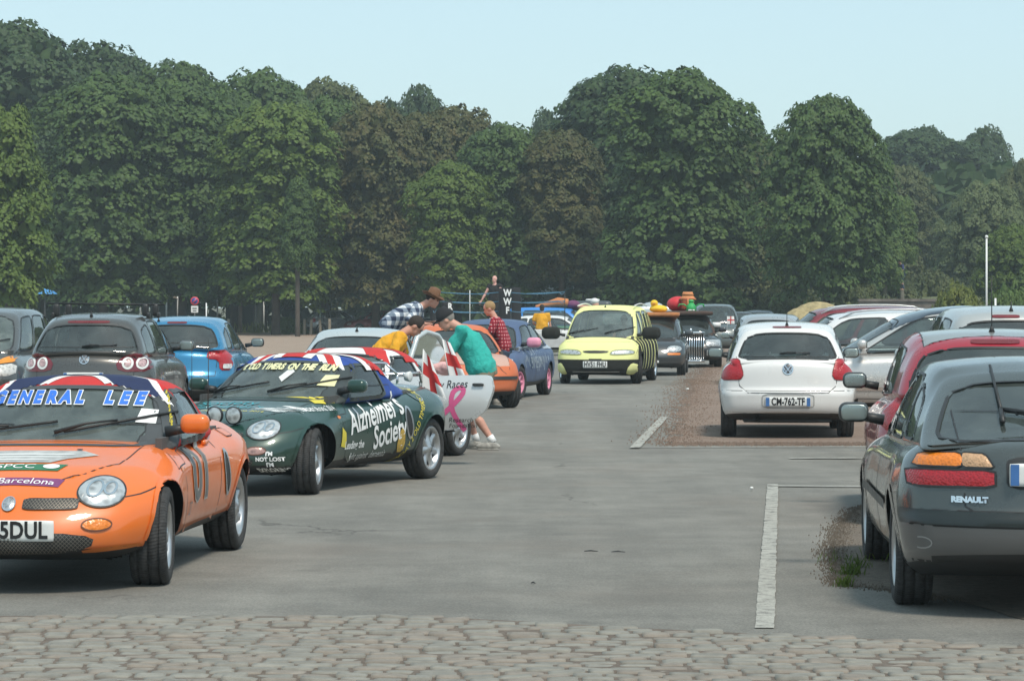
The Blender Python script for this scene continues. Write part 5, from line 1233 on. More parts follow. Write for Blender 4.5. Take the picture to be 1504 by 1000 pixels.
for sg in (1, -1): c.patch('tail_light', 'B', chaikin([(sg * .56, .70), (sg * .84, .70), (sg * .84, .98), (sg * .68, .98)], 1), REDL, .006, .015)
c.plate('B', 0, .50, '', .52, .11, blue=(-1, 1)); mb = MB(); c.wiper('B', (.02, 1.10), (.2, 1.12), blade=.3)
# ---- 11 silver people carrier, right edge beyond the red one
SIL2 = paint('warm_silver_paint', (.52, .52, .50), .5, .32)
sp = hatch({'body': SIL2, 'roof': SIL2, 'arch': SIL2}, W=.90, H=1.66, wb=2.65, belt=1.02, tail=1.08, xf=(1.45, .6), xb=(-1.95, -1.70), wt=.66, wr=.32)
c = Car('silver people carrier seen from behind at the right edge, brake light under its roof edge', 'car', (5.30, 29.6, 0), 86, sp, name='people_carrier', cell=.04)
c.windows([(.86, .32), (.27, -.30), (-.35, -.86)], back=(.93, .10, .86)); c.build(); c.wheels(5); c.mirrors(SIL2); c.antenna(-1.55, .05, .10, 0, .010)
c.patch('high_brake_light', 'B', rrect(0.12, 1.545, .28, .03, .005), plain('dim_red', (.16, .02, .025)), .006); c.plate('B', 0, .62, '')
for sg in (1, -1): c.patch('tail_light', 'B', rrect(sg * .78, .98, .16, .34), REDL, .006, .01)
# ---- 12 silver grey tall car, side on, facing left
SIL3 = paint('cream_silver_paint', (.58, .57, .55), .45, .3)
sp = hatch({'body': SIL3, 'roof': SIL3, 'arch': SIL3}, W=.90, H=1.66, wb=2.73, fo=.88, ro=.78, belt=1.0, nose=.70, tail=1.08, xf=(1.32, .35), xb=(-1.98, -1.60), wt=.62, wr=.32, crown=.05, cab=dict(crown=.07, roof=[(-1, 1.52), (-.5, 1.63), (0, 1.66), (.5, 1.62), (1, 1.50)]))
c = Car('silver family car side on, facing left behind the white hatchback, dark glass roof', 'car', (6.02, 40.2, 0), 176, sp, name='family_car', cell=.04)
c.reg('glass_roof', 'T', [(.45, -.60), (.45, .60), (-1.4, .60), (-1.4, -.60)], plain('blue_black_glass', (.03, .045, .07), .12, .2, coat=1), shell='cab', nmin=.7)
c.reg('front_door', 'L', [(1.12, .32), (-.02, .30), (-.02, 1.05), (1.12, 1.05)], SIL3, shell='low', mirror=True); c.reg('rear_door', 'L', [(-.05, .30), (-.95, .32), (-1.1, .6), (-1.08, 1.1), (-.05, 1.1)], SIL3, shell='low', mirror=True)
c.windows([(.88, .22, .10, .90), (.16, -.42, .10, .90), (-.47, -.86, .14, .86)], back=(.9, .1, .85)); c.build(); c.wheels(6); c.mirrors(SIL3, z=1.10)
mb = MB(); [c.ribbon(mb, dens([(1.1, .46), (-1.0, .46)], .06, False), pj, .05, .012, False) for pj in 'LR']; mb.build('chrome_strip', CHROME, c.root); handle(c, .12, .86, SIL3); handle(c, -.9, .88, SIL3)
for sg in (1, -1): c.patch('headlight', 'F', ellipse(sg * .62, .72, .20, .09, 24), HEAD, .005, .02)
# ---- 13 white estate with roof rails behind it
def simple(label, x, y, hd, sp, name='parked_car', cell=.07, win=None, front=True, group=None, spokes=5, mir=True, plate=None):
    c = Car(label, 'car', (x, y, 0), hd, sp, group, name, cell); c.windows(win or [(.86, .18), (.12, -.42), (-.48, -.84)], front=(.9, .10, .92), back=(.88, .12, .88)); c.build(); c.wheels(spokes, n=24)
    if mir: c.mirrors(c.mats['body'])
    for sg in (1, -1):
        c.patch('headlight', 'F', ellipse(sg * (c.W - .26), float(ev(c.zt, c.xF)) - .02, .17, .075, 20), HEAD, .006, .015); c.patch('tail_light', 'B', rrect(sg * (c.W - .14), float(ev(c.zt, c.xB)) - .18, .18, .26), REDL, .006, .01)
    if plate: c.plate('F', 0, .42, plate)
    return c
EST = paint('plain_white_paint', (.68, .69, .69), 0, .3); DK = paint('black_car_paint', (.018, .019, .022), .1, .25); MR = paint('maroon_paint', (.22, .03, .04), .2, .3); LG = paint('light_grey_paint', (.42, .44, .45), .5, .3)
def rails(c, mat=None, z=None, xs=(.4, -1.6)):
    for sg in (1, -1):
        m = MB(); pts = [c.hit('T', x, sg * (c.cab['w'][1] - .06), .0) for x in np.linspace(xs[0], xs[1], 9)]; k = len(pts)
        m.tube([p[0] + Vector((0, 0, .06 if 0 < i < k - 1 else 0)) for i, p in enumerate(pts)], .016, n=6); m.build('roof_rail', mat or ALLOY, c.root)
sp = hatch({'body': EST, 'arch': EST}, W=.88, H=1.58, wb=2.7, fo=.88, ro=.95, belt=1.0, tail=1.02, xf=(1.35, .5), xb=(-2.2, -1.95), wt=.62)
c = simple('white estate car with roof rails, side on behind the silver family car', 5.95, 46.6, 178, sp, 'estate_car', .05); rails(c)
sp = hatch({'body': MR, 'arch': MR}, W=.88, H=1.66, wb=2.7, fo=.85, ro=.85, belt=1.0, tail=1.02, xf=(1.35, .5), xb=(-2.1, -1.85), wt=.62)
c = simple('maroon roofed car with pale roof bars, farthest of the side on cars', 6.3, 52.4, 179, sp, 'estate_car', .06); rails(c, PALE)
sp = hatch({'body': LG, 'arch': LG}, W=.84, H=1.46)
simple('light grey small car whose roof shows just left of the white hatchback', 6.9, 72, 88, sp, 'parked_car', .07)
sp = hatch({'body': LG, 'arch': LG}, W=.84, H=1.50)
simple('pale grey car mostly hidden between the white hatchback and the white estate', 5.5, 58.5, 86, sp, 'parked_car', .07)
# ---- 14 dark small hatchback following the bee car
sp = hatch({'body': paint('slate_paint', (.045, .052, .058), .3, .35), 'arch': paint('slate_paint', (0, 0, 0))}, W=.82, H=1.42, wb=2.45, belt=.92, nose=.66, wr=.29)
c = simple('small slate grey hatchback with a wooden roof platform, following the bee car', 3.46, 66.6, -95, sp, 'hatchback', .05, spokes=6)
c.reg; lines(c, [[(-.7, .40), (.7, .40)]], 'F', .08, 'bumper_strip', TRIM, .006); c.plate('F', .05, .34, '', .3, .06)
for sg in (1, -1): c.patch('turn_signal', 'F', rrect(sg * .55, .52, .3, .05), ORANGEL, .006)
WOOD = plain('orange_wood', (.50, .20, .07), .7, var=.2); PLY = plain('dark_brown_cloth', (.075, .045, .035), .9)
rp = c.root.matrix_basis
def onroof(c, name, label, cat, z): return thing(name, label, cat, (c.root.location.x, c.root.location.y, z), c.root.rotation_euler.z)
t = onroof(c, 'roof_platform', 'orange wooden platform on the roof of the slate hatchback', 'platform', 1.40); m = MB(); m.box((-.25, 0, .06), (1.5, 1.25, .09), r=.02)
for x in (.3, -.8): m.box((x, 0, .02), (.06, 1.2, .06))
m.build('deck', WOOD, t)
t = onroof(c, 'duck_figure', 'yellow duck shaped figure sitting on the wooden platform', 'figure', 1.50); t.scale = (.56, .75, .52); YF = plain('duck_yellow', (.78, .52, .03), .7)
m = MB(); m.sph((-.2, .16, .17), (.42, .30, .19)); m.sph((-.15, .30, .14), (.3, .14, .13)); m.sph((-.6, .1, .22), (.16, .12, .1)); m.build('body', YF, t)
m = MB(); m.sph((-.12, .02, .44), (.13, .125, .155)); m.tube([(-.14, .02, .2), (-.12, .02, .4)], .1, n=10); m.build('head', YF, t); m = MB(); m.sph((.03, .02, .42), (.07, .06, .03)); m.build('beak', WOOD, t)
# ---- 15 black car with the big silver grille
sp = hatch({'body': DK, 'arch': DK, 'roof': PLY}, W=.87, H=1.42, wb=2.65, fo=.82, ro=.95, belt=.93, nose=.68, tail=.98, xf=(1.05, .35), xb=(-1.9, -1.1), wt=.60, wr=.30)
c = simple('black saloon with a tall silver radiator grille and a brown padded roof', 4.86, 75.3, -91.5, sp, 'saloon_car', .055)
m = MB(); x = c.xF + .03; m.box((x - .05, 0, .56), (.10, .70, .78), 1, r=.02)
for zz in (.18, .94): m.box((x, 0, zz), (.14, .74, .07), r=.015)
for y in np.linspace(-.34, .34, 12): m.box((x + .01, y, .56), (.06, .026, .72))
m.sph((x, 0, 1.0), (.04, .03, .07)); m.build('radiator_grille', [CHROME, BLACK], c.root); c.plate('F', .62, .40, 'R051 K', .40, .15)
for sg in (1, -1): c.patch('large_headlight', 'F', rrect(sg * .60, .66, .40, .18), HEAD, .012, .02)
m = MB(); m.box((-.3, 0, 1.46), (1.7, 1.36, .13), r=.06, n=(10, 8, 3)); m.build('roof_pad', PLY, c.root)
t = onroof(c, 'toy_pagoda', 'orange toy temple with a two tier roof, standing on the brown car roof', 'model', 1.50); t.scale = (.62, .56, .60); m = MB(); m.box((-.5, .02, .36), (.42, .62, .55), 1, r=.02); m.box((-.5, .02, .36), (.46, .07, .5), 0)
for z0, z1, w0, w1 in ((.56, .74, .88, .52), (.76, .92, .60, .46)):
    v = [(-.5 + sx * w_ * .5, .02 + sy * w_, z) for z, w_ in ((z0, w0 / 2), (z1, w1 / 2)) for sx, sy in ((-1, -1), (1, -1), (1, 1), (-1, 1))]
    m.add(v, [(0, 1, 5, 4), (1, 2, 6, 5), (2, 3, 7, 6), (3, 0, 4, 7), (3, 2, 1, 0), (4, 5, 6, 7)], 0)
m.build('temple', [plain('temple_orange', (.62, .25, .10), .7), plain('temple_red', (.34, .07, .03), .7)], t)
t = onroof(c, 'green_frog_figure', 'bright green figure with curled arms on the brown car roof', 'figure', 1.50); t.scale = (.7, .62, .52); GF = plain('frog_green', (.03, .38, .10), .6); m = MB()
m.tube([(.1, .15, .0), (.1, .15, .30), (.1, .15, .52)], [.24, .20, .08], n=10)
for sg in (1, -1): m.tube([(.1, .15 + sg * .12, .22), (.1, .15 + sg * .34, .40), (.1, .15 + sg * .52, .40), (.1, .15 + sg * .58, .26)], .035)
m.sph((.12, .15, .56), (.1, .13, .09)); m.build('body', GF, t); m = MB(); m.box((.30, .15, .09), (.04, .3, .07), r=.02); m.build('mouth', WHITE, t)
t = onroof(c, 'red_ball', 'big red ball tied behind the toy temple', 'ball', 1.50); t.scale = (.5, .44, .44); m = MB(); m.sph((-1.3, -.55, .48), (.62, .72, .50), 0, 14); m.build('ball', plain('ball_red', (.60, .03, .04), .5), t)
# ---- 16 the cars beyond
sp = hatch({'body': paint('grey_green_paint', (.10, .12, .12), .3, .3), 'arch': DK}, W=.90, H=1.75, belt=1.1, nose=.85, wb=2.7, xf=(1.2, .6), xb=(-1.95, -1.8), wt=.66, wr=.36)
c = simple('tall off road car with round front lamps beyond the black saloon', 7.15, 96, -90, sp, 'off_road_car', .07)
m = MB()
for y in (-.45, -.15): m.lathe([(.001, .0), (.09, -.01), (.10, -.05)], 0, 12, 'X', (c.xF + .06, y, .60))
m.build('spot_lamp', HEAD, c.root); m = MB(); m.box((c.xF - .3, -.1, 1.02), (.5, .3, .16)); m.build('bonnet_box', WHITE, c.root)
sp = hatch({'body': DK, 'arch': DK}, W=.86, H=1.46); simple('dark car at the far end of the queue beside the off road car', 9.35, 112, -90, sp, 'parked_car', .08)
sp = hatch({'body': paint('steel_blue_paint', (.08, .11, .14), .4, .3), 'arch': DK}, W=.86, H=1.50); simple('blue grey car at the far end of the queue, last before the trees', 11.0, 121, -88, sp, 'parked_car', .08)
# flag on the off-road car
def flag(name, label, loc, pole, w, h, rz, cross=(REDC, WHC), lean=0, wave=.03, cat='flag', tilt=0, arms=.16, droop=False):
    t = thing(name, label, cat, loc, rz); m = MB(); m.tube([(0, 0, 0), (lean, 0, pole)], .006, n=6); m.build('pole', PLATEW, t); nx, nz = 14, 12; V = []; F = []; MI = []
    for j in range(nz + 1):
        for i in range(nx + 1):
            u, v = i / nx, j / nz; z = pole - h + h * v - tilt * u; V.append((lean * z / pole + w * u * (1 if not droop else .40 + .60 * (1 - v)), wave * math.sin(u * 5 + v * 2) * u, z))
    for j in range(nz):
        for i in range(nx):
            u, v = (i + .5) / nx, (j + .5) / nz; F.append((j * (nx + 1) + i, j * (nx + 1) + i + 1, (j + 1) * (nx + 1) + i + 1, (j + 1) * (nx + 1) + i)); MI.append(1 if abs(u - .5) < arms * .55 or abs(v - .5) < arms * .7 else 0)
    mesh('cloth', V, F, [cross[1], cross[0]], t, True, MI); return t
flag('small_flag', 'small red and white flag on the off road car', tuple(P(1068, 488, 93.6)), .55, .26, .26, .3)
# ---- 17 left: grey MPV with round tail lamps and roof bars
GPL = paint('bronze_grey_paint', (.105, .10, .092), .5, .3)
sp = hatch({'body': GPL, 'roof': GPL, 'arch': GPL}, W=.88, H=1.565, wb=2.58, fo=.86, ro=.78, belt=1.0, tail=1.07, xf=(1.42, .62), xb=(-1.96, -1.62), wt=.60, wr=.31, bowB=.24, cab=dict(bow=(.14, .15), pb=.9))
c = Car('bronze grey family hatchback with roof bars and round tail lamps, second from the left', 'car', (-5.52, 37.3, 0), 89, sp, name='hatchback', cell=.032)
c.reg('tailgate', 'B', [(-.66, 1.12), (-.62, .62), (.62, .62), (.66, 1.12)], GPL, nmin=.2, shell='low')
c.reg('front_door', 'R', [(1.15, .3), (.10, .28), (.10, 1.05), (1.15, 1.05)], GPL, shell='low'); c.reg('rear_door', 'R', [(.08, .28), (-.80, .3), (-1.0, .6), (-.98, 1.1), (.08, 1.1)], GPL, shell='low')
c.windows([(.88, .32), (.27, -.32), (-.38, -.80, .14, .84, .7)], back=(.92, .12, .84)); c.build(); c.wheels(5); c.mirrors(GPL, z=1.10, x=.98)
for sg in (1, -1):
    o = c.patch('tail_light', 'B', chaikin([(sg * .40, .93), (sg * .44, .80), (sg * .84, .80), (sg * .84, 1.0), (sg * .60, 1.05)], 1), plain('dark_red_glass', (.16, .012, .02), .15, coat=1), .006, .01)
    for yy in (.55, .72): ring(c, 'lamp_ring', 'B', ellipse(sg * yy, .905, .058, .062, 20), PLATEW, .03, .018, o); c.patch('lamp_core', 'B', ellipse(sg * yy, .905, .04, .045, 16), lens('pink_lamp', (.62, .42, .42), .1), .02, parent=o)
c.patch('badge', 'B', ellipse(0, .965, .06, .06, 24), plain('badge_dark', (.10, .10, .11)), .006, .01, rim=(CHROME, .012)); emblem(c, 'B', 0, .965)
c.patch('high_brake_light', 'B', rrect(0, 1.445, .55, .030, .005), plain('dim_red', (.16, .02, .025)), .004); c.plate('B', 0, .74, '', .52, .11, blue=(-1, 1)); c.wiper('B', (.02, 1.12), (-.18, 1.13), blade=.45); c.antenna(-1.4, 0, .07, -.2, .012)
t = thing('roof_rack', 'thin black roof bars clamped on the bronze grey hatchback', 'roof rack', (c.root.location.x, c.root.location.y, 1.50), c.root.rotation_euler.z); m = MB()
for x in (.25, -.65):
    b_ = MB(); b_.tube([(x, -.72, .175), (x, .72, .19)], .014, n=6)
    for sg in (1, -1): b_.box((x, sg * .60, .10), (.09, .09, .17), r=.03); b_.box((x, sg * .64, .03), (.12, .05, .08), r=.02)
    b_.build('bar', BLACK, t)
# ---- 18 light blue hatchback
CB = paint('bright_blue_paint', (.025, .22, .42), .3, .3)
sp = hatch({'body': CB, 'roof': CB, 'arch': CB}, W=.865, H=1.50, wb=2.46, fo=.80, ro=.68, belt=.98, tail=1.04, xf=(1.40, .45), xb=(-1.80, -1.48), wt=.60, bowB=.26, cab=dict(roof=[(-1, 1.42), (-.5, 1.48), (0, 1.50), (.5, 1.46), (1, 1.36)], bow=(.15, .16)))
c = Car('bright blue hatchback with red tail lamp, right of the bronze grey one', 'car', (-5.05, 42.9, 0), 88.2, sp, name='hatchback', cell=.034)
c.reg('tailgate', 'B', [(-.66, 1.1), (-.62, .60), (.62, .60), (.66, 1.1)], CB, nmin=.2, shell='low'); c.reg('front_door', 'R', [(1.12, .3), (.05, .28), (.05, 1.05), (1.12, 1.05)], CB, shell='low'); c.reg('rear_door', 'R', [(.03, .28), (-.80, .3), (-.95, .6), (-.93, 1.1), (.03, 1.1)], CB, shell='low')
c.windows([(.86, .26), (.21, -.34), (-.40, -.70, .16, .80, .6)], back=(.90, .12, .88)); c.build(); c.wheels(6); c.mirrors(TRIM, z=1.07); c.antenna(-1.35, .3, .08, -.1, .010)
for sg in (1, -1):
    c.patch('tail_light', 'B', chaikin([(sg * .50, .98), (sg * .48, .86), (sg * .66, .84), (sg * .68, .68), (sg * .84, .68), (sg * .85, 1.0)], 1), REDL, .008, .02); c.patch('clear_lens', 'B', rrect(sg * .765, .74, .11, .07), CLEARL, .03)
c.patch('high_brake_light', 'B', rrect(0, 1.40, .3, .03, .005), plain('dim_red', (.16, .02, .025)), .006)
c.reg
# ---- 19 silver people carrier, far left, facing the camera
sp = hatch({'body': paint('grey_silver_paint', (.12, .12, .115), .5, .32), 'arch': LG}, W=.90, H=1.64, wb=2.65, fo=.85, ro=.75, belt=1.02, nose=.78, xf=(1.6, .62), xb=(-1.95, -1.65), wt=.66, wr=.32)
c = Car('silver grey people carrier facing the camera at the far left edge', 'car', (-7.88, 40.6, 0), -92, sp, name='people_carrier', cell=.04)
c.windows([(.86, .32), (.27, -.32), (-.38, -.84)], front=(.93, .08, .92), glassf=DGLASS); c.build(); c.wheels(6); c.mirrors(c.mats['body'], only='R')
for sg in (1, -1): c.patch('headlight', 'F', chaikin([(sg * .50, .66), (sg * .86, .66), (sg * .86, .84), (sg * .55, .80)], 1), lens('square_head_glass', (.78, .76, .72), .2, 18), .006, .015); c.patch('turn_signal', 'F', chaikin([(sg * .55, .815), (sg * .86, .86), (sg * .84, .94), (sg * .70, .93)], 1), AMBER, .008, .01)
c.wiper('F', (.0, 1.06), (.35, 1.12), blade=.6)
# ---- 20 cars parked below the trees and round the ring
sp = hatch({'body': MR, 'arch': MR}, W=.84, H=1.42); c1 = simple('red car parked below the trees, rear half hidden by the checked shirt man', -8.1, 163, 195, sp, 'parked_car', .1, group='cars parked below the trees')
sp = hatch({'body': LG, 'arch': LG}, W=.84, H=1.45); simple('grey car parked below the trees, left of the red one', -10.6, 165, 20, sp, 'parked_car', .1, group='cars parked below the trees')
sp = hatch({'body': DK, 'arch': DK}, W=.84, H=1.40); simple('dark car parked below the trees, right of the red one', -5.6, 166, 175, sp, 'parked_car', .1, group='cars parked below the trees')
WV = paint('van_white_paint', (.70, .70, .68), 0, .4)
sp = hatch({'body': WV, 'arch': WV}, W=.84, H=1.36, wb=2.6, belt=.92, nose=.66, xf=(1.05, .3), xb=(-1.9, -1.5)); c = simple('white hatchback facing right behind the man in the yellow shirt', 1.65, 92, -8, sp, 'hatchback', .07)
BV = paint('painted_roof_blue', (.03, .22, .60), 0, .5, .2); GV = paint('painted_side_green', (.16, .42, .22), 0, .5, .2)
sp = hatch({'body': GV, 'roof': BV, 'arch': GV}, W=.90, H=1.62, wb=2.7, belt=1.0, nose=.80, xf=(1.5, .75), xb=(-1.95, -1.8), wt=.68, wr=.33); c = simple('green car with a sky blue roof behind the white hatchback', 1.55, 101, -10, sp, 'people_carrier', .07)
sp = hatch({'body': paint('dim_grey_paint', (.06, .065, .07), .3, .3), 'arch': DK}, W=.88, H=1.55, wb=2.7); c = simple('dark grey car carrying a black roof box, half hidden behind the bee car', 3.35, 108, -20, sp, 'estate_car', .08)
t = thing('roof_box', 'rounded dark grey roof box on the car behind the bee car', 'roof box', (3.15, 108, 1.50), R(-5)); m = MB(); m.box((0, 0, .20), (1.6, .8, .34), r=.17, n=(14, 8, 6)); m.build('shell', plain('roof_box_grey', (.06, .075, .08), .4), t); m = MB(); m.box((.05, 0, .40), (.55, .4, .10), r=.04); m.build('bundle', PLATEW, t)
t = thing('white_trailer', 'low white box trailer showing over the roof of the bee car', 'trailer', (4.35, 92, 0), R(2)); m = MB(); m.box((0, 0, 1.35), (2.5, 1.6, .62), r=.06); m.sph((.4, 0, 1.66), (.35, .35, .14)); m.build('box', PALE, t); m = MB(); m.box((0, 0, .9), (2.3, 1.4, .3)); m.build('chassis', BLACK, t, False)
for sy in (-.75, .75):
    m = MB(); m.lathe([(.001, -.08), (.28, -.08), (.3, 0), (.28, .08), (.001, .08)], 0, 20, 'Y', (0, sy, .3)); m.build('wheel', RUBBER, t)
m = MB(); m.box((0, 0, .55), (.1, 1.5, .5)); m.build('axle', BLACK, t, False)
# ---------------------------------------------------------------- people
def ik(a, b, l1, l2, pole):
    a, b = Vector(a), Vector(b); d = b - a; L = min(d.length, (l1 + l2) * .999); b = a + d.normalized() * L
    k = (l1 * l1 - l2 * l2 + L * L) / (2 * L); h = math.sqrt(max(0, l1 * l1 - k * k)); u = d.normalized(); p = Vector(pole); p = (p - u * p.dot(u)).normalized()
    return a + u * k + p * h, b
def sweep(mb, pts, rx, ry, side, m=0, n=14):
    "tube of oval section, its long axis along side"
    pts = [Vector(p) for p in pts]; side = Vector(side); V = []; F = []; k = len(pts)
    for i, p in enumerate(pts):
        t = (pts[min(i + 1, k - 1)] - pts[max(i - 1, 0)]).normalized(); s_ = (side - t * side.dot(t)).normalized(); f = t.cross(s_)
        for j in range(n): w = 2 * PI * j / n; V.append(tuple(p + s_ * math.cos(w) * ry[i] + f * math.sin(w) * rx[i]))
    for i in range(k - 1):
        for j in range(n): F.append((i * n + j, i * n + (j + 1) % n, (i + 1) * n + (j + 1) % n, (i + 1) * n + j))
    F += [tuple(reversed(range(n))), tuple(range((k - 1) * n, k * n))]; mb.add(V, F, m)
def fuse(mb, name, mat, parent, voxel=.012, smooth=6, fold=0):
    "melts overlapping volumes into one continuous surface"
    me = bpy.data.meshes.new('tmp'); me.from_pydata([tuple(map(float, p)) for p in mb.v], [], mb.f); me.update(); o = bpy.data.objects.new('tmp', me); COL.objects.link(o)
    bm = bmesh.new(); bm.from_mesh(me); bmesh.ops.recalc_face_normals(bm, faces=bm.faces[:]); bm.to_mesh(me); bm.free()
    r = o.modifiers.new('r', 'REMESH'); r.mode = 'VOXEL'; r.voxel_size = voxel; r.use_smooth_shade = True
    s_ = o.modifiers.new('s', 'SMOOTH'); s_.factor = .5; s_.iterations = smooth
    out = bpy.data.meshes.new_from_object(o.evaluated_get(bpy.context.evaluated_depsgraph_get())); bpy.data.objects.remove(o); bpy.data.meshes.remove(me)
    if fold:
        from mathutils import noise as NZ
        NN = [v.normal.copy() for v in out.vertices]; QQ = []
        for v, n_ in zip(out.vertices, NN):
            q = v.co; a = NZ.noise(Vector((q.x * 9, q.y * 9, q.z * 5))) + .6 * abs(NZ.noise(Vector((q.x * 17 + 3, q.y * 17, q.z * 8 + q.x * 9)))); QQ += list(q + n_ * a * fold)
        out.vertices.foreach_set('co', QQ); out.update()
    out.name = name; out.materials.clear(); out.materials.append(mat); out.polygons.foreach_set('use_smooth', [True] * len(out.polygons)); out.polygons.foreach_set('material_index', [0] * len(out.polygons))
    return link(bpy.data.objects.new(name, out), parent)
def hand(mb, wrist, fwd, palm, up, s, curl=.5, left=1):
    wrist, fwd, up = Vector(wrist), Vector(fwd).normalized(), Vector(up); up = (up - fwd * up.dot(fwd)).normalized(); sd = fwd.cross(up) * left
    sweep(mb, [wrist - fwd * .02, wrist + fwd * .03 * s, wrist + fwd * .09 * s], [.016, .015, .012], [.024, .038, .040], sd)
    for i, (o, l) in enumerate(((-.030, .070), (-.010, .078), (.010, .073), (.029, .058))):
        b = wrist + fwd * .085 * s + sd * o; d1 = (fwd * math.cos(curl * .5) - up * math.sin(curl * .5)); d2 = (fwd * math.cos(curl * 1.4) - up * math.sin(curl * 1.4))
        p1 = b + d1 * l * .5 + sd * o * .25; mb.tube([b - fwd * .01, p1, p1 + d2 * l * .5], [.0105, .0095, .0075], n=7)
    b = wrist + fwd * .035 * s - sd * .030; mb.tube([b, b - sd * .028 + fwd * .03, b - sd * .034 + fwd * .062 - up * .012], [.013, .011, .009], n=7)
def person(label, loc, hd, H=1.78, bend=.1, hands=None, feet=None, head=(0, 0), stout=1., skin=None, top=None, sleeve=.45, bottom=None, short=True, hair=None, hairlen=0, shoes=None, socks=None, hipz=None, seated=False, crouch=0, vox=.011, neckf=.0, pole=None, z0=0, curl=.6, under=None, group=None):
    t = thing('person', label, 'person', (loc[0], loc[1], z0), R(hd), group); sk = skin or SKIN; hz = hipz or (.52 * H - crouch)
    hip = Vector((-.06 * math.sin(bend) * 3, 0, hz)); D = Vector((math.sin(bend), 0, math.cos(bend))); Ff = Vector((math.cos(bend), 0, -math.sin(bend))); Y = Vector((0, 1, 0))
    waist = hip + D * .10 * H; b2 = bend * 1.2; D2 = Vector((math.sin(b2), 0, math.cos(b2))); chest = waist + D2 * .13 * H; nb = chest + D2 * .085 * H
    hb = bend * 1.25 + neckf; ND = Vector((math.sin(hb), 0, math.cos(hb))); skull = nb + ND * .105 * H + Vector((.01, 0, 0))
    hp = head[0]; hy = head[1]; FF = Vector((math.cos(hp) * math.cos(hy), math.sin(hy), -math.sin(hp))).normalized(); UP = Vector((math.sin(hp), 0, math.cos(hp))); UP = (UP - FF * UP.dot(FF)).normalized(); SD = UP.cross(FF)
    b = MB(); w = stout
    sweep(b, [hip - D * .06, hip + D * .03, waist, chest, chest + D2 * .05 * H, nb], [.09 * w, .115 * w, .11 * w, .115 * w, .095, .055], [.13, .165 * w, .145 * w, .165, .155, .06], Y)
    sweep(b, [nb - ND * .03, nb + ND * .03 * H, skull - ND * .03 * H], [.058, .055, .056], [.058, .054, .054], Y)
    def ell(c, r, m=0):
        q = MB(); q.sph((0, 0, 0), r, m, 10); M_ = Matrix((FF, SD, UP)).transposed(); b.add([tuple(c + M_ @ Vector(p)) for p in q.v], q.f, m)
    hs = H / 1.78
    ell(skull + UP * .025, (.098 * hs, .077 * hs, .100 * hs)); ell(skull + FF * .032 - UP * .040, (.062 * hs, .060 * hs, .072 * hs)); ell(skull + FF * .066 - UP * .088 * hs, (.026, .028, .020))
    q0 = skull + FF * .088 * hs; b.tube([q0 + UP * .022, q0 + FF * .018 - UP * .012, q0 + FF * .008 - UP * .026], [.009, .014, .013], n=7); ell(skull + FF * .080 + UP * .038, (.020, .05, .012)); ell(skull + FF * .086 - UP * .055, (.014, .024, .010))
    for sg in (1, -1): ell(skull + SD * sg * .078 * hs - UP * .004, (.020, .010, .032))
    clav = nb - D2 * .035
    ar = []; hands = hands or [(.30, .28, hz + .02), (.30, -.28, hz + .02)]; la, lf = .165 * H, .148 * H
    for i, sg in enumerate((1, -1)):
        sh = clav + Y * sg * .115 * H; el, wr = ik(sh, hands[i], la, lf, (pole[i] if pole else (-.4, sg * .5, -.8))); ar.append((sh, el, wr))
        b.tube([clav + Y * sg * .05, sh, sh.lerp(el, .5), el, el.lerp(wr, .35), wr], [.055, .060 * w**.5, .048, .039, .042, .027], n=10)
        hand(b, wr, (wr - el), None, Vector((0, 0, 1)) if abs((wr - el).normalized().z) < .8 else Ff, 1, curl, sg)
    feet = feet or [(0, .11, 0), (0, -.11, 0)]; lg = []
    for i, sg in enumerate((1, -1)):
        hj = hip + Y * sg * .085 - D * .02; an = Vector(feet[i]) + Vector((0, 0, .085)); kn, an = ik(hj, an, .25 * H, .24 * H, (1, 0, 0) if not seated else (.3, 0, 1)); lg.append((hj, kn, an))
        b.tube([hj, hj.lerp(kn, .5), kn, kn.lerp(an, .3), kn.lerp(an, .75), an], [.088 * w, .072 * w, .055, .056, .038, .036], n=10); b.sph(tuple(an + Vector((.06, 0, -.05))), (.12, .042, .035), 0, 8)
    fuse(b, 'body', sk, t, vox, 4)
    for sg in (1, -1):
        e = MB(); e.sph(tuple(skull + FF * .090 * hs + SD * sg * .031 + UP * .016), .0095, 0, 6); e.build('eye', plain('eye_dark', (.03, .025, .02), .3), t)
    m = MB(); m.sph(tuple(skull + FF * .101 * hs - UP * .052), (.006, .022, .006), 0, 6); m.build('mouth', plain('lip', (.35, .10, .09), .5), t)
    if hair:
        h = MB(); M_ = Matrix((FF, SD, UP)).transposed(); q = MB(); q.sph((-.012, 0, .035), (.104 * hs, .086 * hs, .100 * hs), 0, 12)
        if hairlen: q.sph((-.05, 0, -.03), (.06, .078, .07), 0, 10)
        vv = []
        for p in q.v:
            p = Vector(p)
            if p.x > .062 * hs and p.z < .085: p.x = .05 * hs
            if p.z < -.005 and p.x > -.02: p = Vector((p.x * .6 - .01, p.y * .8, max(p.z, -.01)))
            vv.append(tuple(skull + M_ @ p))
        h.add(vv, q.f); fuse(h, 'hair', hair, t, .010, 2)
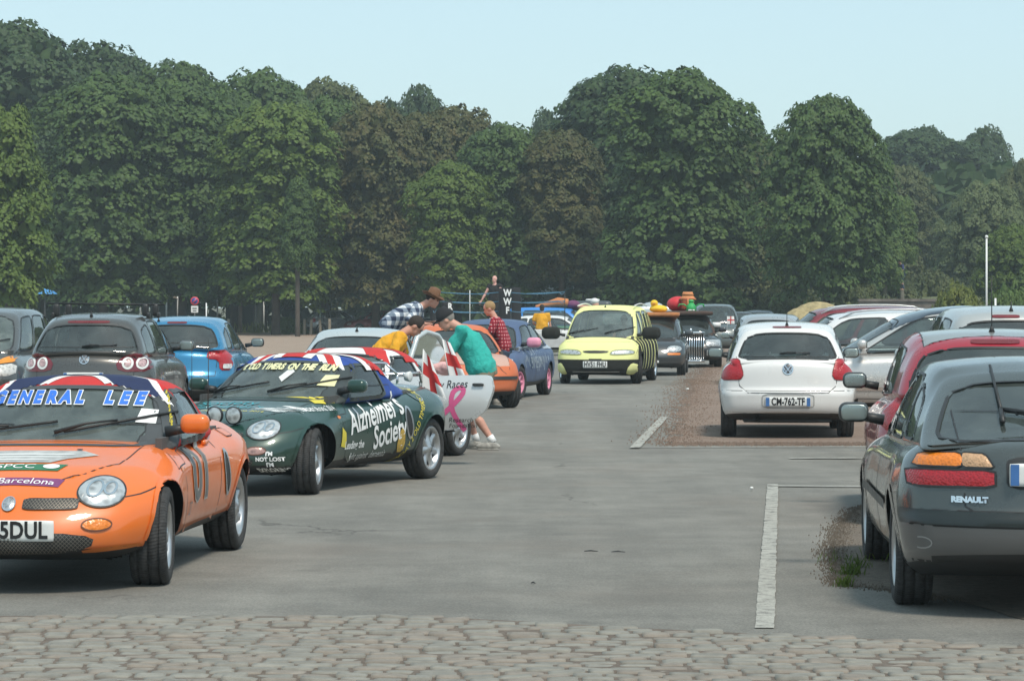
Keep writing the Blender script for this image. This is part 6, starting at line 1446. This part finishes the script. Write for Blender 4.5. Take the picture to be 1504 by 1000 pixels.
    if top:
        s_ = MB(); e = .018
        sweep(s_, [hip - D * (.05 if not under else .0), hip + D * .06, waist, chest, chest + D2 * .055 * H, nb + D2 * .005], [.125 * w, .150 * w, .140 * w, .138 * w, .105, .062], [.165 * w, .185 * w, .175 * w, .185, .175, .070], Y, n=20)
        for sh, el, wr in ar:
            k = sleeve; p1 = sh.lerp(el, min(1, k * 2)) if k < .5 else el; pts = [clav.lerp(sh, .4), sh, sh.lerp(p1, .6), p1]; rr = [.07, .078 * w**.5, .070, .066]
            if k > .5: pts += [el.lerp(wr, (k - .5) * 2)]; rr = [.07, .074, .064, .054, .042]
            s_.tube(pts, rr, n=12)
        o = fuse(s_, 'shirt', top, t, vox, 5, .022)
    if bottom:
        s_ = MB(); sweep(s_, [hip + D * .07, hip, hip - D * .08], [.125 * w, .14 * w, .12 * w], [.165 * w, .175 * w, .165 * w], Y)
        for hj, kn, an in lg:
            if short: s_.tube([hj, hj.lerp(kn, .6), kn + (an - kn) * .02], [.108 * w, .095 * w, .088], n=12)
            else: s_.tube([hj, hj.lerp(kn, .6), kn, kn.lerp(an, .5), an - Vector((0, 0, .02))], [.102 * w, .088 * w, .072, .064, .058], n=12)
        fuse(s_, 'shorts' if short else 'trousers', bottom, t, vox, 4, .014)
    for hj, kn, an in lg:
        if shoes:
            m = MB(); m.sph(tuple(an + Vector((.065, 0, -.045))), (.145, .052, .050), 0, 10); m.tube([an + Vector((0, 0, .0)), an + Vector((.01, 0, -.05))], [.05, .055], n=10); o = fuse(m, 'shoe', shoes, t, .01, 3)
            m = MB(); m.box(tuple(an + Vector((.06, 0, -.077))), (.25, .09, .02), r=.01); m.build('sole', SHOE, o)
        if socks: m = MB(); m.tube([an + (kn - an) * .20, an], [.046, .042], n=10); m.build('sock', socks, t)
    t['_'] = 0; del t['_']
    return dict(t=t, skull=skull, UP=UP, FF=FF, SD=SD, ar=ar, lg=lg, hs=hs, chest=chest, D=D2, hip=hip)
def check(name, c1, c2, c3, sc, w=.5, coord='Object'):
    "woven check: bands both ways"
    m, nt, b = nmat(name); tc = nt.nodes.new('ShaderNodeTexCoord'); sp = nt.nodes.new('ShaderNodeSeparateXYZ'); nt.links.new(tc.outputs['Object'], sp.inputs[0]); outs = []
    ad = nt.nodes.new('ShaderNodeMath'); ad.operation = 'ADD'; nt.links.new(sp.outputs['X'], ad.inputs[0]); nt.links.new(sp.outputs['Y'], ad.inputs[1])
    for src in (ad.outputs[0], sp.outputs['Z']):
        mu = nt.nodes.new('ShaderNodeMath'); mu.operation = 'MULTIPLY'; mu.inputs[1].default_value = sc; nt.links.new(src, mu.inputs[0])
        fr = nt.nodes.new('ShaderNodeMath'); fr.operation = 'FRACT'; nt.links.new(mu.outputs[0], fr.inputs[0]); lt = nt.nodes.new('ShaderNodeMath'); lt.operation = 'LESS_THAN'; lt.inputs[1].default_value = w; nt.links.new(fr.outputs[0], lt.inputs[0]); outs.append(lt.outputs[0])
    a = mixc(nt, outs[0], c1, c2); bb = mixc(nt, outs[0], c2, c3); nt.links.new(mixc(nt, outs[1], a, bb), b.inputs['Base Color']); b.inputs['Roughness'].default_value = .9; bump(nt, b, noise(nt, 14, 4).outputs['Fac'], .5, .03)
    return m
def cloth(name, c, v=.10):
    if name in MATS: return MATS[name]
    m = plain(name, c, .9, var=v, scale=5); nt = m.node_tree; bump(nt, nt.nodes['Principled BSDF'], noise(nt, 11, 5, rough=.6).outputs['Fac'], .7, .04); return m
TEAL = cloth('turquoise_cotton', (.03, .40, .34)); YCOT = cloth('yellow_cotton', (.74, .36, .02)); KHAKI = cloth('khaki_cotton', (.22, .19, .13)); JEANS = cloth('denim', (.05, .075, .12), .25)
REDCHK = check('red_check', (.62, .55, .55), (.42, .03, .05), (.20, .015, .03), 17, .72); BLUECHK = check('navy_white_check', (.72, .74, .76), (.22, .27, .34), (.03, .045, .09), 8, .5)
HAIRD = plain('dark_hair', (.03, .022, .018), .75, bmp=.6, scale=30); HAIRB = plain('sandy_hair', (.34, .22, .10), .7, bmp=.6, scale=30); HAIRG = plain('grey_hair', (.25, .23, .21), .8)
SHOE = plain('grey_trainer', (.34, .33, .30), .7, var=.3, scale=20)
def hatpart(p, name, mat, brim=.0, crown=.10, rise=.11, off=0, label=None):
    M_ = Matrix((p['FF'], p['SD'], p['UP'])).transposed(); c = p['skull'] + p['UP'] * (.055 + off) - p['FF'] * .012; m = MB()
    prof = [(.001, crown + rise * .35), (crown * .55, crown * .9 + rise * .35), (crown * .92, rise * .9), (crown * 1.06, .02), (crown * 1.08, 0)] + ([(crown + brim * .6, -.012), (crown + brim, .012), (crown + brim, .006), (crown + brim * .5, -.02), (crown * .98, -.01)] if brim else [(crown, -.02)])
    q = MB(); q.lathe([(max(a, .001), b) for a, b in prof], 0, 28, 'Z'); v = np.array(q.v); v[:, 1] *= .88 if not brim else .94
    if brim: r_ = np.hypot(v[:, 0], v[:, 1]); v[:, 2] += np.where(r_ > crown * 1.1, (np.abs(v[:, 1]) / (crown + brim))**2 * .035 - (v[:, 0] > 0) * .012, 0)
    m.add([tuple(c + M_ @ Vector(x)) for x in v], q.f); o = m.build(name, mat, p['t'])
    if label: o['label'] = label
    return o
# the man in turquoise behind the open silver door
p = person('man in a turquoise t-shirt and black cap bending over the open silver door', (-.40, 31.55), 176, 1.80, .43, hands=[(.50, .12, .84), (.47, -.16, .88)], feet=[(-.20, .16, 0), (.02, -.14, 0)], head=(.60, 0), stout=1.16, top=TEAL, sleeve=.40, bottom=KHAKI, hair=HAIRG, shoes=SHOE, socks=WHITE, neckf=.48, hipz=.89, vox=.010)
hatpart(p, 'cap', BLACKC, 0, .104, .05, -.012); 
M_ = Matrix((p['FF'], p['SD'], p['UP'])).transposed(); m = MB(); m.add([tuple(p['skull'] + M_ @ Vector(v)) for v in [(.075, -.07, .055), (.075, .07, .055), (.155, .05, .035), (.155, -.05, .035), (.075, -.07, .065), (.075, .07, .065), (.155, .05, .045), (.155, -.05, .045)]], boxvf((1, 1, 1))[1]); m.build('cap_peak', BLACKC, p['t'])
m = MB(); e_ = p['ar'][1]
# the man in yellow
p = person('man in a yellow t-shirt with a dark print leaning forward beside the pale silver coupe', (-1.57, 32.55), 5, 1.76, .60, hands=[(.50, .16, .86), (.26, -.34, .84)], head=(.85, 0), stout=1.14, top=YCOT, sleeve=.38, bottom=JEANS, short=False, hair=HAIRD, shoes=SHOE, neckf=.22, hipz=.88, vox=.010)
m = MB(); c0 = p['chest'] - p['D'] * .06; f_ = Vector((math.cos(.55), 0, -math.sin(.55))); r = random.Random(4)
for i in range(16):
    a_ = r.uniform(0, 2 * PI); q = c0 + f_ * (.150 + .004 * (i % 3)) + Vector((0, math.cos(a_) * .07 - .03, 0)) + p['D'] * math.sin(a_) * .05; m.tube([q, q + Vector((0, r.uniform(-.04, .04), 0)) + p['D'] * r.uniform(-.03, .03), q + Vector((0, r.uniform(-.04, .04), 0)) + p['D'] * r.uniform(-.05, .05)], .006, n=5)
m.build('shirt_print', plain('brown_print', (.12, .05, .03), .8), p['t'])
m = MB(); m.tube([p['skull'] + Vector((-.03, .07, -.09)), p['chest'] + f_ * .16 + Vector((0, .04, .08)), p['chest'] + f_ * .175 + Vector((.02, 0, -.10))], .006, n=5); m.build('lanyard', plain('pink_cord', (.55, .16, .2), .7), p['t'])
# the man in the brown hat, standing on a box
bx = thing('step_box', 'wooden box the man in the checked shirt and brown hat stands on', 'box', (-1.72, 39.6, 0), 0); m = MB(); m.box((0, 0, .50), (.7, .6, .04), r=.01)
for sx in (-.32, .32):
    for sy in (-.27, .27): m.box((sx, sy, .25), (.05, .05, .5))
for sy in (-.27, .27): m.box((0, sy, .3), (.6, .02, .12))
m.build('frame', WOOD, bx, False)
p = person('man in a navy and white checked shirt and brown brimmed hat, stooping at the back', (-1.66, 39.6), -4, 1.78, .92, hands=[(.46, .20, .98), (.42, -.22, .96)], head=(.35, -.25), stout=1., top=BLUECHK, sleeve=.46, bottom=JEANS, short=False, hair=HAIRD, shoes=SHOE, neckf=-.15, z0=.44, vox=.012)
hatpart(p, 'brimmed_hat', plain('brown_felt', (.17, .085, .045), .85, var=.2, bmp=.3), .085, .092, .12)
# the man in the red check shirt
p = person('young man in a red checked shirt with sandy hair leaning on the orange roof', (-.17, 46.0), 178, 1.76, .26, hands=[(.40, .12, 1.27), (.42, -.14, 1.25)], head=(.35, 0), stout=.98, top=REDCHK, sleeve=.40, bottom=JEANS, short=False, hair=HAIRB, shoes=SHOE, neckf=.15, vox=.012, curl=.25)
m = MB(); m.lathe([(.150, -.02), (.160, -.018), (.160, .018), (.150, .02), (.150, -.02)], 0, 24, 'Z', tuple(p['hip'] + Vector((0, 0, .02)))); m.build('belt', BLACK, p['t'])
# the man in yellow seen from behind, far off
person('man in a yellow t-shirt and dark shorts seen from behind beside the white hatchback', (.98, 89.2), 82, 1.70, .06, hands=[(.22, .22, 1.0), (.10, -.30, .82)], stout=1.1, top=YCOT, sleeve=.4, bottom=plain('dark_brown_shorts', (.05, .045, .035), .9), hair=HAIRD, hairlen=1, shoes=BLACK, vox=.02)
# people sitting in the cars
def driver(car, label, y, x=None, top=None, hair=HAIRD, skin=None, z=.42, H=1.72, cap=False):
    root = car.root; k = car.cab; x = x if x is not None else min(.05, k['xf'][0] - 1.13) + .05; a = root.rotation_euler.z
    L = Vector((x, y)); q = Vector((root.location.x + L.x * math.cos(a) - L.y * math.sin(a), root.location.y + L.x * math.sin(a) + L.y * math.cos(a)))
    p = person(label, (q.x, q.y), math.degrees(a), H, -.14, hands=[(.45, .16, z + .32), (.45, -.16, z + .32)], feet=[(.72, .12, .22), (.72, -.12, .22)], head=(.05, 0), top=top, sleeve=.45, bottom=JEANS, short=False, hair=hair, hipz=z, seated=True, vox=.014, skin=skin)
    if cap: hatpart(p, 'cap', BLACKC, 0, .104, .05, -.012)
    return p
OCOT = cloth('orange_cotton', (.62, .20, .04)); BCOT = cloth('black_cotton', (.02, .02, .022)); GCOT = cloth('grey_cotton', (.25, .26, .27)); PCOT = cloth('pale_cotton', (.55, .55, .54))
driver(green, 'driver in a black cap and orange top inside the green roadster', -.34, top=OCOT, cap=True, z=.33, H=1.56)
driver(green, 'passenger in dark clothes inside the green roadster', .34, top=BCOT, z=.33, H=1.58)
driver(orange, 'driver in a grey top inside the orange roadster', -.34, top=GCOT, z=.33, H=1.58); driver(orange, 'passenger in a pale top inside the orange roadster', .34, top=PCOT, z=.33, H=1.56)
driver(bee, 'driver behind the windscreen of the bee striped people carrier', .38, x=.45, top=GCOT, z=.66, H=1.66)
# things at hand
CREAM = plain('cream_vinyl', (.72, .70, .40))
h = MB(); r = random.Random(6)
t = thing('pink_cloth', 'crumpled pale pink cloth lying on top of the open silver door', 'cloth', tuple(P(655, 545, 29.6)))
for i in range(7): h.sph((r.uniform(-.13, .13), r.uniform(-.05, .05), r.uniform(-.01, .05)), (r.uniform(.07, .11), r.uniform(.04, .07), r.uniform(.04, .07)), 0, 8)
fuse(h, 'folds', cloth('pink_cotton', (.74, .44, .42)), t, .014, 5)
flag('car_flag', 'white flag with a red cross drooping over the tail of the green roadster', tuple(P(619, 560, 27.0) + Vector((0, 0, -.10))), .42, .25, .36, .15, lean=.02, wave=.04, tilt=.14, arms=.20, droop=True)
flag('car_flag', 'narrow white flag with a red cross on the open silver door', tuple(P(661, 560, 29.0)), .45, .19, .42, .1, lean=-.08, wave=.03, tilt=.04, arms=.18, droop=True)

# ---------------------------------------------------------------- the wrestling ring on a trailer
RD = 84.; rt = thing('ring_trailer', 'small wrestling ring with blue ropes and black corner posts on a trailer', 'wrestling ring', tuple(P(722, 500, RD).xy) + (0,), R(4))
px = lambda p: (p - 722) / FPX * RD
m = MB(); m.box((.1, 1.0, .86), (4.1, 2.6, .12)); m.build('platform', PLATEW, rt, False); m = MB(); m.box((.1, -.29, .60), (4.0, .04, .42)); m.build('side_board', GREY_B if 'GREY_B' in globals() else plain('pale_board', (.5, .5, .5), .7), rt, False)
for sx in (-1.2, 1.2):
    for sy in (0, 2.0):
        w_ = MB(); w_.lathe([(.001, -.09), (.30, -.09), (.33, -.05), (.33, .05), (.30, .09), (.001, .09)], 0, 20, 'Y', (sx, sy, .33)); w_.build('wheel', RUBBER, rt)
for x, y, ztop, w_, tx in ((px(657), 0, 1.80, .34, 'RAW'), (px(741), 0, 2.22, .36, 'WWF'), (px(765), 2.0, 2.25, .30, None), (px(640), 2.0, 1.9, .2, None)):
    m = MB(); m.box((x, y, (ztop + .9) / 2), (w_, w_, ztop - .9), r=.04, n=(4, 4, 8)); o = m.build('corner_post', BLACKC, rt)
    if tx:
        for i, ch in enumerate(tx):
            v, f = textvf(ch, .28, .012); mesh('lettering', [(x + w_ * .22 + q[0] * .8, y - w_ / 2 - .012, ztop - .16 - .27 * i + q[1]) for q in v], f, WHITE, o, False)['label'] = 'white letter ' + ch
ROPE = plain('blue_rope', (.05, .16, .25), .6)
for z in (2.10, 1.82, 1.52):
    for a_, b_ in (((px(640), -.02), (px(741), -.02)), ((px(741), -.02), (px(830), -.02)), ((px(640), -.02), (px(640), 2.0)), ((px(640), 2.0), (px(830), 2.0)), ((px(830), -.02), (px(830), 2.0))):
        m = MB(); m.tube([(a_[0] + (b_[0] - a_[0]) * t, a_[1] + (b_[1] - a_[1]) * t, z - .07 * math.sin(PI * t)) for t in np.linspace(0, 1, 9)], .014, n=6); m.build('rope', ROPE, rt)
for x, h_, mt in ((px(690), 2.15, PLATEW), (px(830), 2.1, BLACK)): m = MB(); m.tube([(x, -.02, .9), (x, -.02, h_)], .013, n=6); m.build('rope_stay', mt, rt)
q = P(727, 500, RD + .8); person('bare armed wrestler in a black vest standing in the small wrestling ring', (q.x, q.y), -120, 1.66, .02, hands=[(.26, .45, .74), (.24, -.46, .72)], head=(-.1, 0), stout=1.15, top=BCOT, sleeve=.12, bottom=BCOT, short=False, z0=.93, vox=.018, skin=plain('pink_skin', (.66, .36, .30), .5))
# dummy lying along the blue roof
dm = thing('dummy', 'orange dressed dummy lying along the sky blue car roof', 'dummy', tuple(P(820, 453, 101).xy) + (1.60,), R(-4)); m = MB()
sweep(m, [(-.85, 0, .02), (-.45, 0, .10), (0, 0, .20), (.38, 0, .18)], [.07, .12, .19, .15], [.12, .2, .24, .2], (0, 1, 0)); fuse(m, 'suit', plain('orange_suit', (.50, .19, .07), .8), dm, .03, 3)
m = MB(); m.sph((.55, 0, .12), (.26, .22, .16)); m.build('shorts', plain('purple_cloth', (.16, .05, .12), .9), dm); m = MB(); m.tube([(.7, 0, .05), (1.0, 0, .03), (1.3, 0, .02)], [.09, .07, .05]); m.sph((1.38, .0, .10), (.13, .12, .15)); fuse(m, 'limbs', SKIN, dm, .03, 2); m = MB(); m.sph((1.35, 0, .24), (.16, .14, .12)); m.build('cap', PLATEW, dm)

# ---------------------------------------------------------------- signs, posts, tents
def pole(t, h, r=.03, mat=STEEL, name='pole'): m = MB(); m.tube([(0, 0, 0), (0, 0, h)], r, n=8); return m.build(name, mat, t)
D_ = 138.; q = P(286, 442, D_); t = thing('parking_sign', 'round blue and red no parking sign on a thin pole before the dark trees', 'sign', (q.x, q.y, 0), 0); pole(t, q.z - .2)
m = MB(); 
for r0, r1, y, mi in ((0.001, .155, -.045, 0), (.155, .215, -.046, 1)): m.lathe([(r0, y), (r1, y), (r1, y + .02)], mi, 28, 'Y', (0, 0, q.z))
m.box((0, -.05, q.z), (.05, .012, .36), 1, rot=Matrix.Rotation(R(45), 3, 'Y')); m.build('disc', [plain('sign_blue2', (.03, .07, .30), .4), plain('sign_red', (.60, .05, .07), .4)], t)
m = MB(); m.box((0, -.04, q.z - .42), (.36, .02, .34)); m.build('lower_plate', PLATEW, t, False); m = MB(); m.box((0, -.055, q.z - .38), (.22, .01, .05)); m.box((0, -.055, q.z - .50), (.18, .01, .04)); m.build('arrow_mark', INK, t, False)
q = P(303, 445, 138.); t = thing('marker_post', 'thin white marker post right of the round sign', 'post', (q.x, q.y, 0), 0); pole(t, q.z, .035, PLATEW)
q = P(1449, 348, 108.); t = thing('flag_pole', 'tall slim white pole standing by the yellow bushes at the right', 'pole', (q.x, q.y, 0), 0); pole(t, q.z, .038, PLATEW, 'shaft'); m = MB(); m.sph((0, 0, q.z), .07, 0, 6); m.build('cap', PLATEW, t)
q = P(1462, 438, 106.); t = thing('marker_post', 'short pale post right of the tall white pole', 'post', (q.x, q.y, 0), 0); pole(t, q.z, .04, PLATEW)
def tent(name, label, px0, px1, ytop, yeave, d, mats, n=9, dep=6., wall=None):
    a, b = P(px0, yeave, d), P(px1, yeave, d); zt, ze = P(0, ytop, d).z, a.z; w = b.x - a.x; t = thing(name, label, 'tent', ((a.x + b.x) / 2, d + dep / 2, 0), 0); m = MB(); V = []
    for i in range(n + 1):
        for j, (yy, zz) in enumerate(((-.5, ze), (-.25, (ze + zt) / 2 + .15), (0, zt), (.25, (ze + zt) / 2 + .15), (.5, ze))):
            u = i / n; V.append((-w / 2 + w * u, yy * dep, zz - (zz - ze) * (abs(2 * u - 1)**2.2) * .9 - .12 * (i % 2)))
    F = [(i * 5 + j, (i + 1) * 5 + j, (i + 1) * 5 + j + 1, i * 5 + j + 1) for i in range(n) for j in range(4)]; mi = [(i // 2) % 2 for i in range(n) for j in range(4)]
    mesh('canopy', V, F, mats, t, True, mi)
    for sx in (-.48, 0, .48):
        for sy in (-.48, .48): m = MB(); m.tube([(w * sx, dep * sy, 0), (w * sx, dep * sy, ze + .05)], .05, n=6); m.build('tent_pole', PLATEW, t)
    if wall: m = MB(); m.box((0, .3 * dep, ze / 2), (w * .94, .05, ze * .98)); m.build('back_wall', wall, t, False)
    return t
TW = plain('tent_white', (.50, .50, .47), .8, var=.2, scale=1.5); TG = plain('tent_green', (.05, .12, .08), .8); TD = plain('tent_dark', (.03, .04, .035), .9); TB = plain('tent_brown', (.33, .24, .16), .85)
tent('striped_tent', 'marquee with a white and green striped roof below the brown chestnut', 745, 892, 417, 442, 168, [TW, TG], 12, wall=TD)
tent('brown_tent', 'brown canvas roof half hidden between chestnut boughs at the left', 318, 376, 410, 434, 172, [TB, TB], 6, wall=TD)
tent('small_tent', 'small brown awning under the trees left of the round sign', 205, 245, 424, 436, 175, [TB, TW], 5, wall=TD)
q = P(66, 426, 150); t = thing('blue_umbrella', 'small bright blue parasol under the trees at the far left', 'parasol', (q.x, q.y, 0), 0); pole(t, q.z, .03); m = MB(); m.lathe([(.7, -.22), (.5, -.06), (.02, .08)], 0, 10, 'Z', (0, 0, q.z)); m.build('canopy', plain('tarp_blue', (.06, .25, .52), .7), t)
for i, (a, b_) in enumerate(((436, 0), (447, .1), (457, 0), (470, .1), (484, 0), (335, 0))):
    q = P(a, 478, 158); t = thing('wooden_stake', 'short weathered stake at the far edge of the sand', 'stake', (q.x, q.y + b_, 0), 0, 'stakes at the far edge of the sand'); m = MB(); m.box((0, 0, .45), (.16, .12, .95), r=.03, rot=Matrix.Rotation(.06 * (i % 3 - 1), 3, 'Y')); m.build('stake', plain('weathered_wood', (.25, .22, .17), .9), t)
q = P(1326, 401, 150); person('small figure in dark blue on top of the slope', (q.x, q.y), 200, 1.7, .3, top=cloth('navy_cotton', (.04, .05, .16)), bottom=JEANS, short=False, hair=HAIRD, z0=2.55, vox=.03)
# scraps on the road
r = random.Random(9)
for i, (a, b_, lab, mt, sz) in enumerate(((1104, 721, 'small crumpled scrap of white paper on the asphalt', PLATEW, .03), (1010, 573, 'scrap of white paper near the red gravel edge', PLATEW, .05), (868, 812, 'left one of two short dark twigs on the asphalt', TRIM, .045), (908, 813, 'right one of two short dark twigs on the asphalt', TRIM, .045), (783, 859, 'tiny black chip lying in the road', BLACK, .012))):
    q = G(a, b_); m = MB()
    if mt is not PLATEW: m.tube([(-sz, 0, .014), (0, .02, .016), (sz, -.01, .014)], [.003, .006, .003], n=6)
    else: m.box((0, 0, .025), (sz, sz * .8, .03), r=.01, rot=Matrix.Rotation(.5, 3, 'X'))
    o = m.build('twig' if mt is not PLATEW else 'paper_scrap', mt); o.location = q; tag(o, lab, 'twig' if mt is not PLATEW else 'litter')
